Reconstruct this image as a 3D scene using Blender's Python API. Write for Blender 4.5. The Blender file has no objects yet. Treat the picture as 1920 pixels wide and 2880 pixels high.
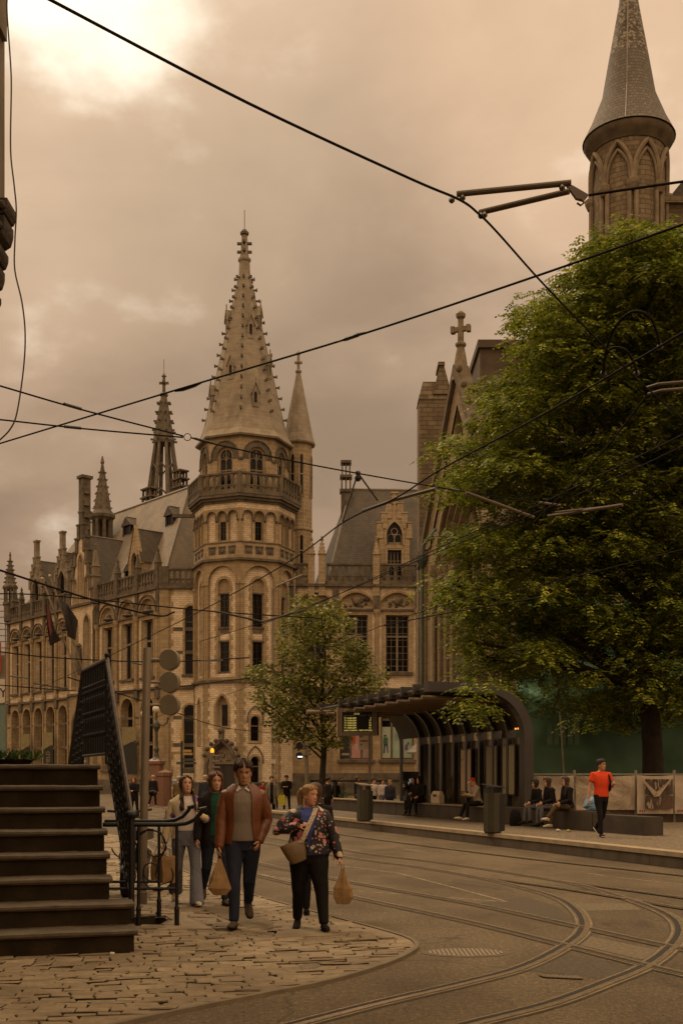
import bpy, bmesh, math, random
from mathutils import Vector, Matrix, noise
from mathutils.geometry import tessellate_polygon
R = random.Random(11)
rad = math.radians
SC = bpy.context.scene
COL = SC.collection
# ------------------------------------------------------------------ camera
F, HZ, CAMZ = 3200.0, 2190.0, 1.6            # focal length / horizon in photo pixels, eye height in metres
cam = bpy.data.cameras.new("camera")
cam.sensor_fit = 'HORIZONTAL'; cam.sensor_width = 24.0; cam.lens = F/1920*24.0
cam.shift_y = (HZ-1440)/1920.0
cam.clip_start = 0.1; cam.clip_end = 4000
camo = bpy.data.objects.new("camera", cam); COL.objects.link(camo)
camo.location = (0, 0, CAMZ); camo.rotation_euler = (rad(90), 0, 0)
SC.camera = camo
# ------------------------------------------------------------------ sky and sun
SUN_AZ, SUN_EL = rad(-42), rad(48)           # sun behind the clouds, front left
SUND = Vector((math.sin(SUN_AZ)*math.cos(SUN_EL), math.cos(SUN_AZ)*math.cos(SUN_EL), math.sin(SUN_EL)))
W = bpy.data.worlds.new("World"); SC.world = W; W.use_nodes = True
nt = W.node_tree; nt.nodes.clear()
def nd(t, **k):
    n = nt.nodes.new(t)
    for a, b in k.items(): setattr(n, a, b)
    return n
def lk(a, b): nt.links.new(a, b)
def mth(op, a, b=None, c=None):
    n = nd('ShaderNodeMath', operation=op)
    for i, x in enumerate((a, b, c)):
        if x is None: continue
        if isinstance(x, (int, float)): n.inputs[i].default_value = x
        else: lk(x, n.inputs[i])
    return n.outputs[0]
def mixc(f, a, b, mode='MIX'):
    n = nd('ShaderNodeMix', data_type='RGBA', blend_type=mode)
    for i, x in ((0, f), (6, a), (7, b)):
        if isinstance(x, (int, float)): n.inputs[i].default_value = x
        elif isinstance(x, tuple): n.inputs[i].default_value = (*x, 1)
        else: lk(x, n.inputs[i])
    return n.outputs[2]
def rng(x, a, b, c=0.0, d=1.0):
    n = nd('ShaderNodeMapRange', interpolation_type='SMOOTHSTEP')
    lk(x, n.inputs[0])
    for i, v in enumerate((a, b, c, d)): n.inputs[i+1].default_value = v
    return n.outputs[0]
tc = nd('ShaderNodeTexCoord'); G = tc.outputs['Generated']
sep = nd('ShaderNodeSeparateXYZ'); lk(G, sep.inputs[0])
mp = nd('ShaderNodeMapping'); lk(G, mp.inputs[0]); mp.inputs['Scale'].default_value = (1, 1, 1.7); mp.inputs['Location'].default_value = (.3, .1, .4)
n1 = nd('ShaderNodeTexNoise'); lk(mp.outputs[0], n1.inputs[0]); n1.inputs['Scale'].default_value = 4.6; n1.inputs['Detail'].default_value = 7; n1.inputs['Roughness'].default_value = .52; n1.inputs['Distortion'].default_value = .35
n2 = nd('ShaderNodeTexNoise'); lk(mp.outputs[0], n2.inputs[0]); n2.inputs['Scale'].default_value = 13; n2.inputs['Detail'].default_value = 6; n2.inputs['Roughness'].default_value = .5
el = sep.outputs[2]
def blob(px, py, r0, r1):                    # smooth bright patch in the cloud deck round one direction
    v = Vector(((px-960)/F, 1, (HZ-py)/F)).normalized()
    d = nd('ShaderNodeVectorMath', operation='DOT_PRODUCT'); lk(G, d.inputs[0]); d.inputs[1].default_value = v
    return rng(d.outputs['Value'], math.cos(rad(r1)), math.cos(rad(r0)))
cl = mth('ADD', mth('MULTIPLY', n1.outputs[0], .75), mth('MULTIPLY', n2.outputs[0], .25))
cl2 = mth('ADD', mth('MULTIPLY', n1.outputs[0], .5), mth('MULTIPLY', n2.outputs[0], .5)); cl = rng(cl, .36, .64)
base = mixc(rng(el, .06, .62), (.278, .188, .124), (.66, .468, .318))
base = mixc(cl, mixc(1.0, base, (.79, .775, .76), 'MULTIPLY'), mixc(1.0, base, (1.2, 1.18, 1.16), 'MULTIPLY'))
base = mixc(mth('MULTIPLY', blob(1620, 60, 1, 12), .55), base, (.86, .58, .365))
base = mixc(mth('MULTIPLY', blob(420, 260, 2, 13), .55), base, (.80, .585, .39))
base = mixc(mth('MULTIPLY', blob(760, 820, 2, 12), .38), base, (.31, .215, .136))
hot = mth('ADD', mth('MULTIPLY', blob(205, -180, .4, 6.7), .80), mth('MULTIPLY', mth('SUBTRACT', cl2, .47), 1.9))
base = mixc(rng(hot, .18, .82), base, (1.42, 1.25, 1.0))
base = mixc(rng(sep.outputs[1], .30, -.5), base, mixc(1.0, base, (2.8, 2.72, 2.5), 'MULTIPLY'))      # brighter cloud behind the camera
base = mixc(rng(el, .57, .92), base, (2.6, 1.98, 1.30))                                          # zenith of the overcast
sky = nd('ShaderNodeTexSky', sky_type='NISHITA', sun_disc=False); sky.sun_elevation = SUN_EL; sky.sun_rotation = SUN_AZ
bg = nd('ShaderNodeBackground'); bg.inputs[1].default_value = 0.1
lk(mixc(.94, mixc(1.0, sky.outputs[0], (1.0, .6, .3), 'MULTIPLY'), mixc(1.0, base, (10.4, 10.4, 10.4), 'MULTIPLY')), bg.inputs[0])
out = nd('ShaderNodeOutputWorld'); lk(bg.outputs[0], out.inputs[0])
sl = bpy.data.lights.new("sun", 'SUN'); sl.energy = 1.5; sl.angle = rad(14); sl.color = (1, .80, .56)
so = bpy.data.objects.new("sun", sl); COL.objects.link(so)
so.rotation_euler = SUND.to_track_quat('Z', 'Y').to_euler()
SC.view_settings.view_transform = 'Standard'; SC.view_settings.look = 'None'
SC.view_settings.exposure = 0.0; SC.view_settings.gamma = 1.0
SC.cycles.use_denoising = True; SC.cycles.max_bounces = 6; SC.cycles.diffuse_bounces = 2
SC.cycles.transparent_max_bounces = 8
# ------------------------------------------------------------------ helpers
def at(px, py, d): return Vector(((px-960)/F*d, d, CAMZ+(HZ-py)/F*d))
def gd(px, py, z=0.0):
    d = (CAMZ-z)*F/(py-HZ); return Vector(((px-960)/F*d, d, z))
GROUPS = {'person': 'people in the street', 'contact_wire': 'tram contact wires', 'span_wire': 'span and stay wires', 'pull_off_arm': 'wire rods and arms', 'traffic_signal': 'traffic signals', 'paper_bag': 'carried paper bags', 'litter_bin': 'olive litter bins', 'timetable_board': 'boards on the shelter glass', 'shop_banner': 'shop banners on the left wing', 'window_poster': 'posters in the shop windows', 'flagpole': 'flagpoles on the left wing', 'tree': 'street trees', 'planter': 'terrace planters', 'photo_banner': 'photo banners on the fence', 'jumper_cable': 'jumper cables', 'drain_grate': 'drain grates'}
def thing(name, label, cat, loc=(0, 0, 0), rz=0.0, group=None):
    group = group or GROUPS.get(name)
    o = bpy.data.objects.new(name, None); COL.objects.link(o); o.empty_display_size = .2
    o.location = loc; o.rotation_euler = (0, 0, rz)
    return tag(o, label, cat, group)
def tag(o, label=None, cat=None, group=None, kind=None):
    if label: o['label'] = label
    if cat: o['category'] = cat
    if group: o['group'] = group
    if kind: o['kind'] = kind
    return o
def worldloc(o):
    v = Vector((0, 0, 0))
    while o: v += o.location; o = o.parent
    return v
Z = Vector((0, 0, 1))
class MB:
    def __init__(s): s.v = []; s.f = []
    def add(s, vs, fs, M=None):
        n = len(s.v)
        s.v += [tuple(M @ Vector(p)) if M else tuple(p) for p in vs]
        s.f += [tuple(i+n for i in f) for f in fs]
    def box(s, x0, x1, y0, y1, z0, z1, M=None):
        s.add([(x, y, z) for z in (z0, z1) for y in (y0, y1) for x in (x0, x1)],
              [(0, 2, 3, 1), (4, 5, 7, 6), (0, 1, 5, 4), (2, 6, 7, 3), (0, 4, 6, 2), (1, 3, 7, 5)], M)
    def cbox(s, c, sz, M=None, rz=0):
        m = Matrix.Translation(c) @ Matrix.Rotation(rz, 4, 'Z')
        if M: m = M @ m
        a, b, d = sz[0]/2, sz[1]/2, sz[2]/2
        s.box(-a, a, -b, b, -d, d, m)
    def lathe(s, prof, n=12, c=(0, 0, 0), a0=0.0, M=None, sx=1, sy=1):
        vs, fs = [], []
        for r, z in prof:
            for k in range(n):
                a = a0+2*math.pi*k/n; vs.append((c[0]+r*math.cos(a)*sx, c[1]+r*math.sin(a)*sy, c[2]+z))
        for j in range(len(prof)-1):
            for k in range(n):
                k2 = (k+1) % n; fs.append((j*n+k, j*n+k2, (j+1)*n+k2, (j+1)*n+k))
        fs.append(tuple(range(n-1, -1, -1))); fs.append(tuple(range((len(prof)-1)*n, len(prof)*n)))
        s.add(vs, fs, M)
    def tube(s, pts, r, n=8, cap=True):
        pts = [Vector(p) for p in pts]; m = len(pts)
        rs = r if isinstance(r, (list, tuple)) else [r]*m
        vs, fs = [], []; ref = None
        for i, p in enumerate(pts):
            t = (pts[min(i+1, m-1)]-pts[max(i-1, 0)]).normalized()
            if ref is None: ref = t.cross(Z if abs(t.z) < .95 else Vector((1, 0, 0))).normalized()
            a = (ref - t*ref.dot(t)).normalized(); ref = a; b = t.cross(a)
            for k in range(n):
                w = 2*math.pi*k/n; vs.append(p+(a*math.cos(w)+b*math.sin(w))*rs[i])
        for i in range(m-1):
            for k in range(n):
                k2 = (k+1) % n; fs.append((i*n+k, i*n+k2, (i+1)*n+k2, (i+1)*n+k))
        if cap: fs += [tuple(range(n-1, -1, -1)), tuple(range((m-1)*n, m*n))]
        s.add(vs, fs)
    def ball(s, c, r, n=10, sc=(1, 1, 1), M=None):
        prof = [(max(1e-4, r*math.sin(math.pi*k/n)), -r*math.cos(math.pi*k/n)) for k in range(n+1)]
        vs, fs = [], []; N = n+2
        for q, z in prof:
            for k in range(N):
                a = 2*math.pi*k/N; vs.append((c[0]+q*math.cos(a)*sc[0], c[1]+q*math.sin(a)*sc[1], c[2]+z*sc[2]))
        for j in range(n):
            for k in range(N):
                k2 = (k+1) % N; fs.append((j*N+k, j*N+k2, (j+1)*N+k2, (j+1)*N+k))
        s.add(vs, fs, M)
    def poly(s, pts, flip=False):
        s.add(pts, [tuple(range(len(pts)))[::-1] if flip else tuple(range(len(pts)))])
    def prism(s, pts, vec):
        n = len(pts); vec = Vector(vec)
        s.add([Vector(p) for p in pts]+[Vector(p)+vec for p in pts],
              [tuple(range(n-1, -1, -1)), tuple(range(n, 2*n))]+[(k, (k+1) % n, n+(k+1) % n, n+k) for k in range(n)])
    def loft(s, rings, cap=True):
        n = len(rings[0]); vs = [p for r in rings for p in r]; fs = []
        for j in range(len(rings)-1):
            for k in range(n):
                k2 = (k+1) % n; fs.append((j*n+k, j*n+k2, (j+1)*n+k2, (j+1)*n+k))
        if cap: fs += [tuple(range(n-1, -1, -1)), tuple(range((len(rings)-1)*n, len(rings)*n))]
        s.add(vs, fs)
    def mesh(s, name):
        me = bpy.data.meshes.new(name); me.from_pydata(s.v, [], s.f); me.update(); return me
    def build(s, name, mat, parent=None, smooth=False, local=False, fix=True, label=None):
        off = Vector((0, 0, 0)) if (local or parent is None) else worldloc(parent)
        if off.length > 0: s.v = [(x-off.x, y-off.y, z-off.z) for x, y, z in s.v]
        me = s.mesh(name)
        if fix:
            bm = bmesh.new(); bm.from_mesh(me); bmesh.ops.recalc_face_normals(bm, faces=bm.faces); bm.to_mesh(me); bm.free()
        if smooth:
            me.polygons.foreach_set('use_smooth', [True]*len(me.polygons))
            try: me.set_sharp_from_angle(angle=rad(40))
            except Exception: pass
        if mat: me.materials.append(mat)
        o = bpy.data.objects.new(name, me); COL.objects.link(o)
        if parent: o.parent = parent
        if label: o['label'] = label
        return o
def structure(name, mb, mat, label, cat='ground', **k):
    o = mb.build(name, mat, **k); return tag(o, label, cat, kind='structure')
# ------------------------------------------------------------------ materials
class NT:
    def __init__(s, name):
        s.m = bpy.data.materials.new(name); s.m.use_nodes = True; s.t = s.m.node_tree
        s.b = s.t.nodes['Principled BSDF']
    def n(s, t, **k):
        x = s.t.nodes.new(t)
        for a, b in k.items(): setattr(x, a, b)
        return x
    def l(s, a, b): s.t.links.new(a, b)
    def val(s, sock, x):
        if isinstance(x, (int, float)): sock.default_value = x
        elif isinstance(x, tuple): sock.default_value = (*x, 1) if len(x) == 3 and sock.type == 'RGBA' else x
        else: s.l(x, sock)
    def mix(s, f, a, b, mode='MIX'):
        n = s.n('ShaderNodeMix', data_type='RGBA', blend_type=mode)
        s.val(n.inputs[0], f); s.val(n.inputs[6], a); s.val(n.inputs[7], b); return n.outputs[2]
    def math(s, op, a, b=0.0):
        n = s.n('ShaderNodeMath', operation=op); s.val(n.inputs[0], a); s.val(n.inputs[1], b); return n.outputs[0]
    def noise(s, sc, det=4, vec=None, rough=.55, dist=0.0):
        n = s.n('ShaderNodeTexNoise'); n.inputs['Scale'].default_value = sc; n.inputs['Detail'].default_value = det
        n.inputs['Roughness'].default_value = rough; n.inputs['Distortion'].default_value = dist
        s.l(vec if vec is not None else s.pos(), n.inputs[0]); return n.outputs[0]
    def pos(s):
        return s.n('ShaderNodeNewGeometry').outputs['Position']
    def opos(s):
        return s.n('ShaderNodeTexCoord').outputs['Object']
    def scaled(s, vec, sc):
        n = s.n('ShaderNodeMapping'); s.l(vec, n.inputs[0]); n.inputs['Scale'].default_value = sc; return n.outputs[0]
    def ramp(s, x, a, b, c=0.0, d=1.0):
        n = s.n('ShaderNodeMapRange'); s.l(x, n.inputs[0])
        for i, v in enumerate((a, b, c, d)): n.inputs[i+1].default_value = v
        return n.outputs[0]
    def wallvec(s):                         # (distance along the wall, height) for a wall facing any way
        g = s.n('ShaderNodeNewGeometry')
        c = s.n('ShaderNodeVectorMath', operation='CROSS_PRODUCT'); s.l(g.outputs['True Normal'], c.inputs[0]); c.inputs[1].default_value = (0, 0, 1)
        nn = s.n('ShaderNodeVectorMath', operation='NORMALIZE'); s.l(c.outputs[0], nn.inputs[0])
        d = s.n('ShaderNodeVectorMath', operation='DOT_PRODUCT'); s.l(nn.outputs[0], d.inputs[0]); s.l(g.outputs['Position'], d.inputs[1])
        z = s.n('ShaderNodeSeparateXYZ'); s.l(g.outputs['Position'], z.inputs[0])
        k = s.n('ShaderNodeCombineXYZ'); s.l(d.outputs['Value'], k.inputs[0]); s.l(z.outputs[2], k.inputs[1]); return k.outputs[0]
    def bump(s, h, st=.3, dist=.02):
        n = s.n('ShaderNodeBump'); n.inputs['Strength'].default_value = st; n.inputs['Distance'].default_value = dist
        s.l(h, n.inputs['Height']); s.l(n.outputs[0], s.b.inputs['Normal'])
    def fin(s, col, rough=.7, spec=.3, metal=0.0):
        s.val(s.b.inputs['Base Color'], col); s.val(s.b.inputs['Roughness'], rough)
        s.b.inputs['Specular IOR Level'].default_value = spec; s.b.inputs['Metallic'].default_value = metal; return s.m
def mul(c, k): return tuple(min(1, x*k) for x in c)
_mc = {}
def plain(name, col, rough=.7, var=.18, sc=4.0, bump=0.0, bsc=None, spec=.3, metal=0.0, obj=False):
    if name in _mc: return _mc[name]
    t = NT(name); vec = t.opos() if obj else t.pos()
    f = t.noise(sc, 5, vec)
    c = t.mix(t.ramp(f, .3, .7), mul(col, 1-var), mul(col, 1+var))
    if bump: t.bump(t.noise(bsc or sc*6, 4, vec), bump, .02)
    _mc[name] = t.fin(c, rough, spec, metal); return _mc[name]
def brick(name, c1, c2, mortar, bw, bh, mort=.012, stain=(.1, .07, .045), st=.5, bump=.4, rough=.85, ssc=.5):
    t = NT(name); v = t.wallvec()
    b = t.n('ShaderNodeTexBrick'); t.l(v, b.inputs[0]); b.inputs['Scale'].default_value = 1.0
    b.inputs['Brick Width'].default_value = bw; b.inputs['Row Height'].default_value = bh; b.inputs['Mortar Size'].default_value = mort
    b.inputs['Mortar Smooth'].default_value = .2
    for k, c in (('Color1', c1), ('Color2', c2), ('Mortar', mortar)): b.inputs[k].default_value = (*c, 1)
    c = t.mix(t.ramp(t.noise(1.7, 5), .3, .7), b.outputs[0], t.mix(1.0, b.outputs[0], (.78, .74, .68), 'MULTIPLY'))
    s = t.ramp(t.noise(ssc, 8, t.scaled(t.pos(), (1, 1, .35)), .65), .5, .74)       # weather stains running down
    c = t.mix(t.math('MULTIPLY', s, st), c, stain)
    t.bump(t.math('ADD', t.math('MULTIPLY', b.outputs[1], -1.0), t.math('MULTIPLY', t.noise(9, 5), .5)), bump, .03)
    return t.fin(c, rough, .2)
CREAM = brick('cream_glazed_brick', (.68, .55, .385), (.55, .435, .295), (.33, .255, .17), .52, .19, .02, st=.55)
SAND = brick('brown_sandstone', (.335, .250, .142), (.265, .195, .110), (.17, .122, .068), .8, .4, .012, st=.42)
SANDL = brick('drum_sandstone', (.315, .236, .140), (.26, .19, .110), (.40, .325, .22), .75, .38, .022, st=.28)
GREY = plain('weathered_grey_stone', (.092, .071, .047), .88, .42, 1.6, .4, 9)
GREYL = plain('pale_grey_stone', (.165, .128, .084), .88, .38, 1.3, .3, 9)
def slate(name, c1, c2, bw=.35, bh=.22):
    t = NT(name); v = t.wallvec(); b = t.n('ShaderNodeTexBrick'); t.l(v, b.inputs[0]); b.inputs['Scale'].default_value = 1
    b.inputs['Brick Width'].default_value = bw; b.inputs['Row Height'].default_value = bh; b.inputs['Mortar Size'].default_value = .012
    for k, c in (('Color1', c1), ('Color2', c2), ('Mortar', mul(c1, .45))): b.inputs[k].default_value = (*c, 1)
    c = t.mix(t.ramp(t.noise(.7, 7, t.scaled(t.pos(), (1, 1, .4))), .35, .72), b.outputs[0], t.mix(1.0, b.outputs[0], (1.5, 1.42, 1.3), 'MULTIPLY'))
    t.bump(b.outputs[1], .35, -.02); return t.fin(c, .72, .3)
SLATE = slate('roof_slate', (.052, .041, .029), (.07, .056, .039))
SLATE_LIT = slate('sunlit_roof_slate', (.125, .099, .069), (.15, .12, .084))  # paler copy of the slate: sun on the left wing roof put into colour
SPIRE = brick('spire_stone', (.25, .205, .148), (.205, .168, .12), (.31, .26, .19), 1.1, .35, .01, stain=(.075, .056, .036), st=.85, ssc=.5, bump=.25)
def glassmat(name, col=(.008, .006, .005), rough=.15, spec=.16):
    t = NT(name); t.bump(t.noise(1.3, 2), .06, .05); return t.fin(t.mix(t.ramp(t.noise(.9, 3), .35, .65), mul(col, .6), mul(col, 1.7)), rough, spec)
GLASS = glassmat('dark_window_glass')
IRON = plain('black_iron', (.0055, .0042, .003), .5, .2, 30, .2, 60, .3)
DARKM = plain('dark_bronze_metal', (.019, .014, .009), .34, .2, 3, .06, 20, .5)
POLE = plain('brown_grey_paint', (.135, .10, .062), .5, .12, 5, .08, 40, .35)
WIRE = plain('cable_black', (.009, .0065, .005), .8, .1, 20, 0, None, .1)
BALU = plain('sooty_parapet_stone', (.098, .075, .048), .9, .45, 1.2, .3, 9)
LEAD = plain('lead_trim', (.17, .14, .105), .6, .2, 3)
# ------------------------------------------------------------------ facade helpers
def outline(k, u0, u1, v0, v1, n=10):
    c, r = (u0+u1)/2, (u1-u0)/2
    if k == 'rect': return [(u0, v0), (u1, v0), (u1, v1), (u0, v1)]
    if k == 'round': return [(u0, v0), (u1, v0)]+[(c+r*math.cos(math.pi*i/n), v1-r+r*math.sin(math.pi*i/n)) for i in range(n+1)]
    if k == 'seg':
        h = r*.55; q = (r*r+h*h)/(2*h); a = math.asin(min(1, r/q))
        return [(u0, v0), (u1, v0)]+[(c+q*math.sin(a-2*a*i/n), v1-q+q*math.cos(a-2*a*i/n)) for i in range(n+1)]
    if k == 'point':
        q = 2*r; sp = v1-q*math.sin(rad(60)); m = n//2
        return [(u0, v0), (u1, v0)]+[(u0+q*math.cos(rad(60)*i/m), sp+q*math.sin(rad(60)*i/m)) for i in range(m+1)] + \
               [(u1-q*math.cos(rad(60)*(m-i)/m), sp+q*math.sin(rad(60)*(m-i)/m)) for i in range(1, m+1)]
    if k == 'circle': return [(c+r*math.cos(2*math.pi*i/n), v0+r+r*math.sin(2*math.pi*i/n)) for i in range(n)]
class Fr:
    def __init__(s, O, U, N=None):
        s.O = Vector(O); s.U = Vector(U).normalized(); s.N = Vector(N).normalized() if N else s.U.cross(Z)
    def p(s, u, v, w=0.0): return s.O+s.U*u+Z*v+s.N*w
    def sh(s, w): return Fr(s.O+s.N*w, s.U, s.N)
    def box(s, mb, u0, u1, v0, v1, w0, w1):
        mb.add([s.p(u, v, w) for v in (v0, v1) for w in (w0, w1) for u in (u0, u1)],
               [(0, 2, 3, 1), (4, 5, 7, 6), (0, 1, 5, 4), (2, 6, 7, 3), (0, 4, 6, 2), (1, 3, 7, 5)])
    def fill(s, mb, outer, holes=(), w=0.0):
        L = [outer]+list(holes); flat = [p for l in L for p in l]
        tr = tessellate_polygon([[Vector((a, b, 0)) for a, b in l] for l in L])
        mb.add([s.p(a, b, w) for a, b in flat], [t for t in tr if len(set(t)) == 3])
    def reveal(s, mb, ol, w0, w1):
        n = len(ol)
        mb.add([s.p(a, b, w0) for a, b in ol]+[s.p(a, b, w1) for a, b in ol], [(i, (i+1) % n, n+(i+1) % n, n+i) for i in range(n)])
    def wall(s, mb, outer, specs, depth, w=0.0):
        hs = [outline(*q) for q in specs]; s.fill(mb, outer, hs, w)
        for h in hs: s.reveal(mb, h, w, w-depth)
    def surround(s, mb, spec, wd, w0, w1, foot=False):
        k, u0, u1, v0, v1 = spec[:5]
        a = outline(k, u0, u1, v0, v1); b = outline(k, u0-wd, u1+wd, v0-(wd if foot else 0), v1+wd); n = len(a)
        vs = [s.p(*p, w1) for p in a]+[s.p(*p, w1) for p in b]+[s.p(*p, w0) for p in a]+[s.p(*p, w0) for p in b]
        fs = []
        for i in range(n):
            j = (i+1) % n
            if i == 0 and not foot: continue
            fs += [(i, j, n+j, n+i), (n+i, n+j, 3*n+j, 3*n+i), (i, 2*n+i, 2*n+j, j)]
        mb.add(vs, fs)
def rect(u0, u1, v0, v1): return [(u0, v0), (u1, v0), (u1, v1), (u0, v1)]
def window(fr, spec, w, parent, mull=1, trans=(), bar=.1, fm=None, glass=None, name='window', lights=0):
    k, u0, u1, v0, v1 = spec[:5]
    ol = outline(*spec); g = MB(); fr.fill(g, ol, (), w)
    f = MB(); b = bar*.6
    ins = outline(k, u0+b, u1-b, v0+b, v1-b); f2 = fr.sh(w)
    n = len(ol)
    f.add([f2.p(*p, .05) for p in ol]+[f2.p(*p, .05) for p in ins]+[f2.p(*p, 0.0) for p in ins],
          [(i, (i+1) % n, n+(i+1) % n, n+i) for i in range(n)]+[(n+i, n+(i+1) % n, 2*n+(i+1) % n, 2*n+i) for i in range(n)])
    top = v1-(0 if k == 'rect' else (u1-u0)*.22)
    for i in range(mull):
        c = u0+(u1-u0)*(i+1)/(mull+1); f2.box(f, c-bar/2, c+bar/2, v0+b, top if mull > 1 else v1-b, .005, .10)
    for t in trans: f2.box(f, u0+b, u1-b, t-bar/2, t+bar/2, .007, .108)
    for i in range(lights):                     # thin glazing bars
        for m in range(mull+1):
            c = u0+(u1-u0)*(m+.5)/(mull+1); f2.box(f, c-.018, c+.018, v0+b, top-.05, .003, .03)
        break
    if lights:
        z = v0+.6
        while z < top-.2: f2.box(f, u0+b, u1-b, z-.018, z+.018, .004, .028); z += .62
    fo = f.build(name, fm or GREYL, parent); g.build('pane', glass or GLASS, fo); return fo
def balustrade(mb, fr, u0, u1, v0, h, step=.55, th=.16):
    L = u1-u0; n = max(1, round(L/step)); s = L/n
    lo, hi = v0+.22, v0+h-.16; mid = lo+(hi-lo)*.36
    for w in (0, -th):
        holes = []
        for i in range(n):
            a, b = u0+s*i+s*.17, u0+s*(i+1)-s*.17
            holes.append(outline('point', a, b, mid+.06, hi-.05, 6))
            c = (a+b)/2; r = min(s*.3, (mid-lo)*.42); holes.append([(c+r*math.cos(math.pi/2*j), (lo+mid)/2+r*math.sin(math.pi/2*j)) for j in range(4)])
        fr.fill(mb, rect(u0, u1, lo, hi), holes, w)
        if w == 0:
            for q in holes: fr.reveal(mb, q, 0, -th)
    fr.box(mb, u0, u1, v0, lo, -th-.05, .06); fr.box(mb, u0, u1, hi, v0+h, -th-.06, .08); fr.box(mb, u0, u1, mid-.05, mid+.05, -th-.01, .03)
def pinnacle(mb, c, w, h, hs=.42, rz=0.0, n=4, crk=4):
    c = Vector(c); a0 = rz+(math.pi/4 if n == 4 else 0); q = w/2*(1.414 if n == 4 else 1)
    H = h*hs
    mb.lathe([(q, 0), (q, H*.82), (q*1.25, H*.86), (q*1.25, H*.95), (q*.95, H), (q*.14, h*.9), (q*.14, h*.93)], n, c, a0)
    mb.ball(c+Z*(h*.955), w*.16, 6)
    mb.lathe([(q*.45, h*.86), (q*.45, h*.885)], 4, c, a0)
    for j in range(crk):
        t = (j+.6)/crk; z = H+(h*.88-H)*t; r = q*.95*(1-t)+q*.14*t
        for k in range(n):
            a = a0+2*math.pi*k/n; s = w*.11
            mb.cbox(c+Vector((math.cos(a)*(r+s*.5), math.sin(a)*(r+s*.5), z)), (s*1.7, s, s), rz=a)
# ------------------------------------------------------------------ ground, pavement, tracks
def catmull(pts, k=8):
    P = [Vector(p) for p in pts]; P = [P[0]*2-P[1]]+P+[P[-1]*2-P[-2]]; o = []
    for i in range(1, len(P)-2):
        for j in range(k):
            t = j/k; a, b, c, d = P[i-1:i+3]
            o.append(.5*((2*b)+(c-a)*t+(2*a-5*b+4*c-d)*t*t+(3*b-a-3*c+d)*t**3))
    return o+[P[-2]]
PIT = [(-2.62, 12.22), (-1.72, 12.22), (-2.02, 13.0), (-2.72, 13.0)]
edge = catmull([gd(*p) for p in [(-150, 3010), (350, 2884), (680, 2815), (917, 2767), (1075, 2720), (1147, 2688), (1170, 2666), (1147, 2645), (1075, 2622),
                                 (941, 2586), (739, 2530), (638, 2498), (500, 2446), (430, 2400), (390, 2350)]], 7)
def inpoly(x, y, P):
    c = False; j = len(P)-1
    for i in range(len(P)):
        if (P[i][1] > y) != (P[j][1] > y) and x < (P[j][0]-P[i][0])*(y-P[i][1])/(P[j][1]-P[i][1])+P[i][0]: c = not c
        j = i
    return c
t = NT('asphalt'); p = t.pos()
g1 = t.noise(75, 3, p, .7); g2 = t.noise(.55, 6, t.scaled(p, (1, .6, 1)), .6); g3 = t.noise(240, 2, p)
c = t.mix(t.ramp(g1, .36, .66), (.046, .032, .016), (.148, .105, .054))
c = t.mix(t.ramp(g3, .60, .72), c, (.27, .20, .115))
g6 = t.noise(26, 2, t.scaled(p, (1, .7, 1)), .8); c = t.mix(t.ramp(g6, .52, .70), c, t.mix(1.0, c, (1.75, 1.72, 1.68), 'MULTIPLY')); c = t.mix(t.ramp(g6, .46, .30), c, t.mix(1.0, c, (.5, .48, .45), 'MULTIPLY'))
c = t.mix(t.ramp(g2, .40, .62), c, t.mix(1.0, c, (.60, .57, .52), 'MULTIPLY'))
g5 = t.noise(2.2, 6, t.scaled(p, (1, .35, 1)), .7); c = t.mix(t.ramp(g5, .58, .70), c, t.mix(1.0, c, (.55, .52, .48), 'MULTIPLY')); c = t.mix(t.ramp(g5, .36, .28), c, t.mix(1.0, c, (1.35, 1.33, 1.3), 'MULTIPLY'))
sv = t.n('ShaderNodeTexVoronoi', feature='DISTANCE_TO_EDGE'); sv.inputs['Scale'].default_value = .28
wv = t.n('ShaderNodeVectorMath', operation='ADD'); nn = t.n('ShaderNodeTexNoise'); nn.inputs['Scale'].default_value = 1.5; t.l(p, nn.inputs[0]); t.l(p, wv.inputs[0]); t.l(nn.outputs[1], wv.inputs[1]); t.l(wv.outputs[0], sv.inputs['Vector'])
c = t.mix(t.ramp(sv.outputs[0], .006, .0), c, (.045, .032, .018))
t.bump(t.math('ADD', g1, t.math('MULTIPLY', g3, .5)), .55, .012)
ASPH = t.fin(c, .82, .25)
g = MB(); fr0 = Fr((0, 0, 0), (1, 0, 0), (0, 0, 1))
tri = tessellate_polygon([[Vector(q) for q in ((-900, -60, 0), (900, -60, 0), (900, 1500, 0), (-900, 1500, 0))], [Vector((*q, 0)) for q in PIT]])
fl = [(-900, -60, 0), (900, -60, 0), (900, 1500, 0), (-900, 1500, 0)]+[(*q, 0) for q in PIT]
g.add(fl, [q for q in tri])
structure('road', g, ASPH, 'grey brown asphalt street and square with worn patches')
g = MB()
for i in range(4):
    a, b = PIT[i], PIT[(i+1) % 4]; g.add([(*a, .03), (*b, .03), (*b, -1.6), (*a, -1.6)], [(0, 1, 2, 3)])
g.add([(*q, -1.6) for q in PIT], [(0, 1, 2, 3)])
structure('cellar_shaft', g, plain('cellar_stone', (.05, .036, .022), .9, .3, 2), 'dark open cellar shaft in the pavement beside the staircase', 'shaft', fix=False)
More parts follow.
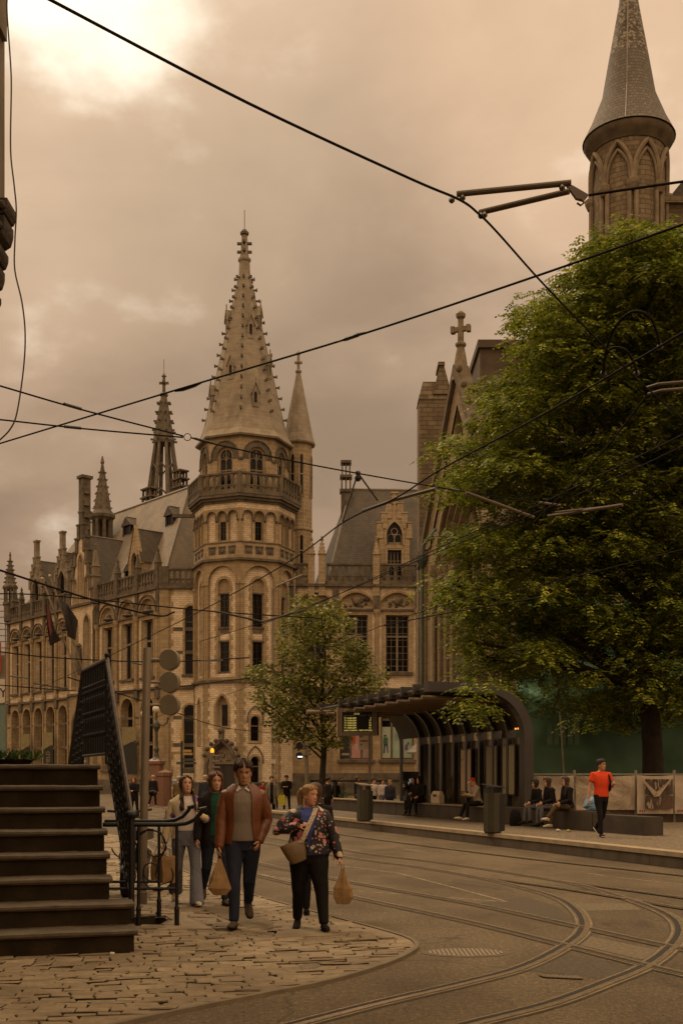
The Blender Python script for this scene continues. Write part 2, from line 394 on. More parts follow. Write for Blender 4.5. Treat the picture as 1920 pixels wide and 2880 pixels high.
# pavement: joint bed + individual setts
walk = [(q.x, q.y) for q in edge]+[(-40, 34), (-40, 3)]
bed = MB(); flat = [Vector((x, y, .006)) for x, y in walk]
bed.add(flat+[Vector((*q, .006)) for q in PIT], tessellate_polygon([flat, [Vector((*q, .006)) for q in PIT]]))
structure('pavement_bed', bed, plain('joint_sand', (.03, .021, .012), .95, .4, 20), 'dark sand joints between the pavement stones')
t = NT('sett_stone'); gm = t.n('ShaderNodeNewGeometry')
c = t.mix(gm.outputs['Random Per Island'], (.25, .184, .104), (.175, .128, .071))
c = t.mix(t.ramp(t.noise(14, 5), .35, .7), c, t.mix(1.0, c, (.72, .68, .62), 'MULTIPLY'))
c = t.mix(t.ramp(t.noise(.8, 5), .42, .7), c, t.mix(1.0, c, (.62, .58, .52), 'MULTIPLY'))
t.bump(t.noise(45, 4), .5, .006); SETT = t.fin(c, .74, .35)
setts = MB(); rr = random.Random(3)
ang = rad(9); ca, sa = math.cos(ang), math.sin(ang)
# ribbed tactile strip and flat slabs are left free
TACT = [gd(*q) for q in ((560, 2560), (650, 2552), (800, 2612), (720, 2628))]
TACT2 = [gd(*q) for q in ((515, 2548), (640, 2540), (560, 2572), (470, 2578))]
DR = [gd(*q) for q in ((795, 2737), (880, 2713), (925, 2718), (850, 2741))]
SL = [gd(*q) for q in ((440, 2622), (600, 2620), (520, 2585), (500, 2588))]
SL2 = [gd(*q) for q in ((770, 2646), (940, 2640), (905, 2620), (780, 2626))]
pits = [[(q[0], q[1]) for q in L] for L in (TACT, TACT2, DR, SL, SL2)]+[PIT]
row = 2.0; cache = [(q[0], q[1]) for q in walk]
while row < 34:
    dep = rr.uniform(.09, .14)*(1 if row < 18 else 1.35); u = -11+rr.random()*.3
    while u < 4.5:
        ln = rr.uniform(.14, .31)*(1 if row < 18 else 1.4); cu, cv = u+ln/2, row+dep/2
        x, y = cu*ca-cv*sa, cu*sa+cv*ca; u += ln
        if y < 6.6 or abs(x) > .34*y+.6 or x > 1.0: continue
        cor = [((cu+i*ln*.5)*ca-(cv+j*dep*.5)*sa, (cu+i*ln*.5)*sa+(cv+j*dep*.5)*ca) for i, j in ((-1, -1), (1, -1), (1, 1), (-1, 1))]
        if not all(inpoly(*q, cache) for q in cor) or any(inpoly(x, y, P) for P in pits): continue
        j1 = rr.uniform(.003, .008); tilt = rr.uniform(-.005, .005); tl2 = rr.uniform(-.006, .009); sk = rr.uniform(-.018, .018)
        h0 = .027+rr.uniform(-.0065, .005); vs = []
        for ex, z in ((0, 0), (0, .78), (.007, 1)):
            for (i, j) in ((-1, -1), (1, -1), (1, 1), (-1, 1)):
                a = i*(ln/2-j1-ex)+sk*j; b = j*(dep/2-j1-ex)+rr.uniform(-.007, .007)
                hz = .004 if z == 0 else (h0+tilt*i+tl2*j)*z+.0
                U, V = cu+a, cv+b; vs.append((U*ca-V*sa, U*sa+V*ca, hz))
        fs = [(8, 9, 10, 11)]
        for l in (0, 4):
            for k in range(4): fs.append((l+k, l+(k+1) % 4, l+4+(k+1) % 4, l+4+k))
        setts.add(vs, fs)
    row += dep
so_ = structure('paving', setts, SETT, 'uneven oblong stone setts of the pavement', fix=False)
so_.data.materials.append(plain('joint_dirt_and_shade', (.038, .027, .015), .95, .4, 20)); so_.data.polygons.foreach_set('material_index', ([0]+[1]*4+[0]*4)*(len(setts.f)//9))  # stone sides darkened: joint dirt plus the shade of their front edges painted in
def ribbon(mb, pts, w0, w1, z, thick=0.0):
    P = [Vector(p) for p in pts]; n = len(P); vs = []
    for i, p in enumerate(P):
        d = (P[min(i+1, n-1)]-P[max(i-1, 0)]); d.z = 0; d.normalize(); s = Vector((d.y, -d.x, 0))
        vs += [p+s*w0+Z*z, p+s*w1+Z*z]
    mb.add(vs, [(2*i, 2*i+1, 2*i+3, 2*i+2) for i in range(n-1)])
    if thick:
        m = [Vector(v)-Z*thick for v in vs]
        mb.add(vs+m, [(2*i, 2*i+2, 2*n+2*i+2, 2*n+2*i) for i in range(n-1)]+[(2*i+1, 2*i+3, 2*n+2*i+3, 2*n+2*i+1) for i in range(n-1)])
g = MB(); ribbon(g, edge, -.018, .026, .03, .03)
structure('kerb_strip', g, plain('kerb_stone', (.12, .088, .05), .7, .2, 6), 'narrow flush kerb stone round the curved pavement edge', fix=False)
g = MB(); ribbon(g, edge, -.24, -.018, .0185); structure('pavement_edge', g, SETT, 'edge stones of the pavement along the kerb strip', fix=False)
g = MB()
for L in (TACT, TACT2, DR, SL, SL2):
    c_ = sum(L, Vector())/4; g.poly([Vector((*(c_+(q-c_)*1.3+(q-c_).normalized()*.08).xy, .0172)) for q in L])
structure('paving_filler', g, SETT, 'cut stone pieces round the slabs and grates in the pavement', fix=False)
SLAB = plain('bluestone_slab', (.19, .14, .08), .7, .2, 3, .2, 40)
g = MB()
for L in (SL, SL2): g.prism([Vector((q.x, q.y, .004)) for q in L], (0, 0, .024))
structure('paving_slab', g, SLAB, 'flat stone slabs let into the sett pavement')
g = MB()
for L in (TACT, TACT2):
    g.prism([Vector((q.x, q.y, .004)) for q in L], (0, 0, .014))
    n = 26
    for i in range(n):
        a = L[0].lerp(L[1], (i+.2)/n); b = L[3].lerp(L[2], (i+.2)/n); a2 = L[0].lerp(L[1], (i+.7)/n); b2 = L[3].lerp(L[2], (i+.7)/n)
        g.prism([Vector((q.x, q.y, .018)) for q in (a, a2, b2, b)], (0, 0, .012))
structure('tactile_paving', g, plain('tactile_tile', (.21, .155, .09), .75, .15, 8), 'ribbed guidance tiles in the pavement')
# tram tracks
RAIL = plain('rail_steel', (.46, .36, .24), .27, .25, 25, .05, 60, .5, .75)
GROOVE = plain('rail_groove', (.022, .015, .009), .9, .2, 10)
CONC = plain('track_concrete', (.150, .110, .060), .8, .28, 5, .3, 50)
SEAL = plain('bitumen_seal', (.050, .035, .019), .6, .3, 8)
def q6(L): return [gd(680+.7908*a, 2380+.7908*b) for a, b in L]
def gp(L): return [gd(*q) for q in L]
rails = [
 ('tram_rail', gp([(330, 2286), (600, 2345)])+q6([(360, 38), (600, 72), (850, 115), (1000, 150), (1130, 190), (1200, 240), (1215, 300), (1150, 360), (1000, 435), (800, 490), (500, 560), (220, 632), (-100, 716)]), 1),
 ('tram_rail', gp([(350, 2278), (600, 2328)])+q6([(360, 15), (700, 60), (1000, 105), (1200, 140), (1400, 200), (1520, 250), (1560, 300), (1530, 360), (1440, 430), (1300, 490), (1100, 565), (840, 632), (560, 706)]), 1),
 ('tram_rail', gp([(330, 2330), (440, 2376), (565, 2418)])+q6([(75, 110), (360, 175), (800, 270), (1150, 355), (1450, 430), (1700, 488), (1950, 545)]), 1),
 ('tram_rail', gp([(320, 2306), (400, 2334), (560, 2382)])+q6([(75, 65), (360, 125), (830, 210), (1200, 290), (1568, 370), (1900, 440)]), 1),
 ('tram_rail', q6([(850, 113), (1200, 164), (1568, 226), (1900, 282)]), 0),
 ('tram_rail', q6([(1000, 103), (1200, 136), (1568, 188), (1900, 236)]), 0),
 ('tram_rail', gp([(330, 2252), (500, 2281), (700, 2312), (950, 2348)])+q6([(640, 0), (1000, 45), (1568, 108), (1900, 148)]), 0)]
bedm, sealm, headm, grm = MB(), MB(), MB(), MB()
for k, (nm, L, big) in enumerate(rails):
    P = catmull(L, 10); e = k*.0006
    ribbon(sealm, P, -.10 if big else -.04, .11 if big else .05, .0035+e); ribbon(bedm, P, -.085 if big else -.03, .095 if big else .04, .008+e)
    ribbon(grm, P, -.002, .055, .0128+e); ribbon(headm, P, -.058, -.002, .0165+e, .004); ribbon(headm, P, .055, .07, .015+e, .004)
structure('track_seal', sealm, SEAL, 'dark bitumen joints along the tram rails', fix=False)
structure('track_bed', bedm, CONC, 'concrete strips the tram rails lie in', fix=False)
structure('rail_groove', grm, GROOVE, 'dark flange groove in the tram rails', fix=False)
structure('tram_rail', headm, RAIL, 'polished steel tram rails curving through the street', 'rails', fix=False)
PAT = [plain('asphalt_patch', (.06, .043, .023), .85, .4, 24, .4, 120), plain('asphalt_patch_light', (.108, .079, .043), .85, .4, 24, .4, 120)]
for i, L in enumerate(([(1000, 180), (1120, 215), (1180, 262), (1090, 262), (830, 205)], [(1240, 322), (1480, 372), (1500, 382), (1420, 405), (1195, 352)], [(1160, 386), (1380, 432), (1290, 474), (1010, 445)], [(1180, 205), (1380, 205), (1420, 228), (1220, 232)], [(760, 118), (930, 142), (900, 152), (740, 130)])):
    g = MB(); g.poly([q+Z*(.0012+.0003*i) for q in q6(L)]); structure('road_patch', g, PAT[i % 2], 'patch of newer asphalt between the tram rails', fix=False)
# white worn markings
g = MB()
for L in ([(60, 100), (400, 160), (945, 200)], [(1230, 97), (1290, 106)], [(1330, 112), (1568, 137)], [(365, 72), (560, 98), (760, 150), (940, 198)]):
    ribbon(g, q6(L), -.018, .018, .0022)
ribbon(g, q6([(580, 12), (660, 24), (700, 26)]), -.03, .03, .0022)
t = NT('worn_road_paint'); 
structure('road_marking', g, t.fin(t.mix(t.ramp(t.noise(9, 6), .42, .6), (.13, .095, .055), (.30, .23, .14)), .8), 'worn thin pale lines painted on the road', 'marking', fix=False)
# manhole, gully grates
def disc_cover(c, r, label, cat):
    o = thing('manhole_cover', label, cat, c); m = MB(); m.lathe([(r, 0), (r, .004), (r*.9, .005), (r*.88, .003)], 40, c, sy=.66)
    m.build('cover_frame', plain('cast_iron', (.085, .062, .036), .6, .3, 12), o)
    m = MB()
    n = 17
    for i in range(n):
        x = -r*.84+2*r*.84*(i+.5)/n; h = .66*math.sqrt(max(0, (r*.84)**2-x*x)); m.box(c[0]+x-r*.028, c[0]+x+r*.028, c[1]-h, c[1]+h, c[2]+.002, c[2]+.008)
    m.build('ribs', plain('worn_iron', (.20, .148, .09), .5, .2, 12), o)
disc_cover(gd(1309, 2681), .41, 'round ribbed iron manhole cover in the road by the pavement tip', 'manhole')
def grate(L, label, n, m_, z0):
    P = [Vector((q.x, q.y, z0)) for q in L]; c = sum(P, Vector())/4
    o = thing('drain_grate', label, 'drain', c)
    a = MB(); a.poly([q+Z*.0012 for q in P]); a.build('opening', GROOVE, o, fix=False)
    b = MB()
    for i in range(n+1):
        for s in (0,):
            f = i/n; w = .32/n
            A = [P[0].lerp(P[1], max(0, f-w)), P[0].lerp(P[1], min(1, f+w)), P[3].lerp(P[2], min(1, f+w)), P[3].lerp(P[2], max(0, f-w))]
            b.prism([q+Z*.001 for q in A], (0, 0, .006))
    for i in range(m_+1):
        f = i/m_; w = .28/m_
        A = [P[0].lerp(P[3], max(0, f-w)), P[0].lerp(P[3], min(1, f+w)), P[1].lerp(P[2], min(1, f+w)), P[1].lerp(P[2], max(0, f-w))]
        b.prism([q+Z*.0015 for q in A], (0, 0, .0065))
    b.build('bars', plain('grate_iron', (.13, .096, .056), .6, .25, 12), o)
grate(DR, 'small iron drain grate set in the pavement stones', 7, 4, .012)
grate([gd(*q) for q in ((1512, 2746), (1625, 2750), (1640, 2758), (1530, 2753))], 'narrow slotted drain grate between the curved tram rails', 9, 2, .006)
# ------------------------------------------------------------------ tram platform
VX, VY = -.3227, .9465
def K(t, w, z=0.0): return Vector((4.96+VX*t+VY*w, 23+VY*t-VX*w, z))
PH = .29
t = NT('platform_kerb'); b = t.n('ShaderNodeTexBrick'); t.l(t.wallvec(), b.inputs[0]); b.inputs['Scale'].default_value = 1
b.inputs['Brick Width'].default_value = 1.0; b.inputs['Row Height'].default_value = 3; b.inputs['Mortar Size'].default_value = .014; b.offset = 0
for k, cc in (('Color1', (.082, .06, .035)), ('Color2', (.066, .048, .028)), ('Mortar', (.03, .02, .012))): b.inputs[k].default_value = (*cc, 1)
cc = t.mix(t.ramp(t.noise(3, 6, t.scaled(t.pos(), (1, 1, .3))), .45, .7), b.outputs[0], (.05, .036, .021)); KERBM = t.fin(cc, .85)
g = MB(); T0, T1 = -12, 26
g.add([K(T0, 0, 0), K(T1, 0, 0), K(T1, 0, PH-.0), K(T0, 0, PH), K(T1, 9, 0), K(T1, 9, PH)], [(0, 1, 2, 3), (1, 4, 5, 2)])
structure('platform_kerb', g, KERBM, 'dark stone kerb face of the tram stop platform', 'kerb', fix=False)
t = NT('platform_paving'); v = t.n('ShaderNodeTexVoronoi'); v.inputs['Scale'].default_value = 9; t.l(t.pos(), v.inputs['Vector'])
cc = t.mix(t.ramp(v.outputs['Distance'], .1, .5), (.20, .147, .086), (.10, .072, .042)); t.bump(v.outputs['Distance'], .6, .02)
g = MB(); g.add([K(T0, .32, PH), K(T1, .32, PH), K(T1, 9, PH), K(T0, 9, PH)], [(0, 1, 2, 3)])
structure('platform', g, t.fin(cc, .8), 'small cobbles of the raised tram stop platform', 'platform', fix=False)
g = MB(); g.add([K(T0, -.02, PH+.004), K(T1, -.02, PH+.004), K(T1, .32, PH+.004), K(T0, .32, PH+.004), K(T0, -.02, PH-.08), K(T1, -.02, PH-.08)], [(0, 1, 2, 3), (0, 1, 5, 4)])
structure('platform_edge', g, plain('platform_edge_stone', (.24, .18, .108), .75, .2, 4), 'pale edge slabs along the tram platform', 'kerb', fix=False)
# ------------------------------------------------------------------ old post office with the octagonal tower
PO = thing('post_office', 'ornate cream brick and sandstone neo-gothic corner building with octagonal spired tower', 'building', (-9.2, 108, 0))
TC = Vector((-9.2, 108, 0)); N_T = 8
def octv(k, r): a = rad(-90+45*k); return TC+Vector((r*math.cos(a), r*math.sin(a), 0))
brk, snd, trm, gry, sl_ = MB(), MB(), MB(), MB(), MB()
def flush(prefix):
    for n, mb, m in (('brick_wall', brk, CREAM), ('sandstone_dressing', snd, SAND), ('carved_panel', trm, SANDL), ('cornice', gry, GREY), ('drum_wall', sl_, SANDL)):
        if mb.v: mb.build(n, m, PO); mb.v, mb.f = [], []
def bal(*a):
    m = MB(); balustrade(m, *a); m.build('balustrade', BALU, PO)
RT = 4.8
def oface(k, r):                              # frame of tower face k between vertices k and k+1, u to the right seen from outside
    a, b = octv(k, r), octv(k+1, r); return Fr(a, b-a), (b-a).length
VIS = (-2, -1, 0, 1)
for k in range(-4, 4):
    fr, L = oface(k, RT); c = L/2; det = k in VIS
    # ground stage
    if k == -1:
        fr.wall(brk, rect(0, L, 0, 10.35), [('point', c-1.45, c+1.45, 0, 4.95), ('point', c-.62, c+.62, 6.35, 9.2)], .45)
        fr.surround(gry, ('point', c-1.45, c+1.45, 0, 4.95), .32, 0, .22); fr.surround(gry, ('point', c-1.25, c+1.25, 0, 4.7), .14, -.4, -.12)
        fr.surround(snd, ('point', c-.62, c+.62, 6.35, 9.2), .22, 0, .06, True)
        for j in range(9):
            a = math.pi*(.12+.76*j/8); gry_c = fr.p(c+1.9*math.cos(a), 2.9+2.25*math.sin(a), .18); gry.ball(gry_c, .2, 6)
        fr.box(gry, c-.22, c+.22, 5.1, 5.75, 0, .3); gry.ball(fr.p(c, 5.95, .2), .3, 6)
        f2 = fr.sh(-.45); gp_ = MB(); f2.fill(gp_, [(c-1.45, 3.05), (c+1.45, 3.05), (c+1.2, 3.9), (c, 4.95), (c-1.2, 3.9)], (), .02); f2.box(gp_, c-1.45, c+1.45, 2.9, 3.1, 0, .12)
        for j in range(26): gp_.ball(f2.p(c+R.uniform(-.9, .9), 3.2+R.random()*.9, .05), R.uniform(.07, .14), 5)
        gp_.build('tympanum', GREYL, PO)
        dr = MB(); f2.box(dr, c-1.45, c+1.45, 0, 2.9, -.1, .0); do = dr.build('door', plain('dark_oak', (.02, .014, .009), .5, .2, 6), PO)
        hb = MB()
        for j in (-.75, .75): f2.box(hb, c+j-.55, c+j+.55, .2, 2.75, .0, .03)
        hb.build('door_panel', plain('dark_oak_panel', (.028, .019, .011), .45, .2, 6), do)
        window(fr, ('rect', c-.28, c+.62, 6.35, 8.4), -.45, PO, 0); fr.box(snd, c-.62, c-.28, 6.35, 9.2, -.45, -.43); fr.fill(snd, outline('point', c-.62, c+.62, 6.36, 9.2), (), -.452)
    elif k == 0:
        fr.wall(brk, rect(0, L, 0, 10.35), [('round', 1.0, 1.9, 5.0, 7.3), ('round', 1.0, 1.9, .4, 3.6)], .4)
        for z0, z1 in ((5.0, 7.3), (.4, 3.6)):
            fr.surround(snd, ('round', 1.0, 1.9, z0, z1), .2, 0, .06, True); window(fr, ('round', 1.0, 1.9, z0, z1), -.4, PO, 0, (z1-.9,))
            fr.surround(gry, ('point', .75, 2.15, z1-.6, z1+.9), .1, 0, .1)
    elif k == -2:
        fr.wall(brk, rect(0, L, 0, 10.35), [('point', c-.4, c+.4, 4.8, 9.0)], .35); fr.surround(snd, ('point', c-.4, c+.4, 4.8, 9.0), .2, 0, .05, True)
        window(fr, ('point', c-.4, c+.4, 4.8, 9.0), -.35, PO, 0, (6.8,))
    else: fr.fill(brk, rect(0, L, 0, 10.35))
    for z0, z1, w in ((0, 1.1, .14), (1.1, 1.25, .2)): 
        if k != -1: fr.box(gry, -.03, L+.03, z0, z1, 0, w)
    if k == -1:
        for a, b in ((-.03, c-1.5), (c+1.5, L+.03)): fr.box(gry, a, b, 0, 1.1, 0, .14)
    fr.box(gry, -.12, L+.12, 10.35, 10.62, -.1, .22)
    # quoins at the vertices
    for j in range(22):
        q = .55 if j % 2 else .36; fr.box(snd, 0, q, 1.26+j*.41, 1.66+j*.41, 0, .03); fr.box(snd, L-q, L, 1.26+j*.41, 1.66+j*.41, 0, .03)
    # tall stage
    H0, H1 = 10.62, 21.45
    if det:
        fr.wall(snd, rect(0, L, H0, H1), [('round', .42, L-.42, H0+.25, 21.05)], .28)
        fr.surround(snd, ('round', .42, L-.42, H0+.25, 21.05), .12, 0, .07)
        f2 = fr.sh(-.28); f2.wall(brk, outline('round', .42, L-.42, H0+.25, 21.05), [('round', c-.6, c+.6, 11.2, 19.9)], .22)
        for j in range(19):
            q = .22 if j % 2 else .08; z = 11.2+j*.44
            for s in (-1, 1): f2.box(snd, min(c+s*.6, c+s*(.72+q)), max(c+s*.6, c+s*(.72+q)), z, z+.43, 0, .02)
        f2.surround(snd, ('round', c-.6, c+.6, 18, 19.9), .25, 0, .045)
        f3 = f2.sh(-.22); wins = [('rect', c-.46, c+.46, 15.5, 18.5), ('rect', c-.46, c+.46, 11.4, 14.1)]
        f3.wall(snd, outline('round', c-.6, c+.6, 11.2, 19.9), wins, .18); f3.fill(brk, rect(c-.46, c+.46, 14.35, 15.0), (), .012)
        for q in wins:
            window(f3, q, -.18, PO, 1 if q[3] > 15 else 0, (), .06, lights=1, fm=DARKM); f3.box(gry, c-.6, c+.6, q[3]-.16, q[3]-.01, 0, .12); f3.box(gry, c-.6, c+.6, q[4]+.01, q[4]+.14, 0, .08)
        f3.box(gry, c-.42, c+.42, 14.9, 15.3, 0, .05)
        for s in (-1, 1):
            for o_ in (.0, .16):
                u = (.16+o_) if s < 0 else (L-.16-o_); snd.lathe([(.085, H0), (.085, 19.25), (.15, 19.3), (.15, 19.55)], 8, fr.p(u, 0, .05))
    else: fr.fill(snd, rect(0, L, H0, H1))
    fr.box(gry, -.13, L+.13, 21.45, 21.68, -.1, .26)
    # panel band + corbelled arcade
    fr.fill(trm, rect(0, L, 21.68, 23.2)); 
    if det:
        for j in (-1, 0, 1):
            for m_ in range(4): pass
            u = c+j*1.02; fr.box(gry, u-.36, u+.36, 22.05, 22.72, .0, .015); fr.box(gry, u-.4, u+.4, 22.72, 22.82, 0, .07)
            gry.lathe([(.22, 0), (.22, .04), (.12, .07)], 8, (0, 0, 0), 0, Matrix.Translation(fr.p(u, 22.38, .01)) @ fr.N.to_track_quat('Z', 'Y').to_matrix().to_4x4())
            if j: pass
        fr.box(gry, 0, L, 23.08, 23.2, 0, .05)
        sp = [('round', c+j*1.1-.42, c+j*1.1+.42, 23.25, 26.0) for j in (-1, 0, 1)]
        fr.wall(snd, rect(0, L, 23.2, 26.25), sp, .26)
        for q in sp: fr.surround(gry, ('round', q[1], q[2], 25.2, 26.0), .07, 0, .09)
        f2 = fr.sh(-.26)
        for j in (-1, 1): f2.fill(brk, outline('round', c+j*1.1-.42, c+j*1.1+.42, 23.25, 26.0))
        f2.wall(snd, outline('round', c-.42, c+.42, 23.25, 26.0), [('rect', c-.3, c+.3, 23.4, 25.1)], .14); window(f2, ('rect', c-.3, c+.3, 23.4, 25.1), -.14, PO, 0, (), .05, lights=1, fm=DARKM)
        for j in (-1.65, -.55, .55, 1.65): gry.ball(fr.p(c+j, 25.15, .06), .13, 6)
    else: fr.fill(snd, rect(0, L, 23.2, 26.25))
    fr.fill(brk, rect(0, L, 26.25, 26.75))
    for z0, z1, r in ((26.75, 26.95, 4.95), (26.95, 27.2, 5.12), (27.2, 27.45, 5.32)):
        f4, L4 = oface(k, r); f4.box(gry, -.02, L4+.02, z0, z1, -.9, 0)
    f4, L4 = oface(k, 5.3); bal(f4, .16, L4-.16, 27.45, 1.95, .62)
    m = MB(); m.lathe([(.2, 0), (.2, 1.98)], 6, octv(k, 5.22)+Z*27.45); m.build('balustrade_post', BALU, PO)
    # drum
    f5, L5 = oface(k, 4.2); c5 = L5/2
    if det:
        f5.wall(sl_, rect(0, L5, 27.45, 33.0), [('round', c5-.82, c5+.82, 28.2, 32.05)], .4)
        f5.surround(gry, ('round', c5-.82, c5+.82, 30.9, 32.05), .5, .0, .05); f5.surround(gry, ('round', c5-1.32, c5+1.32, 30.9, 32.55), .09, 0, .14)
        f5.surround(sl_, ('round', c5-.62, c5+.62, 28.2, 31.85), .2, -.38, -.2)
        window(f5, ('round', c5-.64, c5+.64, 28.2, 31.9), -.36, PO, 1, (29.95,), .13, fm=GREYL)
        tr = MB(); f5.surround(tr, ('round', c5-.58, c5-.04, 30, 31.0), .06, -.34, -.26); f5.surround(tr, ('round', c5+.04, c5+.58, 30, 31.0), .06, -.34, -.26); f5.surround(tr, ('circle', c5-.26, c5+.26, 31.08, 31.6), .06, -.34, -.26, True); tr.build('tracery', GREYL, PO)
        for u in (0.05, L5-.05): f5.box(gry, u-.18, u+.18, 30.75, 30.95, 0, .12)
    else: f5.fill(sl_, rect(0, L5, 27.45, 33.0))
    flush('face')
floor_ = MB(); floor_.poly([octv(k, 5.3)+Z*27.46 for k in range(8)]); floor_.build('gallery_floor', GREY, PO, fix=False)
flush('tower')
# spire
sp = MB()
def oring(r, z): return [octv(k, r)+Z*z for k in range(8)]
prof = [(4.62, 32.95), (4.7, 33.1), (4.25, 33.75), (3.82, 35.1), (.55, 49.4), (.5, 50.6), (.62, 50.75), (.62, 50.95), (.4, 51.1), (.26, 53.2)]
sp.loft([oring(r, z) for r, z in prof])
spire = sp.build('spire', SPIRE, PO)
for k in range(8):
    ck = MB(); a = rad(-90+45*k)
    for i in range(14):
        z = 35.6+i*1.03; r = 3.82+(.55-3.82)*(z-35.1)/(49.4-35.1)
        if k in (6, 7, 0, 1, 2): ck = MB()
        v = octv(k, r+.16); ck.cbox((v.x-.04*math.cos(a), v.y-.04*math.sin(a), z), (.42, .16, .14), rz=a); ck.cbox((v.x+.12*math.cos(a), v.y+.12*math.sin(a), z+.02), (.12, .22, .25), rz=a)
        if k in (6, 7, 0, 1, 2): ck.build('crocket', GREY, spire)
    if k in (3, 4, 5): tag(ck.build('crockets', GREY, spire), kind='stuff')
for z in (51.6, 52.4):
    ck = MB()
    for k in range(4): a = rad(45*2*k); ck.cbox((TC.x+.42*math.cos(a), TC.y+.42*math.sin(a), z), (.55, .26, .2), rz=a)
    ck.build('finial_cross', GREY, spire)
ck = MB()
ck.lathe([(.1, 0), (.4, .15), (.42, .35), (.2, .62)], 8, (TC.x, TC.y, 53.1)); ck.build('finial', GREY, spire); ck = MB(); ck.tube([(TC.x, TC.y, 53.6), (TC.x, TC.y, 55.6)], .035, 5)
ck.build('lightning_rod', GREY, spire)
for k, zs in ((-1, (38.6,)), (0, (35.9, 42.7)), (-2, (36.3, 43.6)), (1, (39.2, 44))):
    for z in zs:
        r = (3.82+(.55-3.82)*(z-35.1)/14.3)*math.cos(rad(22.5)); a = rad(-67.5+45*k); n_ = Vector((math.cos(a), math.sin(a), 0))
        fr = Fr(TC+n_*(r+.05)+Z*z, Vector((-n_.y, n_.x, 0)), n_); lm = MB(); D = .9
        fr.wall(lm, [(-.33, 0), (.33, 0), (.33, 1.35), (0, 2.2), (-.33, 1.35)], [('point', -.15, .15, .3, 1.4)], .15)
        for s in (-1, 1): lm.add([fr.p(s*.33, 0, 0), fr.p(s*.33, 1.35, 0), fr.p(s*.33, 1.35, -D), fr.p(s*.33, 0, -D)], [(0, 1, 2, 3)]); lm.add([fr.p(s*.42, 1.2, .1), fr.p(0, 2.25, .1), fr.p(0, 2.25, -D), fr.p(s*.42, 1.2, -D)], [(0, 1, 2, 3)])
        lm.tube([fr.p(0, 2.2, 0), fr.p(0, 2.75, 0)], .06, 5)
        lo = lm.build('lucarne', SPIRE, spire); fr.fill(d_ := MB(), outline('point', -.15, .15, .3, 1.4), (), -.15); d_.build('opening', GLASS, spire)
# stair turret on the right of the tower
tt = Vector(((839-960)/F*111, 111, 0)); st = MB()
st.lathe([(1.32, 10), (1.32, 25.6), (1.42, 25.65), (1.42, 25.85), (1.32, 25.9), (1.32, 34.0), (1.4, 34.1)], 16, tt); st.build('stair_turret', SANDL, PO)
tr = MB(); tr.lathe([(1.62, 34.05), (1.66, 34.2), (1.4, 35.0), (.2, 41.2), (.3, 41.25), (.3, 41.4), (.15, 41.5), (.13, 42.9), (.25, 43.1), (.02, 43.4)], 16, tt)
for a in range(2): tr.cbox(tt+Z*42.2, (.75, .2, .22), rz=a*math.pi/2)
tr.build('turret_roof', SPIRE, PO)
for a, zs in ((-112, ((29, 33), (22.0, 25.2))), (-75, ((29, 33), (22.0, 25.2))), (-20, ((29, 33),))):
    for z0, z1 in zs:
        n_ = Vector((math.cos(rad(a)), math.sin(rad(a)), 0)); fr = Fr(tt+n_*1.3, Vector((-n_.y, n_.x, 0)), n_)
        m = MB(); fr.surround(m, ('point', -.2, .2, z0, z1), .12, -.1, .06, True); m.build('window_surround', SANDL, PO); window(fr, ('point', -.2, .2, z0, z1), .03, PO, 0, ((z0+z1)/2,), .1, fm=SANDL)
# ---------------------------------------------------------------- long left wing
LA = Vector((-17.3, 108, 0)); LU = Vector((-.651, .759, 0)).normalized(); LN = Vector((-.759, -.651, 0)).normalized()
lf = Fr(LA, LU, LN); LL = 33.7
bays = [(2.03, 2.0, 1.45), (5.87, 2.0, 1.45), (9.75, 2.0, 1.45)]+[(s, 1.6, 1.12) for s in (19.5, 22.4, 25.4, 28.3, 31.3)]
gab = (12.2, 17.35)
up, gr_ = [], []
for s, w, r in bays:
    up += [('rect', s-w/2, s+w/2, 11.4, 16.9), ('round', s-r, s+r, 17.45, 17.45+r*1.02)]
    gr_.append(('round', s-w/2-.2, s+w/2+.2, 2.5, 9.5))
lf.wall(brk, rect(0, gab[0], 10.3, 19.6), [q for q in up if q[1] < gab[0]], .5); lf.wall(brk, rect(gab[1], LL, 10.3, 19.6), [q for q in up if q[1] > gab[1]], .5)
lf.wall(snd, rect(0, gab[0], 0, 10.1), [q for q in gr_ if q[1] < gab[0]], .7); lf.wall(snd, rect(gab[1], LL, 0, 10.1), [q for q in gr_ if q[1] > gab[1]], .7)
for s, w, r in bays:
    window(lf, ('rect', s-w/2, s+w/2, 11.4, 16.9), -.5, PO, 1, (14.9,), .2, fm=GREYL); window(lf, ('round', s-w/2-.2, s+w/2+.2, 2.5, 9.5), -.7, PO, 1, (4.9, 7.6), .18, fm=SAND)
    lf.surround(snd, ('rect', s-w/2, s+w/2, 11.4, 16.9), .24, 0, .06); lf.box(gry, s-w/2-.4, s+w/2+.4, 11.15, 11.38, 0, .3)
    lf.fill(trm, outline('round', s-r, s+r, 17.45, 17.45+r*1.02), (), -.22); lf.surround(snd, ('round', s-r, s+r, 17.45, 17.45+r*1.02), .26, 0, .14); lf.surround(gry, ('round', s-r-.26, s+r+.26, 17.45, 17.71+r*1.02), .1, .1, .26)
    gry.ball(lf.p(s, 18.0, -.1), .26, 6); gry.ball(lf.p(s, 17.7, -.14), .42, 6, (1.6, 1.6, .5))
    lf.surround(snd, gr_[0][:1]+(s-w/2-.2, s+w/2+.2, 2.5, 9.5), .22, 0, .12); lf.box(gry, s-w/2-.35, s+w/2+.35, 2.25, 2.48, 0, .2); flush('bay')
bs = [s for s, _, _ in bays]
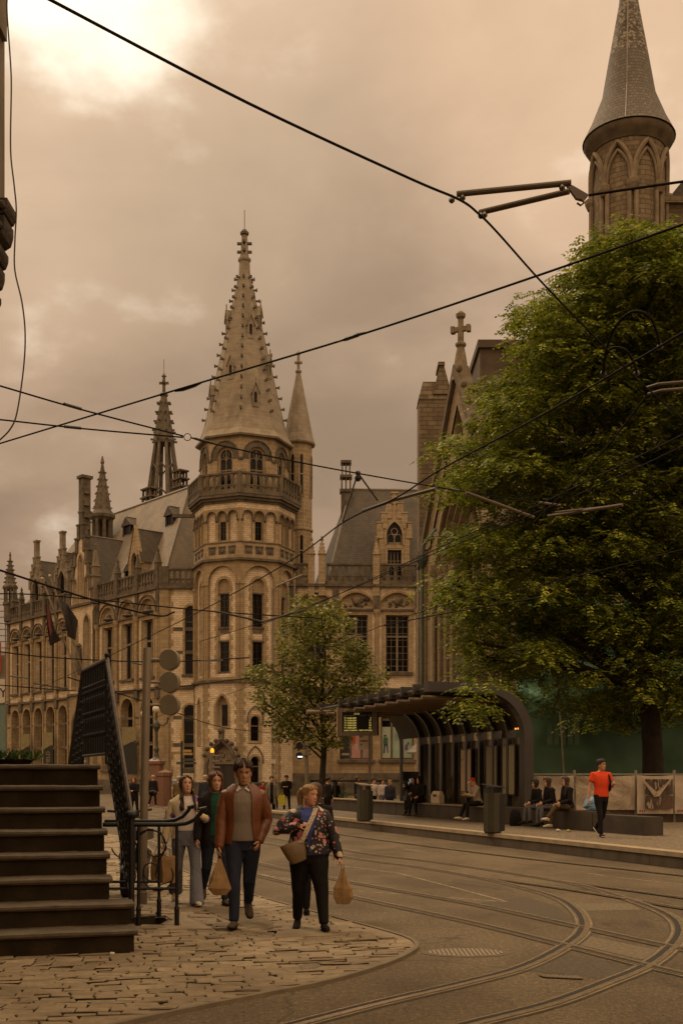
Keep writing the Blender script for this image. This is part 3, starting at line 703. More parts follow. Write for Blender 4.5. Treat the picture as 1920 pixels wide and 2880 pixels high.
for a in [0.12]+[(bs[i]+bs[i+1])/2 for i in (0, 1)]+[11.8, 17.8]+[(bs[i]+bs[i+1])/2 for i in range(3, 7)]+[33.1]:
    snd.lathe([(.27, 10.3), (.27, 10.7), (.2, 10.8), (.2, 16.7), (.32, 17.0), (.36, 17.35)], 8, lf.p(a, 0, .16)); lf.box(snd, a-.30, a+.30, 10.3, 17.3, 0, .05)
    lf.box(gry, a-.3, a+.3, 9.2, 10.1, 0, .28); lf.box(gry, a-.25, a+.25, 17.35, 19.6, 0, .2)
for a, b in ((0, gab[0]), (gab[1], LL)):
    lf.box(gry, a, b, 10.1, 10.32, 0, .28); lf.box(gry, a, b, 17.28, 17.44, 0, .22); lf.box(gry, a, b, 19.6, 19.85, -.2, .34)
    for z in (4.9, 7.4): lf.box(gry, a, b, z, z+.22, 0, .02)
    lf.box(gry, a, b, 0, 1.5, 0, .18)
for a, b in ((.5, 3.8), (4.2, 7.7), (8.1, 11.9), (17.7, 20.7), (21.1, 23.7), (24.1, 26.7), (27.1, 29.7), (30.1, 33.2)): bal(lf, a, b, 19.85, 1.75, .56)
for s in (.25, 4.0, 7.9, 17.5, 20.9, 23.9, 26.9, 29.9):
    pn = MB(); pn.cbox(lf.p(s, 20.7, -.05), (.52, .52, 1.95), rz=math.atan2(LU.y, LU.x)); pinnacle(pn, lf.p(s, 21.6, -.05), .5, 2.0, .3, math.atan2(LU.y, LU.x)); pn.build('pinnacle', GREY, PO)
flush('left')
# gable of the left wing
gf = lf.sh(.4); gc = (gab[0]+gab[1])/2; gw = gab[1]-gab[0]
gup = [('point', gc-1.9, gc-.75, 11.2, 18.6), ('point', gc+.75, gc+1.9, 11.2, 18.6)]
gf.wall(brk, rect(gab[0], gab[1], 10.3, 19.7), gup, .5); gf.wall(snd, rect(gab[0], gab[1], 0, 10.3), [('round', gc-1.5, gc+1.5, 0, 8.6)], .8)
gt = [('point', gc-.42, gc+.42, 20.1, 25.0), ('point', gc-1.55, gc-.9, 20.1, 22.6), ('point', gc+.9, gc+1.55, 20.1, 22.6)]
gf.wall(brk, [(gab[0]+.2, 19.7), (gab[1]-.2, 19.7), (gc, 28.0)], gt, .35)
for q in gup+gt[:1]+gt[1:]:
    gf.surround(snd, q, .2, 0, .1, True); window(gf, q, -.35 if q[3] > 19 else -.5, PO, 1 if q[2]-q[1] > .8 else 0, ((q[3]+q[4])/2,), .14, fm=SAND)
window(gf, ('round', gc-1.5, gc+1.5, 0, 8.6), -.8, PO, 2, (3.4, 6.4), .2, fm=SAND); gf.surround(gry, ('round', gc-1.5, gc+1.5, 0, 8.6), .35, 0, .2)
for u in (gab[0], gab[1]): gf.box(snd, u-.02, u+.02, 0, 19.7, -.4, 0)
for z in (10.3, 19.6): gf.box(gry, gab[0]-.1, gab[1]+.1, z, z+.22, 0, .28)
gry.tube([gf.p(gc, 12.5, .3), gf.p(gc, 15.2, .3)], [.5, .3], 8); gry.ball(gf.p(gc, 15.5, .3), .28, 6)
for s in (-1, 1):                              # stepped coping
    for j in range(6):
        f = j/6; u = gc+s*(gw/2-.1)*(1-f); z = 19.7+8.3*f
        gf.box(gry, u-.28, u+.28, z, z+1.5, -.45, .14); gf.box(gry, u-.36, u+.36, z+1.45, z+1.62, -.5, .2)
pn = MB(); gf.box(pn, gc-.42, gc+.42, 27.0, 33.0, -.9, .05); gf.box(pn, gc-.6, gc+.6, 33.0, 33.3, -1.1, .2); gf.box(pn, gc-.52, gc+.52, 29.4, 29.6, -1, .1)
for j in range(4): gf.box(pn, gc-.72+j*.02, gc-.40, 27.6+j*1.25, 28.2+j*1.25, -.7, -.1)
pn.build('chimney', GREY, PO)
pn = MB(); gf.box(pn, gab[0]-.3, gab[0]+.3, 19.7, 22.6, -.7, .1); gf.box(pn, gab[0]-.4, gab[0]+.4, 22.4, 22.6, -.8, .2); pinnacle(pn, gf.p(gab[0], 22.6, -.3), .62, 3.2, .3, math.atan2(LU.y, LU.x)); pn.build('pinnacle', GREYL, PO)
pn = MB(); gf.box(pn, gab[1]-.4, gab[1]+.4, 19.7, 22.6, -.8, .1); pinnacle(pn, gf.p(gab[1], 22.6, -.4), .8, 3.0, .4, math.atan2(LU.y, LU.x)); pn.build('pinnacle', GREY, PO)
flush('gable')
# roofs of the left wing
def roofmesh(name, faces, mat=SLATE, th=.12):
    m = MB()
    for f in faces: m.poly(f)
    return m.build(name, mat, PO, fix=False)
ew = 14.0
def lp(s, w, z): return LA+LU*s-LN*w+Z*z
Ea, Eb, Ec, Ed = lp(.3, .5, 20.2), lp(33.2, .5, 20.2), lp(33.2, ew, 20.2), lp(.3, ew, 20.2)
Ra, Rb = lp(5.9, 7.2, 31.6), lp(27, 7.2, 31.6)
roofmesh('roof', [[Eb, Ea, Ra, Rb], [Ea, Ed, Ra], [Ed, Ec, Rb, Ra], [Ec, Eb, Rb]], SLATE_LIT)
lm = MB(); lm.tube([Ra, Rb], .14, 6); lm.tube([Ea, Ra], .13, 6); lm.build('ridge_capping', LEAD, PO)
def dormer(s, hw, z0, ze, za, front_w, depth, label=None, gable=True, steps=True, win=True):
    f = lf.sh(-front_w); m = MB()
    if gable:
        sp_ = ('point', s-hw*.5, s+hw*.5, z0+.2, ze+.9)
        f.wall(m, [(s-hw, z0), (s+hw, z0), (s+hw, ze), (s, za), (s-hw, ze)], [sp_], .3); f.surround(m, sp_, .15, 0, .08)
        for sg in (-1, 1):
            m.add([f.p(s+sg*hw, z0, 0), f.p(s+sg*hw, ze, 0), f.p(s+sg*hw, ze, -depth), f.p(s+sg*hw, z0, -depth)], [(0, 1, 2, 3)])
            for j in range(4 if steps else 0):
                q = j/4; u = s+sg*hw*(1-q); z = ze+(za-ze)*q; f.box(m, u-.2, u+.2, z-.2, z+1.0, -.3, .1); f.box(m, u-.26, u+.26, z+.95, z+1.08, -.34, .14)
            if not steps:
                m.add([f.p(s+sg*(hw+.15), ze-.3, w) for w in (.1, -.35)]+[f.p(s, za+.25, w) for w in (.1, -.35)], [(0, 1, 3, 2)])
        if steps: f.box(m, s-.3, s+.3, za-.3, za+2.0, -.35, .1); f.box(m, s-.42, s+.42, za+2.0, za+2.2, -.4, .15)
        do = m.build('dormer', SANDL if not steps else GREYL, PO); w_ = MB(); f.fill(w_, outline(*sp_), (), -.28); w_.build('pane', GLASS, do)
    else:
        f.wall(m, rect(s-hw, s+hw, z0, ze), [('rect', s-hw*.6, s+hw*.6, z0+.1, ze-.1)], .1); do = m.build('dormer', DARKM, PO); w_ = MB(); f.fill(w_, rect(s-hw*.6, s+hw*.6, z0+.1, ze-.1), (), -.09); w_.build('pane', GLASS, do)
    r = MB(); zr = za-.1
    for sg in (-1, 1):
        r.add([f.p(s+sg*(hw+.15), ze-.15, .0 if gable else .15), f.p(s+sg*(hw+.15), ze-.15, -depth), f.p(s, zr, -depth), f.p(s, zr, .0 if gable else .15)], [(0, 1, 2, 3)])
    if not gable: r.add([f.p(s-hw-.1, ze-.15, .15), f.p(s+hw+.1, ze-.15, .15), f.p(s, zr, .1)], [(0, 1, 2)])
    r.build('dormer_roof', SLATE, do, fix=False)
    e = MB(); e.tube([f.p(s, zr+.04, 0), f.p(s, zr+.04, -depth)], .07, 5); e.build('ridge_capping', LEAD, do)
dormer(gc, 3.2, 19.8, 20.4, 27.2, .4, 5.6, gable=False)
dormer(6.1, 1.15, 20, 23.2, 26.6, .9, 4.2, steps=False)
dormer(20.9, 1.5, 20, 23.4, 26.4, .5, 5.0); dormer(27.2, 1.5, 20, 23.4, 26.4, .5, 5.0)
dormer(8.6, .7, 21.0, 22.8, 23.5, 1.6, 2.5, gable=False); dormer(5.6, .75, 27.1, 28.4, 29.3, 4.6, 2.2, gable=False); dormer(14.6, .85, 27.6, 28.9, 29.8, 4.9, 2.2, gable=False)
dormer(24.1, .7, 21, 22.6, 23.3, 1.4, 2.5, gable=False)
def stack(c, w, d, z0, z1, rz=0.0):
    m = MB(); h = z1-z0
    m.cbox((c[0], c[1], z0+h*.22), (w, d, h*.44), rz=rz); m.cbox((c[0], c[1], z0+h*.46), (w*1.25, d*1.25, h*.05), rz=rz)
    for q in (0, 1):
        zz = z0+h*(.485+.245*q); ww = w*(1-.12*q)
        for i in (-1, 0, 1):
            for j in (-1, 1):
                M_ = Matrix.Translation((c[0], c[1], 0)) @ Matrix.Rotation(rz, 4, 'Z'); v = M_ @ Vector((i*ww*.42, j*d*.4, zz+h*.1)); m.cbox(v, (ww*.15, d*.15, h*.2), rz=rz)
        m.cbox((c[0], c[1], zz+h*.215), (ww*1.2, d*1.2, h*.045), rz=rz)
    return m.build('chimney', GREY, PO)
la = math.atan2(LU.y, LU.x)
v = lp(15.3, 8.2, 0); stack(v, 1.9, 1.0, 29.8, 33.6, la); v = lp(5.5, 9.6, 0); stack(v, 1.7, 1.1, 31.5, 35.2, 0); v = lp(9.3, 8.3, 0); stack(v, 1.5, 1.0, 30.8, 34.3, la)
# corner turrets with openwork lanterns
def lantern(c, w, z0, h, name='pinnacle'):
    m = MB(); q = w/2
    m.lathe([(q, z0), (q, z0+h*.22), (q*1.18, z0+h*.24), (q*1.18, z0+h*.27)], 8, c)
    for k in range(8):
        a = rad(22.5+45*k); m.cbox((c[0]+q*.86*math.cos(a), c[1]+q*.86*math.sin(a), z0+h*.36), (q*.22, q*.3, h*.2), rz=a)
    m.lathe([(q*.95, z0+h*.45), (q*1.22, z0+h*.475), (q*1.22, z0+h*.5), (q*.85, z0+h*.54), (q*.12, z0+h*.93), (q*.2, z0+h*.945), (q*.05, z0+h)], 8, c)
    for j in range(6):
        z = z0+h*(.56+.06*j); r = q*(.82-.115*j)
        for k in range(8): a = rad(45*k); m.cbox((c[0]+(r+.07)*math.cos(a), c[1]+(r+.07)*math.sin(a), z), (.2, .1, .12), rz=a)
    return m.build(name, GREY, PO)
lantern(lp(33.3, .2, 0), 1.5, 20, 8.2); lantern(lp(18.6, 4.2, 0), 2.3, 24, 13.0)
pn = MB(); pinnacle(pn, lp(31.9, .1, 21.4), .7, 2.8, .3, la); pn.build('pinnacle', GREY, PO)
# second, openwork spire behind the roof
sc2 = Vector(((461-960)/F*134, 134, 0)); m = MB()
for k in range(8):
    a = rad(22.5+45*k); d = Vector((math.cos(a), math.sin(a), 0))
    m.tube([sc2+d*2.5+Z*30, sc2+d*1.0+Z*41.3], [.34, .2], 5)
    for q in range(2): 
        r0, z0 = (1.95, 34.5) if q == 0 else (1.5, 37.6)
        a2 = rad(22.5+45*(k+1)); m.tube([sc2+d*r0+Z*z0, sc2+(d+Vector((math.cos(a2), math.sin(a2), 0))).normalized()*r0+Z*(z0+.8), sc2+Vector((math.cos(a2), math.sin(a2), 0))*r0+Z*z0], .12, 4)
m.lathe([(1.2, 41.0), (1.3, 41.3), (.35, 46.6), (.5, 46.7), (.5, 46.9), (.2, 47.1), (.16, 48.9), (.3, 49), (.03, 49.4)], 8, sc2, rad(22.5))
for j in range(5):
    z = 41.4+j*1.1; r = 1.3-.18*j
    for k in range(8): a = rad(22.5+45*k); m.cbox(sc2+Vector((math.cos(a)*(r+.12), math.sin(a)*(r+.12), z)), (.34, .18, .2), rz=a)
for a in range(2): m.cbox(sc2+Z*48.2, (1.1, .25, .25), rz=a*math.pi/2)
m.tube([sc2+Z*49.3, sc2+Z*51], .03, 4); m.build('lantern_spire', GREY, PO)
# ---------------------------------------------------------------- short frontal wall left of the tower
ff = Fr(LA, (1, 0, 0), (0, -1, 0)); FL = 3.9
fs_ = [('round', 2.45, 3.55, 11.5, 18.0), ('round', 2.35, 3.5, 2.6, 8.6)]
ff.wall(brk, rect(.0, FL, 0, 19.6), fs_, .4)
for q in fs_:
    ff.surround(snd, q, .2, 0, .06); window(ff, q, -.4, PO, 0, (q[3]+3.2, q[4]-.9-.6), .14, fm=DARKM); ff.box(gry, q[1]-.3, q[2]+.3, q[3]-.22, q[3]-.01, 0, .2)
ff.box(snd, -.05, .95, 0, 19.6, 0, .14); ff.box(gry, 0, FL, 10.1, 10.4, 0, .24); ff.box(gry, 0, FL, 19.6, 19.85, -.2, .3)
for z in (4.6, 7.2, 13.4, 15.6): ff.box(gry, .95, FL, z, z+.35, 0, .015)
for j in range(30): q = .4 if j % 2 else .18; ff.box(snd, .95, .95+q, 1.6+j*.6, 1.6+j*.6+.59, 0, .02)
ff.box(gry, 0, FL, 0, 1.4, .0, .16); bal(ff, .9, FL-.3, 19.85, 1.75, .6); ff.box(gry, 0, .9, 19.85, 21.75, -.5, .1)
flush('front')
# ---------------------------------------------------------------- right wing
RF = Fr((-5.4, 107.6, 0), (1, .03, 0)); RL = 19
cs = [2.9, 6.8, 10.7, 14.6]; ru = [('rect', c-1.1, c+1.1, 11.7, 17.1) for c in cs]; rl = [('seg', c-1.6, c+1.6, 17.75, 19.2) for c in cs]
RF.wall(brk, rect(0, RL, 9.9, 19.75), ru+rl, .45); rg = [('rect', c-1.55, c+1.55, 3.4, 8.4) for c in cs]
RF.wall(snd, rect(0, RL, 0, 9.9), rg[1:], .4)
for c, q in zip(cs, ru):
    window(RF, q, -.45, PO, 1, (15.1,), .17, lights=1, fm=GREYL); RF.surround(snd, q, .38, 0, .05); RF.box(gry, c-1.5, c+1.5, 11.4, 11.68, 0, .28)
    RF.fill(trm, outline('seg', c-1.6, c+1.6, 17.75, 19.2), (), -.2); RF.surround(snd, ('seg', c-1.6, c+1.6, 17.75, 19.2), .2, 0, .16)
    for j in range(22): gry.ball(RF.p(c+R.uniform(-1.1, 1.1), 17.95+R.random()*.7, -.16), R.uniform(.08, .2), 5)
    gry.ball(RF.p(c, 18.3, -.12), .32, 6)
for c, q in list(zip(cs, rg))[1:]:
    window(RF, q, -.4, PO, 2, (7.2,), .22, fm=GREY); RF.surround(snd, q, .25, 0, .05); RF.box(gry, c-1.8, c+1.8, 3.1, 3.38, 0, .25)
for c in (.9, 4.85, 8.75, 12.65):
    snd.lathe([(.26, 9.9), (.2, 10.4), (.2, 16.9), (.34, 17.3), (.36, 17.6)], 8, RF.p(c, 0, .16)); RF.box(snd, c-.35, c+.35, 0, 9.9, 0, .1); RF.box(gry, c-.3, c+.3, 17.6, 19.7, 0, .24)
for z0, z1, w in ((9.9, 10.15, .26), (17.5, 17.7, .2), (19.75, 20.0, .34), (0, 2.1, .16)): RF.box(gry, 0, RL, z0, z1, -.2 if z0 > 19 else 0, w)
for a, b in ((.1, 2.3), (4.0, 8.3), (9.1, 12.6), (13.2, 17)): bal(RF, a, b, 20.0, 2.0, .66)
for c in (2.55, 3.55, 8.7, 12.9):
    pn = MB(); pn.cbox(RF.p(c, 20.6, -.05), (.62, .62, 3.4)); pinnacle(pn, RF.p(c, 22.2, -.05), .62, 2.4, .3); pn.build('pinnacle', SANDL, PO)
A, B, C, D_ = Vector((-1.3, 108.7, 20.6)), Vector((14, 109.2, 20.6)), Vector((14, 121, 20.6)), Vector((-3.4, 120, 20.6)); r1, r2 = Vector((.85, 114, 30.6)), Vector((13, 114.5, 30.6))
roofmesh('roof', [[A, B, r2, r1], [D_, A, r1], [C, D_, r1, r2], [B, C, r2]])
lm = MB(); lm.tube([A, r1], .12, 6); lm.tube([r1, r2], .12, 6); lm.build('ridge_capping', LEAD, PO); stack((.45, 113.4), 1.0, 1.0, 27.5, 33.4)
f = Fr((5.05, 108.5, 0), (1, .03, 0)); dm = MB(); hw = 1.45        # stone dormer of the right wing
ds = [('rect', -.66, .66, 20.6, 23.4), ('point', -.75, .75, 23.9, 26.1)]
f.wall(dm, [(-hw, 20.2), (hw, 20.2), (hw, 25.0), (0, 28.0), (-hw, 25.0)], ds, .35)
for q in ds: f.surround(dm, q, .2, 0, .08)
for s in (-1, 1):
    dm.add([f.p(s*hw, 20.2, 0), f.p(s*hw, 25, 0), f.p(s*hw, 25, -4), f.p(s*hw, 20.2, -4)], [(0, 1, 2, 3)])
    for j in range(3): u, z = s*(hw-.05-.42*j), 25.0+.95*j; f.box(dm, u-.28, u+.28, z-.5, z+1.0, -.4, .08); f.box(dm, u-.34, u+.34, z+.95, z+1.1, -.45, .13)
f.box(dm, -.22, .22, 27.8, 28.8, -.4, .05); f.box(dm, -.34, .34, 28.8, 28.95, -.5, .12); f.box(dm, -.8, .8, 23.55, 23.75, 0, .12)
do = dm.build('dormer', SANDL, PO); m = MB(); f.fill(m, rect(-.66, .66, 20.6, 23.4), (), -.33); f.fill(m, outline(*ds[1]), (), -.33); m.build('pane', GLASS, do)
m = MB(); f.surround(m, ('round', -.62, -.06, 24.0, 24.9), .07, -.3, -.18); f.surround(m, ('round', .06, .62, 24.0, 24.9), .07, -.3, -.18); f.surround(m, ('circle', -.26, .26, 24.95, 25.47), .1, -.3, -.18, True); f.fill(m, rect(-.75, .75, 23.9, 24.2), (), -.25)
for u in (-.33, 0, .33): f.box(m, u-.03, u+.03, 20.6, 23.4, -.32, -.27)
for z in (21.5, 22.4): f.box(m, -.66, .66, z-.025, z+.025, -.315, -.275)
m.build('tracery', GREYL, do)
m = MB()
for s in (-1, 1): m.poly([f.p(s*(hw+.2), 24.8, -.2), f.p(s*(hw+.2), 24.8, -3.4), f.p(0, 27.8, -4.2), f.p(0, 27.8, -.2)])
m.build('dormer_roof', SLATE, do, fix=False)
# merged masonry parts
flush('right')
m = MB(); m.tube([at(1152/1, 0, 1)*0+Vector((-4.3, 104.6, 10)), Vector((-4.3, 104.6, 20.5))], .07, 6); m.build('downpipe', LEAD, PO)
m = MB(); m.tube([lp(12.0, -.5, 10.2), lp(12.0, -.5, 18.8), lp(11.6, -.4, 19.4)], .09, 6); m.build('downpipe', plain('zinc_pipe', (.14, .115, .08), .5), PO)
m = MB(); v = octv(-2, 5.3); m.box(v.x-1.5, v.x+.6, v.y-.5, v.y-.2, 26.3, 26.6); m.build('gargoyle', GREY, PO)
# ------------------------------------------------------------------ church on the right
CHS = brick('church_rubble', (.20, .15, .092), (.125, .092, .055), (.085, .062, .037), .62, .27, .018, stain=(.05, .036, .022), st=.6, bump=.7)
CHT = brick('church_ashlar', (.27, .205, .128), (.225, .168, .102), (.15, .11, .066), .9, .42, .012, st=.45)
CHD = plain('church_dark_stone', (.10, .074, .045), .9, .3, 1.5, .3, 9)
CH = thing('church', 'grey stone church with conical round turret, gable cross and stair buttress', 'church', (6.4, 62, 0))
def cpart(n, mb, m, **k): return mb.build(n, m, CH, **k)
cf = Fr((4.9, 67.8, 0), (.25, -.97, 0)); wall_, tr_, dk = MB(), MB(), MB()
cf.wall(wall_, [(0, 0), (12, 0), (12, 15), (6, 23.6), (0, 15)], [('point', 2.1, 9.9, 1.0, 18.6), ('point', 5.4, 6.6, 19.6, 21.8)], 1.1)
for i, e in enumerate((0, .34, .7, 1.05)): 
    w = -.25*i; cf.surround(tr_, ('point', 2.1+e, 9.9-e, 1.0, 18.6-e*1.2), .16, w-.25, w+.14)
    for u in (2.05+e, 9.95-e): tr_.lathe([(.2, 1), (.13, 1.4), (.13, 13.2), (.24, 13.6), (.24, 13.9)], 8, cf.p(u, 0, w+.1))
f2 = cf.sh(-1.1); f2.wall(wall_, rect(2.1, 9.9, 1, 18.6), [('point', 3, 5.7, 4, 15.5), ('point', 6.3, 9, 4, 15.5), ('circle', 5, 7, 15.6, 17.6)], .5)
gl = MB(); f2.fill(gl, rect(2.5, 9.5, 3.5, 18), (), -.5); cpart('window', gl, GLASS)
for q in (('point', 3, 5.7, 4, 15.5), ('point', 6.3, 9, 4, 15.5)): f2.surround(tr_, q, .22, 0, .2)
for u in (.45, 11.55): tr_.lathe([(.3, 0), (.22, .6), (.22, 14.6), (.4, 15)], 8, cf.p(u, 0, .15))
for s in (-1, 1):                          # coping with crockets
    L = [cf.p(6+s*6.2, 14.6, w) for w in (.35, -.55)]+[cf.p(6, 24.15, w) for w in (.35, -.55)]
    dk.prism([L[0], L[1], L[3], L[2]], Vector((0, 0, -.55)))
    for j in range(9): f = (j+.5)/9; dk.ball(cf.p(6+s*6.2*(1-f), 14.85+9.5*f, .1), .17, 6, (1, 1, 1.3))
    tr_.add([cf.p(6+s*5.6, 15.1, .12), cf.p(6+s*4.6, 15.1, .12), cf.p(6, 22.0, .12), cf.p(6, 23.4, .12)], [(0, 1, 2, 3)])
cpart('gable_coping', dk, CHD); cpart('gable_wall', wall_, CHT, fix=False); cpart('arch_moulding', tr_, CHT)
m = MB(); c = cf.p(6, 24.6, -.1); m.lathe([(.5, -1.3), (.28, .1), (.2, .5), (.3, .6), (.3, .72), (.17, .8), (.15, 2.05), (.25, 2.15), (.27, 2.32), (.08, 2.5)], 8, c)
d = Vector((.93, -.37, 0)); m.cbox(c+Z*1.5, (1.0, .22, .24), rz=math.atan2(d.y, d.x)); 
for s in (-1, 1): m.cbox(c+Z*1.5+d*s*.44, (.2, .3, .36), rz=math.atan2(d.y, d.x))
cpart('gable_cross', m, plain('cross_stone', (.15, .11, .065), .9, .3, 4, .3, 12))
m = MB(); m.box(4.75, 6.55, 69.6, 71.4, 0, 25.1)
m.add([(4.7, 69.55, 24.8), (6.6, 69.55, 24.8), (6.6, 71.4, 24.8), (4.7, 71.4, 24.8), (5.0, 69.9, 26.0), (5.8, 69.9, 26.0), (5.8, 71.3, 26.0), (5.0, 71.3, 26.0)], [(0, 1, 5, 4), (4, 5, 6, 7), (0, 4, 7, 3), (1, 2, 6, 5), (2, 3, 7, 6)])
m.prism([(5.6, 69.5, 25.1), (6.62, 69.5, 25.1), (6.62, 69.5, 25.5), (6.25, 69.5, 26.9), (6.0, 69.5, 26.9)], (0, 1.8, 0)); m.box(5.9, 6.3, 69.4, 71.3, 26.85, 27.05)
m.box(4.68, 6.5, 69.5, 71.3, 0, 9.0); m.box(4.71, 6.5, 69.55, 71.3, 9, 15.5)
cpart('stair_buttress', m, CHS)
g = plain('verdigris_pipe', (.05, .06, .04), .6, .2, 3); m = MB(); x = (1188-960)/F*64.6
m.tube([(x, 64.9, 0), (x, 64.9, 13.6)], .1, 8); m.lathe([(.14, 13.6), (.34, 14.0), (.36, 14.3)], 8, (x, 64.9, 0)); m.tube([(x, 64.9, 14.2), (x+.05, 65, 14.9), (x+.5, 65.1, 15.5), (x+.8, 65.3, 15.9)], .1, 8); cpart('downpipe', m, g)
Nn = -cf.N; apx = cf.p(6, 23.2, -.6)
m = MB(); e1 = cf.p(11.8, 14.8, -.6); e0 = cf.p(.2, 14.8, -.6)
m.poly([e1, e1+Nn*26, apx+Nn*26, apx]); m.poly([apx, apx+Nn*26, e0+Nn*26, e0]); 
t = NT('church_roof_tiles'); wv = t.n('ShaderNodeTexWave', bands_direction='Z'); wv.inputs['Scale'].default_value = 1.1; wv.inputs['Distortion'].default_value = .8; t.l(t.pos(), wv.inputs[0])
t.bump(wv.outputs[1], .8, .06); CRF = t.fin(t.mix(wv.outputs[1], (.04, .028, .018), (.10, .072, .043)), .85)
cpart('nave_roof', m, CRF, fix=False)
m = MB(); cap = MB(); cap.tube([apx+Z*.1+Nn*1.2, apx+Z*.1+Nn*26], .25, 6); m.add([e1, e1+Nn*26, e1+Nn*26-Z*14.8, e1-Z*14.8], [(0, 1, 2, 3)]); cpart('nave_wall', m, CHS, fix=False); cpart('ridge', cap, CHD)
m = MB(); m.box(9.0, 24, 74, 84, 0, 29.6); m.box(8.85, 24, 73.8, 84, 29.6, 30.1); cpart('crossing_tower', m, plain('crossing_tower_stone', (.085, .06, .038), .9, .3, 1.2))  # plain stone, darker than the nave walls
# round turret
TT = Vector((16.4, 65, 0)); m = MB(); m.lathe([(2.0, 0), (2.0, 37.6)], 32, TT); cpart('turret_wall', m, CHS, smooth=True)
m = MB(); m.lathe([(2.06, 37.25), (2.15, 37.4), (2.36, 37.6), (2.5, 37.82), (2.52, 37.95), (2.4, 38.02)], 40, TT); cpart('turret_cornice', m, CHD, smooth=True)
t = NT('turret_slate'); b = t.n('ShaderNodeTexBrick'); cx = t.n('ShaderNodeSeparateXYZ'); t.l(t.opos(), cx.inputs[0])
tcx = t.math('SUBTRACT', cx.outputs[0], 16.4-6.4); tcy = t.math('SUBTRACT', cx.outputs[1], 3.0); an = t.math('ARCTAN2', tcy, tcx)
k = t.n('ShaderNodeCombineXYZ'); t.l(t.math('MULTIPLY', an, 2.4), k.inputs[0]); t.l(cx.outputs[2], k.inputs[1]); t.l(k.outputs[0], b.inputs[0])
b.inputs['Scale'].default_value = 1; b.inputs['Brick Width'].default_value = .34; b.inputs['Row Height'].default_value = .2; b.inputs['Mortar Size'].default_value = .016
for q, cc in (('Color1', (.125, .10, .07)), ('Color2', (.088, .07, .048)), ('Mortar', (.04, .031, .02))): b.inputs[q].default_value = (*cc, 1)
up_ = t.ramp(cx.outputs[2], 42.6, 42.75); pat = t.ramp(t.noise(1.6, 6), .42, .6)
cc = t.mix(t.math('MULTIPLY', up_, pat), b.outputs[0], (.05, .036, .022)); cc = t.mix(t.math('MULTIPLY', t.math('MULTIPLY', up_, t.ramp(t.noise(5, 3), .5, .56)), t.math('SUBTRACT', 1.0, b.outputs[1])), cc, (.24, .20, .14))
cc = t.mix(t.ramp(t.noise(4.2, 2), .66, .72), cc, (.22, .18, .125)); t.bump(b.outputs[1], .5, -.03)
m = MB(); m.lathe([(2.6, 38.0), (2.1, 39.0), (1.5, 40.5), (1.19, 42.3), (.56, 45.8), (.02, 50.6)], 40, TT); cpart('turret_roof', m, t.fin(cc, .75), smooth=True)
m = MB(); a = rad(-108); dv = Vector((math.cos(a), math.sin(a), 0)); m.tube([TT+dv*(r+.02)+Z*z for r, z in [(2.6, 38.0), (2.1, 39.0), (1.5, 40.5), (1.19, 42.3), (.56, 45.8), (.02, 50.6)]], .035, 4); cpart('lightning_rod', m, LEAD)
m = MB()
for k in range(8):
    a0 = rad(-98+45*k)
    for (pz, rr_) in ((0, .17),):
        cpt = TT+Vector((math.cos(a0)*2.12, math.sin(a0)*2.12, 0))
        for da in (-.09, .09): c = TT+Vector((math.cos(a0+da)*2.1, math.sin(a0+da)*2.1, 0)); m.lathe([(.13, 0), (.13, 34.3)], 6, c)
        m.lathe([(.2, 34.2), (.34, 34.5), (.36, 34.75), (.3, 34.8)], 8, cpt)
    n = 12
    for e, ri, wd in ((0, 2.14, .13), (.3, 2.08, .09)):
        P = []
        for j in range(n+1):
            q = j/n; h = 2.15-e*1.5
            zz = 34.85+h*math.sqrt(max(0, 4-(1+abs(2*q-1))**2))/1.732
            th = a0+rad(45)*(q*(1-e*.5)+e*.25); P.append(TT+Vector((math.cos(th)*ri, math.sin(th)*ri, zz)))
        m.tube(P, wd, 6)
cpart('turret_arcade', m, plain('turret_stone', (.165, .122, .075), .9, .3, 1.5, .3, 9))
m = MB(); m.box(17.6, 30, 64.6, 76, 0, 34.2); m.box(17.3, 30, 64.3, 76, 34.2, 34.6); cpart('transept_wall', m, CHS)
m = MB(); m.poly([(18.4, 66, 34.6), (18.4, 76, 34.6), (26, 76, 44), (26, 66, 44)]); m.poly([(18.4, 66, 34.6), (26, 66, 44), (34, 66, 34.6)]); cpart('transept_roof', m, SLATE, fix=False)
# scaffold net
t = NT('green_scaffold_net'); wv = t.noise(1.1, 6, t.scaled(t.pos(), (1, 1, .6)), .6, 1.2); t.bump(wv, .8, .25)
NETM = t.fin(t.mix(t.ramp(wv, .3, .7), (.070, .155, .095), (.13, .26, .155)), .75, .25)
SN = thing('scaffold', 'green netted scaffold wrapped round the church base behind the tram shelter', 'scaffold', (12, 47, 0))
def netsheet(x0, x1, y, z0, z1, nx, nz, amp, swag=0, seed=0):
    m = MB(); vs = []
    for j in range(nz+1):
        for i in range(nx+1):
            x = x0+(x1-x0)*i/nx; b = z0+swag*abs(math.sin(i/nx*math.pi*2.5+.5)); z = b+(z1-b)*j/nz
            vs.append((x, y+amp*noise.noise(Vector((x*.7+z*.6, z*.5+seed, seed)))+amp*.6*noise.noise(Vector((x*2+z, z*1.3, seed+3))), z))
    m.add(vs, [(j*(nx+1)+i, j*(nx+1)+i+1, (j+1)*(nx+1)+i+1, (j+1)*(nx+1)+i) for j in range(nz) for i in range(nx)]); return m
netsheet(7.1, 21, 46.4, 3.7, 8.9, 60, 24, 1.0, .8).build('net', NETM, SN, smooth=True, fix=False)
netsheet(7.3, 21, 47.6, .0, 5.4, 50, 20, .22, 0, 5).build('net', plain('dark_green_net', (.055, .10, .058), .85, .3, .6, .3, 3), SN, smooth=True, fix=False)
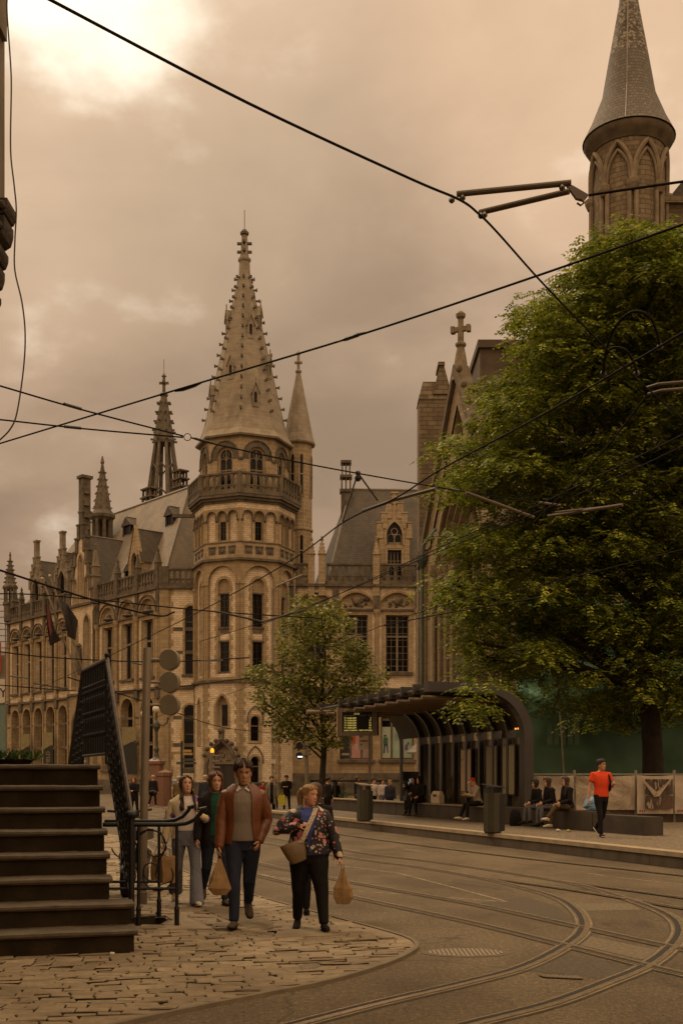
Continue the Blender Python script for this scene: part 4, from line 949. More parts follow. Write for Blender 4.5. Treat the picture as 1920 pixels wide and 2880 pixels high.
netsheet(13.4, 21, 47.2, 19, 24.5, 40, 20, .5, .5, 9).build('net', NETM, SN, smooth=True, fix=False)
m = MB()
for x in (8.6, 11, 13.5, 16, 18.5): h_ = 24 if x > 15 else 13; m.tube([(x, 48.2, 0), (x, 48.2, h_)], .05, 5); m.tube([(x, 49.4, 0), (x, 49.4, h_)], .05, 5)
for z in range(2, 24, 2): x_ = 7.4 if z < 13 else 15.4; m.tube([(x_, 48.1, z+.4), (21, 48.1, z+.4)], .045, 5); m.tube([(x_, 48.1, z+1.4), (21, 48.1, z+1.4)], .035, 5); 
m.build('scaffold_tubes', plain('galvanised_tube', (.33, .27, .19), .5, .2, 8, 0, None, .5, .4), SN)
m = MB()
for z in range(2, 24, 2): m.box(7.5 if z < 13 else 15.5, 21, 48.3, 49.3, z+.32, z+.38)
m.build('scaffold_boards', plain('scaffold_board', (.20, .14, .075), .8, .3, 2), SN)
m = MB(); 
for i in range(5): m.box(8.55+i*.28, 8.75+i*.28, 47.25, 47.3, 3.0, 3.9)
m.build('pale_opening', plain('pale_netting', (.08, .12, .065), .8), SN)  # five pale bars set in the dark net
m = MB(); m.tube([(9.1, 46.0, .3), (8.55, 46.0, 8.4)], .04, 5); m.build('prop_pole', LEAD, SN)
# ------------------------------------------------------------------ trees
def leafmat(name, dark, mid, light):
    t = NT(name); g = t.n('ShaderNodeNewGeometry')
    c = t.mix(t.ramp(g.outputs['Random Per Island'], 0, .6), dark, mid); c = t.mix(t.ramp(g.outputs['Random Per Island'], .72, 1), c, light)
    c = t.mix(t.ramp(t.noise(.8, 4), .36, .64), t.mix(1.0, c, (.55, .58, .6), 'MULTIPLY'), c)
    t.val(t.b.inputs['Base Color'], c); t.b.inputs['Roughness'].default_value = .5; t.b.inputs['Specular IOR Level'].default_value = .15
    tl = t.n('ShaderNodeBsdfTranslucent'); t.l(c, tl.inputs[0]); mx = t.n('ShaderNodeMixShader'); mx.inputs[0].default_value = .38
    o = t.t.nodes['Material Output']; t.l(t.b.outputs[0], mx.inputs[1]); t.l(tl.outputs[0], mx.inputs[2]); t.l(mx.outputs[0], o.inputs[0]); return t.m
def leaves(clumps, n_per, ln, wd, rg, flat=.55, pinnate=0, droop=0.0):
    vs, fs = [], []
    for c, r in clumps:
        for i in range(int(n_per*r*r)):
            u = Vector((rg.gauss(0, 1), rg.gauss(0, 1), rg.gauss(0, 1))).normalized(); q = r*(rg.random()**.45)
            p = c+Vector((u.x*q, u.y*q, u.z*q*flat-droop*(u.x*u.x+u.y*u.y)*q*q/r))
            hd = Vector((u.x+rg.gauss(0, .6), u.y+rg.gauss(0, .6), 0)).normalized(); dp = rg.uniform(-.75, .2)
            d = (hd+Z*dp).normalized(); s = d.cross(Z).normalized(); nrm = s.cross(d)
            if pinnate:
                L = ln*rg.uniform(1.8, 2.8)
                for m_ in range(pinnate):
                    f = (m_+.6)/pinnate; b = p+d*L*f-Z*(.25*L*f*f)
                    for sg in (-1, 1):
                        dl = (s*sg*.85+d*.5-Z*rg.uniform(.0, .5)).normalized(); l2 = ln*rg.uniform(.6, 1.05)*(1-.3*abs(f-.5)); e = dl.cross(nrm).normalized()*wd
                        k = len(vs); vs += [b, b+dl*l2*.5+e, b+dl*l2, b+dl*l2*.5-e]; fs.append((k, k+1, k+2, k+3))
            else:
                tw = rg.uniform(-1, 1); e = (s*math.cos(tw)+nrm*math.sin(tw))*wd*rg.uniform(.7, 1.2); l2 = ln*rg.uniform(.7, 1.3)
                k = len(vs); vs += [p, p+d*l2*.45+e, p+d*l2, p+d*l2*.45-e]; fs.append((k, k+1, k+2, k+3))
    m = MB(); m.v = [tuple(v) for v in vs]; m.f = fs; return m
def crown_from(poly, d0, dd, n, r0, r1, rg, mind):
    xs = [p[0] for p in poly]; ys = [p[1] for p in poly]; o = []; pts = []; rs_ = []
    tries = 0
    while len(o) < n and tries < 30000:
        tries += 1; x, y = rg.uniform(min(xs), max(xs)), rg.uniform(min(ys), max(ys))
        d = d0+rg.uniform(-dd, dd); c = at(x, y, d); r = rg.uniform(r0, r1); s = .5*r*F/d
        if not all(inpoly(x+a*s, y+b*s, poly) for a, b in ((0, 0), (-1, .1), (1, .1), (0, -.4), (0, .6))): continue
        if any((c-q).length < mind*min(1, (r+k)/(r0+r1)) for q, k in zip(pts, rs_)): continue
        pts.append(c); rs_.append(r); o.append((c, r))
    return o
def branches(base, top, clumps, rg, r0, n):
    m = MB(); T = [base.lerp(top, f)+Vector((rg.uniform(-.1, .1), rg.uniform(-.1, .1), 0))*f*3 for f in (0, .15, .3, .45, .6, .8, 1)]
    m.tube(T, [r0*1.25, r0, r0*.9, r0*.75, r0*.55, r0*.32, r0*.12], 10)
    for c, r in rg.sample([q for q in clumps if q[0].z > base.z+(top.z-base.z)*.28], n):
        zc = max(base.z+(top.z-base.z)*.27, min(top.z-1, c.z-abs(c.x-base.x)*.7-.5)); f = (zc-base.z)/(top.z-base.z); a = base.lerp(top, f)
        mid = a.lerp(c, .5)+Vector((rg.uniform(-.3, .3), rg.uniform(-.3, .3), rg.uniform(-.1, .5))); w = r0*.30*(1.15-f)
        m.tube([a, a.lerp(mid, .5)-Z*.05, mid, mid.lerp(c, .6)+Z*.05, c], [w*1.3, w, w*.75, w*.45, w*.15], 6)
        for j in range(3): e = c+Vector((rg.uniform(-1, 1), rg.uniform(-1, 1), rg.uniform(-.2, .5)))*r*.9; m.tube([mid.lerp(c, .6), mid.lerp(c, .8).lerp(e, .4), e], [w*.4, w*.3, w*.1], 4)
    return m
BARK = plain('tree_bark', (.030, .021, .013), .9, .35, 5, .6, 20)
rg = random.Random(5)
BIG = [(1600, 690), (1660, 640), (1750, 635), (1800, 585), (1860, 630), (2010, 640), (2200, 900), (2230, 1500), (2150, 1900), (1920, 2090), (1800, 2060), (1700, 2040), (1600, 2010), (1530, 1970), (1480, 1915), (1420, 1960), (1360, 2010), (1290, 2000), (1262, 1950), (1290, 1900), (1255, 1860), (1290, 1780), (1270, 1700), (1200, 1660), (1215, 1620), (1270, 1590), (1250, 1500), (1290, 1450), (1225, 1390), (1212, 1300), (1215, 1225), (1300, 1165), (1355, 1080), (1385, 1015), (1490, 1010), (1440, 960), (1460, 900), (1440, 850), (1490, 820), (1570, 850), (1590, 800), (1545, 760), (1550, 715), (1610, 740)]
cb = crown_from(BIG, 38.5, 3.4, 560, .45, 1.5, rg, .76)+[(at(x, y, d), r) for x, y, d, r in ((1300, 1965, 30.6, .6), (1345, 1925, 31, .7), (1320, 1995, 30.5, .5), (1370, 1985, 30.8, .45))]
o = thing('tree', 'tall broad tree with drooping feathery leaves in front of the church', 'tree', (10.6, 38.5, 0))
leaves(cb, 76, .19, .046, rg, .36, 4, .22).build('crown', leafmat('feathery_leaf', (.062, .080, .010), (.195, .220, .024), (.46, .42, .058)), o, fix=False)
branches(Vector((10.6, 38.5, 0)), Vector((10.0, 38.5, 17)), cb, rg, .34, 60).build('trunk', BARK, o, smooth=True)
SMALL = [(822, 1625), (850, 1665), (905, 1690), (965, 1685), (990, 1735), (975, 1790), (1035, 1815), (1055, 1870), (1095, 1900), (1060, 1965), (1015, 1995), (1030, 2055), (960, 2105), (860, 2110), (775, 2085), (735, 2010), (705, 1970), (680, 1890), (755, 1865), (765, 1820), (785, 1760), (795, 1690)]
cs_ = crown_from(SMALL, 55, 2.2, 190, .28, .8, rg, .55)
o = thing('tree', 'smaller young street tree with bright leaves in front of the tower', 'tree', (-.95, 55, 0))
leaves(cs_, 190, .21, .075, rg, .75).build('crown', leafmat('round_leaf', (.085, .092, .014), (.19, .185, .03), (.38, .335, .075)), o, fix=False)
branches(Vector((-.95, 55, 0)), Vector((-.9, 55, 9.4)), cs_, rg, .16, 46).build('trunk', BARK, o, smooth=True)
# ------------------------------------------------------------------ tram shelter
SH = thing('tram_shelter', 'dark bronze tram shelter of curved ribs arching over the platform bench', 'shelter', tuple(K(13, 3.5, 0)))
ts = [9.1, 10.05, 11.0, 11.95, 12.9, 13.85, 14.8, 15.75, 16.7, 19.0]
def ribcurve(wb, r, zt, tip, n=9):
    L = [(wb, PH), (wb, zt-r)]+[(wb-r+r*math.cos(math.pi/2*i/n), zt-r+r*math.sin(math.pi/2*i/n)) for i in range(1, n+1)]+[(tip, zt)]
    return L
oc, ic = ribcurve(3.62, 1.5, 4.3, .35), ribcurve(3.34, 1.22, 4.02, .35)
for t_ in ts:
    ic = ribcurve(3.34, 1.22, 4.02, .35) if t_ < 18 else ribcurve(3.53, 1.41, 4.21, .35)
    m = MB(); h = .055 if t_ > 9.5 else .16
    vs = [K(t_+s, w, z) for s in (-h, h) for L in (oc, ic) for w, z in L]; n = len(oc); f = []
    for i in range(n-1): f += [(i, i+1, n+i+1, n+i), (2*n+i, 3*n+i, 3*n+i+1, 2*n+i+1), (i, 2*n+i, 2*n+i+1, i+1), (n+i, n+i+1, 3*n+i+1, 3*n+i)]
    f += [(n-1, 3*n-1, 4*n-1, 2*n-1)]; m.add(vs, f); m.build('rib', DARKM, SH)
m = MB(); mid = ribcurve(3.50, 1.36, 4.16, .75); n = len(mid)
vs = [K(t_, w, z) for t_ in (9.1, 19.0) for w, z in mid[2:]]; q = len(mid)-2; m.add(vs, [(i, i+1, q+i+1, q+i) for i in range(q-1)]); m.build('roof_panel', plain('soffit_panel', (.03, .022, .014), .6), SH, fix=False)
for i in range(len(ts)-2):
    m = MB(); a, b = ts[i]+.07, ts[i+1]-.07; m.add([K(a, 3.5, PH+.35), K(b, 3.5, PH+.35), K(b, 3.5, 2.8), K(a, 3.5, 2.8)], [(0, 1, 2, 3)]); m.build('glass_panel', glassmat('shelter_glass', (.055, .044, .026), .12, .5) if i == 0 else bpy.data.materials['shelter_glass'], SH, fix=False)
LB = plain('brown_beam', (.15, .10, .055), .5, .2, 3)
for t_ in [x+.48 for x in ts[:8]]+[17.4, 18.2]:
    m = MB(); m.tube([K(t_, 3.0, 3.86), K(t_, .42, 3.9)], .06, 8); m.build('lighting_tube', LB, SH)
m = MB(); m.tube([K(9, .5, 4.12), K(19.2, .5, 4.12)], .05, 6); m.build('front_beam', DARKM, SH)
m = MB(); m.tube([K(19.1, -.05, 4.0), K(19.1, .9, 4.0)], .08, 8); m.build('end_tube', LB, SH)
def board(name, t0, t1, w, z0, z1, label, cat, mats, dec=None, par=None):
    o = thing(name, label, cat, tuple(K((t0+t1)/2, w, z0))); m = MB()
    m.add([K(t, w-s, z) for s in (0, .05) for t, z in ((t0, z0), (t1, z0), (t1, z1), (t0, z1))], [(0, 1, 2, 3), (4, 7, 6, 5), (0, 4, 5, 1), (1, 5, 6, 2), (2, 6, 7, 3), (3, 7, 4, 0)]); m.build('frame', DARKM, o)
    m = MB(); m.add([K(t, w-.056, z) for t, z in ((t0+.04, z0+.04), (t1-.04, z0+.04), (t1-.04, z1-.04), (t0+.04, z1-.04))], [(0, 1, 2, 3)]); m.build('sheet', mats, o, fix=False); return o
def poster(name, base, marks, sc=3):
    t = NT(name); n = t.noise(sc, 5, t.scaled(t.pos(), (1, 1, 2.5)), .7); return t.fin(t.mix(t.ramp(n, .6, .66), base, marks), .5)
board('timetable_board', 12.55, 13.35, 3.42, 1.15, 2.55, 'pale buff timetable board on the shelter glass, leftmost of three', 'notice board', poster('timetable_paper', (.34, .25, .15), (.22, .15, .09)))
board('timetable_board', 10.75, 11.5, 3.42, 1.15, 2.6, 'greenish route map board on the shelter glass, middle of three', 'notice board', poster('map_paper', (.17, .15, .085), (.06, .05, .035), 4))
board('timetable_board', 9.6, 10.4, 3.42, 1.1, 2.6, 'greenish city map board on the shelter glass, nearest the shelter end', 'notice board', poster('map_paper_light', (.21, .185, .105), (.08, .07, .04), 5))
lm_ = NT('orange_lamp_reflection'); lm_.b.inputs['Emission Color'].default_value = (1, .35, .06, 1); lm_.b.inputs['Emission Strength'].default_value = 1.4; ORL = lm_.fin((.6, .2, .04), .4)
o = thing('lamp_reflection', 'pair of tiny orange lamps reflected on the last shelter pane', 'reflection', tuple(K(9.5, 3.4, 3.1))); m = MB()
for s in (0, .16): m.ball(K(9.45+s, 3.4, 3.05), .03, 6)
m.build('reflection_dots', ORL, o)  # glowing balls stand in for lamp reflections on the pane
# low bench wall
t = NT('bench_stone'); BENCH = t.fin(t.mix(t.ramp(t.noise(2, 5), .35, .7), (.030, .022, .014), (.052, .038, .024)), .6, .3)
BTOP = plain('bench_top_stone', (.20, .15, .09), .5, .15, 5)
BN = thing('platform_bench', 'long low dark stone bench wall along the tram platform', 'bench', tuple(K(12, 2.8, 0)))
for a, b, zt in ((2.1, 4.3, .72), (4.34, 9.8, .78), (9.84, 17.4, .74), (17.44, 26, .74)):
    m = MB(); vs = [K(t_, w, z) for z in (PH, zt) for w in (2.75, 3.25) for t_ in (a, b)]
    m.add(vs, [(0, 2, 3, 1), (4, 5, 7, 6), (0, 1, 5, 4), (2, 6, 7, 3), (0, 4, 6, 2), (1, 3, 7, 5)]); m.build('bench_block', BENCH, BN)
    if a > 9:
        m = MB(); vs = [K(t_, w, z) for z in (zt, zt+.035) for w in (2.7, 3.3) for t_ in (a, b)]
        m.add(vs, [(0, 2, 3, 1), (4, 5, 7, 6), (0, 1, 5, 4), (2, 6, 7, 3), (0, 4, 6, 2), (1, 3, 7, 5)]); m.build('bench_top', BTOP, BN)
# litter bins
BINM = plain('olive_bin_paint', (.034, .030, .016), .45, .15, 4); BIND = plain('bin_dark_side', (.014, .011, .007), .5)
def bin_(c, label, tray):
    o = thing('litter_bin', label, 'bin', tuple(c), math.atan2(VY, VX)-math.pi/2+rad(8)); m = MB()
    oct_ = [(.20*x, .20*y) for x, y in ((-1, -.45), (-.45, -1), (.45, -1), (1, -.45), (1, .45), (.45, 1), (-.45, 1), (-1, .45))]
    m.prism([(x, y, 0.04) for x, y in oct_], (0, 0, .93)); m.build('bin_body', BINM, o, local=True)
    m = MB(); m.box(.06, .205, -.205, -.10, .06, .93); m.prism([(x*.9, y*.9, 0) for x, y in oct_], (0, 0, .04)); m.build('door_panel', BIND, o, local=True)
    m = MB()
    for x in (-.15, .15): m.box(x-.02, x+.02, -.14, .14, .97, 1.10)
    m.build('lid_bracket', BIND, o, local=True); m = MB()
    m.add([(-.2, -.2, 1.10), (.2, -.2, 1.08), (.2, .2, 1.12), (-.2, .2, 1.16), (-.2, -.2, 1.13), (.2, -.2, 1.11), (.2, .2, 1.15), (-.2, .2, 1.19)], [(0, 3, 2, 1), (4, 5, 6, 7), (0, 1, 5, 4), (1, 2, 6, 5), (2, 3, 7, 6), (3, 0, 4, 7)]); m.build('lid', tray, o, local=True)
bin_(Vector((.68, 34.6, PH)), 'olive octagonal litter bin with pale sloping lid at the far bench end', BTOP)
bin_(Vector((3.60, 27.1, PH)), 'olive octagonal litter bin with dark lid beside the cap wearer', BIND)
# ------------------------------------------------------------------ text helper
TMP = bpy.data.scenes.new('mesh_work')
def evaluated(o):
    TMP.collection.objects.link(o)
    with bpy.context.temp_override(scene=TMP, view_layer=TMP.view_layers[0]):
        dg = bpy.context.evaluated_depsgraph_get(); me = bpy.data.meshes.new_from_object(o.evaluated_get(dg))
    TMP.collection.objects.unlink(o); return me
def text(body, M_, size, mat, parent, name='lettering', align='LEFT', depth=.004):
    cu = bpy.data.curves.new('t', 'FONT'); cu.body = body; cu.size = size; cu.align_x = align; cu.extrude = depth; cu.resolution_u = 2
    o = bpy.data.objects.new('t', cu); me = evaluated(o)
    bpy.data.objects.remove(o); bpy.data.curves.remove(cu); me.name = name
    me.transform(Matrix.Translation(-worldloc(parent)) @ M_ if parent else M_); me.materials.clear(); me.materials.append(mat)
    q = bpy.data.objects.new(name, me); COL.objects.link(q); q.parent = parent; return q
def facing(P, u, n):                          # matrix: x along u, y up, z along n
    u = Vector(u).normalized(); n = Vector(n).normalized(); return Matrix.Translation(P) @ Matrix((u, Z, n)).transposed().to_4x4()
def emis(name, col, st):
    t = NT(name); t.b.inputs['Emission Color'].default_value = (*col, 1); t.b.inputs['Emission Strength'].default_value = st; return t.fin(mul(col, .5), .5)
LED = emis('led_yellow', (.72, .58, .13), .75); LEDG = plain('grey_print', (.20, .15, .10), .6); WHITE = plain('white_plastic', (.42, .34, .24), .5, .08)
# departure display
n_ = Vector((-.22, -.975, 0)).normalized(); u_ = Vector((n_.y*-1, n_.x, 0)); c = at(1006, 2031, 38.5)
D = thing('departure_display', 'electronic tram departure display hanging from the shelter roof', 'display', tuple(c)); fr = Fr(c, u_, n_); m = MB()
for a in ((-.68, .68, .34, .46), (-.68, .68, -.46, -.34), (-.68, -.53, -.34, .34), (.50, .68, -.34, .34)): fr.box(m, *a, -.2, .05)
fr.box(m, -.68, .68, -.46, .46, -.22, -.2); m.build('housing', plain('display_housing', (.085, .06, .036), .5), D)
m = MB(); fr.box(m, -.72, -.685, -.5, .5, -.2, .08); m.build('side_panel', plain('lit_side', (.30, .21, .12), .6), D)  # paler panel: light falling on the display's left side put into its colour
m = MB(); fr.box(m, -.53, .50, -.34, .34, -.15, .0); m.build('screen', plain('led_black', (.006, .005, .004), .25, .1), D)
m = MB(); fr.box(m, -.4, -.34, .46, .62, -.1, -.04); fr.box(m, .34, .4, .46, .62, -.1, -.04); m.build('hanger', DARKM, D)
rows = [("T1", "EVERGEM", "4"), ("T1", "EVERGEM", "17"), ("T1", "EVERGEM", "25"), ("T1", "EVERGEM", "40"), ("T1", "EVERGEM", "52")]
def ft(s, u, v, sz, mt=LED, al='LEFT'): return text(s, facing(fr.p(u, v, .004), u_, n_), sz, mt, D, 'lettering', al, .002)
ft("13 53", -.14, .245, .085); ft("LIJN BESTEMMING", -.50, .195, .05, LEDG); ft("VERTREKT", .05, .195, .05, LEDG); ft("MIN", .36, .195, .05, LEDG)
for i, (a, b, e) in enumerate(rows): ft(a, -.48, .105-.082*i, .078); ft(b, -.365, .105-.082*i, .074); ft(e, .46, .105-.082*i, .078, LED, 'RIGHT')
ft("13/06 STAKING - INFO OP DELIJN.B", -.5, -.31, .072)
# stop sign below
c = at(1022, 2087, 40.5); P = thing('stop_sign', 'white tram stop flag with coloured route boxes below the display', 'sign', tuple(c)); fr2 = Fr(c, u_, n_); m = MB(); fr2.box(m, -.18, .18, -.27, .27, -.03, .0); m.build('plate', plain('sign_white', (.36, .28, .19), .6, .05), P)
for (a, v, cc) in ((-.13, .16, (.08, .07, .04)), (-.13, 0, (.22, .03, .03)), (-.03, 0, (.03, .03, .03)), (.07, 0, (.16, .12, .02)), (-.13, -.13, (.14, .11, .03))):
    m = MB(); fr2.box(m, a, a+.08, v, v+.06, .001, .006); m.build('route_box', plain('box%.2f' % cc[0], cc, .6, .05), P)
m = MB(); fr2.box(m, .18, .25, -2.6, .4, -.06, -.0); m.build('post', POLE, P)
# ------------------------------------------------------------------ staircase
STV = Vector((-.27, .963, 0)).normalized(); STU = Vector((.963, .27, 0)).normalized()
TREAD = plain('stair_tread', (.072, .050, .026), .6, .3, 7, .4, 50, .4); RISER = plain('stair_riser', (.024, .0165, .0085), .9, .4, 3, .4, 30, .05)  # risers darker than treads: shade of the enclosed street put into the colour
SO = Vector((-1.88, 10.32, 0)); S = thing('stone_staircase', 'dark bluestone outdoor staircase of eight worn steps at the left edge', 'staircase', tuple(SO))
zs = [.235, .44, .65, .86, 1.075, 1.295, 1.525, 1.755]; ext = [0, .0, -.17, -.17, -.17, -.17, -.17, -.17]
t = NT('worn_stone'); 
for i, z1 in enumerate(zs):
    z0 = zs[i-1] if i else 0.0; o0 = SO+STV*(.35*i)+STU*ext[i]; dep = .37 if i < 7 else 2.2
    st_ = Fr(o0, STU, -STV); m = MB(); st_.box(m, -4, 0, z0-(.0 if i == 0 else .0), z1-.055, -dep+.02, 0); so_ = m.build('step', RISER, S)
    m = MB(); N = 40; P = []
    prof = [(-dep, -.055), (.03, -.055), (.045, -.035), (.045, -.012), (.03, 0), (-dep, 0)]
    for k in range(N+1):
        u = -4+4.03*k/N; w_ = .006*noise.noise(Vector((u*2.3, i*3.1, 0)))+.005*noise.noise(Vector((u*9, i, 4)))
        P.append([st_.p(u, z1+b+(w_ if b > -.05 else 0), a+(w_ if a > 0 else 0)) for a, b in prof])
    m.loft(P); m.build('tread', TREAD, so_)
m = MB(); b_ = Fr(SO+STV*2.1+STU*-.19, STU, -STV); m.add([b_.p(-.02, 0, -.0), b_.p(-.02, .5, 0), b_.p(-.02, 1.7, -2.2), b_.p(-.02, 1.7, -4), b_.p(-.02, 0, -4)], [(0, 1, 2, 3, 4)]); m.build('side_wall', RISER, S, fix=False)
# stair railing (up, landing, down the far side)
A0 = Vector((-2.02, 10.95, .25)); A1 = Vector((-2.62, 12.72, 1.76)); A2 = Vector((-3.19, 14.07, 1.76)); A3 = Vector((-3.72, 15.5, .55))
RLG = thing('stair_railing', 'black wrought iron stair railing with twisted balusters climbing the staircase', 'railing', tuple(A0))
TOP = [A0+Z*.98, A1+Z*1.18, A2+Z*1.18, A3+Z*1.12]
m = MB(); m.tube(TOP, .027, 8); m.build('handrail', plain('worn_handrail', (.05, .036, .022), .32, .3, 14, .2, 60, .5, .6), RLG)
m = MB(); m.tube([A0+Z*.12, A1+Z*.12, A2+Z*.12, A3+Z*.1], .018, 6); m.tube([A0+Z*.78, A1+Z*.95, A2+Z*.95, A3+Z*.9], .014, 6); m.build('lower_rail', IRON, RLG)
m = MB(); m.tube([A0-Z*.0, A0+Z*1.0], .03, 8); m.ball(A0+Z*1.0, .05, 8, (1.25, 1.25, .9)); m.build('newel', IRON, RLG); m = MB(); m.tube([A1, A1+Z*1.22], .022, 8); m.ball(A1+Z*1.22, .03, 8); m.build('newel', IRON, RLG)
for a, b, n, h0, h1 in ((A0, A1, 15, .98, 1.18), (A1, A2, 13, 1.18, 1.18), (A2, A3, 13, 1.18, 1.12)):
    for i in range(1, n+1):
        f = i/(n+.5); p = a.lerp(b, f); h = h0+(h1-h0)*f; m = MB(); m.tube([p+Z*.1, p+Z*h], .014, 5)
        for q in (.3, .52, .74): m.ball(p+Z*h*q, .024, 6, (1, 1, 1.3))
        for q in (.42, .63):
            pts = [p+Z*(h*q)+(b-a).normalized()*(.04*math.cos(w_))+Z*(.08*math.sin(w_)) for w_ in [math.pi*2*j/8 for j in range(9)]]; m.tube(pts, .007, 4)
        m.build('baluster', IRON, RLG)
# low railing round the cellar shaft
LR = thing('cellar_railing', 'low black iron railing with scrolls and upturned ends round the cellar shaft', 'railing', (-2.1, 12.2, 0))
def rail(y, x0, x1, z, xs, r):
    m = MB(); m.tube([(x0, y, z), (x1-.1, y, z), (x1+.02, y, z+.015), (x1+.11, y, z+.055), (x1+.17, y, z+.12), (x1+.2, y, z+.165)], r, 8); m.tube([(x1+.165, y, z+.155), (x1+.24, y, z+.172)], r*1.15, 8); m.build('handrail', IRON, LR, smooth=True)
    m = MB(); m.tube([(x0, y, .42), (xs[-1], y, .42)], .016, 6); m.build('lower_rail', IRON, LR)
    for x in xs:
        m = MB(); m.tube([(x, y, -.02), (x, y, .22), (x, y, .24), (x, y, z)], [.026, .026, .018, .017], 8); m.ball((x, y, .2), .03, 6); m.build('post', IRON, LR)
rail(12.17, -2.55, -1.68, 1.105, (-2.17, -1.76), .024); rail(12.98, -2.7, -1.92, 1.11, (-2.08,), .022)
def spiral(c, r0, r1, a0, a1, y, n=22): return [(c[0]+(r0+(r1-r0)*i/n)*math.cos(a0+(a1-a0)*i/n), y, c[1]+(r0+(r1-r0)*i/n)*math.sin(a0+(a1-a0)*i/n)) for i in range(n+1)]
m = MB(); y = 12.17
m.tube(spiral((-2.02, .86), .06, .21, rad(-150), rad(140), y), .0085, 5); m.tube(spiral((-1.96, .56), .16, .16, rad(160), rad(390), y), .0085, 5); m.tube(spiral((-2.3, .88), .05, .16, rad(200), rad(-170), y), .0085, 5); m.tube(spiral((-2.02, .62), .05, .13, rad(0), rad(300), y), .0085, 5)
m.tube([(-2.17, y, .98), (-2.06, y, 1.06), (-1.93, y, 1.02), (-1.87, y, .86), (-1.95, y, .72), (-1.99, y, .56), (-1.93, y, .46), (-1.82, y, .5)], .0085, 5); m.tube(spiral((-2.33, .55), .12, .14, rad(-80), rad(110), y), .0085, 5)
m.build('scrollwork', IRON, LR)
# signal mast with three round heads seen from behind
b0, b1 = Vector((-2.505, 14.3, 0)), Vector((-2.44, 14.3, 3.235))
PO_ = thing('traffic_signal', 'thick brown signal post with three round signal heads seen from behind', 'traffic light', tuple(b0)); m = MB()
m.lathe([(.062, 0), (.062, .17), (.052, .18), (.052, 3.235), (.047, 3.245)], 20, (0, 0, 0), 0, Matrix.Translation(b0) @ (b1-b0).to_track_quat('Z', 'Y').to_matrix().to_4x4()); m.build('post', POLE, PO_, smooth=True)
q = Vector((-.25, -.968, .02)).normalized().to_track_quat('Z', 'Y').to_matrix().to_4x4()
for y in (1855, 1919, 1983):
    c = at(473, y, 14.3); m = MB(); m.lathe([(.125, -.10), (.131, -.09), (.131, -.004), (.128, 0)], 36, (0, 0, 0), 0, Matrix.Translation(c) @ q); h = m.build('signal_head', plain('signal_back_paint', (.155, .125, .08), .6, .1, 6, .05, 60), PO_, smooth=True)
    m = MB(); m.tube([c+Vector((-.29, .0, .0)), c+Vector((-.1, .04, 0))], .017, 8); m.build('bracket', POLE, h)
# ------------------------------------------------------------------ building at the left edge
LE = thing('corner_house', 'stone corner of a house with carved corbels at the top left edge', 'building', (-2.9, 9, 0)); m = MB()
m.box(-3.4, at(13, 0, 9.0).x, 8.8, 9.0, 6.1, 9.5); m.box(-3.4, at(20, 0, 8.95).x, 8.75, 8.95, 7.4, 7.72); m.build('wall_pier', GREYL, LE); m = MB(); m.box(-14, -3.0, -9, 8.3, 0, 14); m.box(-14, -5.2, 8.3, 15.5, 0, 14); m.build('house_wall', plain('house_brick', (.11, .078, .046), .9), LE)  # house_wall: unseen rest of the house, put in to shade the steps
m = MB()
for (y0, y1, x) in ((600, 648, 46), (648, 712, 38), (722, 770, 24), (770, 830, 14), (842, 880, 4)):
    z0, z1 = at(0, y1, 9).z, at(0, y0, 9).z; xx = at(x, 0, 9).x; h = z1-z0
    L = [(-3.4, z0+h*.05), (xx-.09, z0), (xx-.02, z0+h*.25), (xx-.004, z0+h*.55), (xx, z0+h*.7), (xx, z1), (-3.4, z1)]
    m.prism([(a, 8.75, b) for a, b in L], (0, .25, 0))
    for j in range(5): m.ball((xx-.04-.05*j, 8.74, z0+h*(.55+.12*(j % 2))), .035, 5)
m.build('corbels', plain('sooty_corbel', (.045, .033, .02), .85, .4, 10, .6, 30), LE)
HC = [(22, -20), (20, 30), (30, 180), (32, 250), (30, 420), (40, 520), (46, 590), (42, 680), (42, 760), (62, 850), (71, 940), (66, 1040), (48, 1160), (30, 1205), (0, 1237), (-30, 1260)]
o = thing('hanging_cable', 'loose thin black cable hanging down the left edge of the sky', 'cable', tuple(at(30, 600, 8.6))); m = MB(); m.tube(catmull([at(x, y, 8.6) for x, y in HC], 5), .0062, 5); m.build('cable', plain('cable_brown', (.05, .036, .024), .5), o)
# plant pot on the landing
PL = thing('potted_plant', 'green leafy potted plant at the top of the staircase', 'plant', (-3.7, 13.1, 1.76)); m = MB(); rgp = random.Random(4)
for i in range(150):
    c = Vector((-3.78+rgp.uniform(-.22, .32), 13.0+rgp.uniform(-.1, .15), 1.80)); a = rgp.uniform(0, 6.28); e = c+Vector((math.cos(a)*.11, math.sin(a)*.11, rgp.uniform(.0, .15))); s = Vector((-math.sin(a), math.cos(a), 0))*.014
    m.add([c, c.lerp(e, .5)+s+Z*.02, e, c.lerp(e, .5)-s+Z*.02], [(0, 1, 2, 3)])
m.build('leaves', leafmat('plant_leaf', (.035, .06, .012), (.07, .115, .02), (.13, .18, .04)), PL, fix=False); m = MB(); m.lathe([(.2, 0), (.26, .06)], 10, (-3.78, 13.05, 1.757)); m.build('pot', RISER, PL)
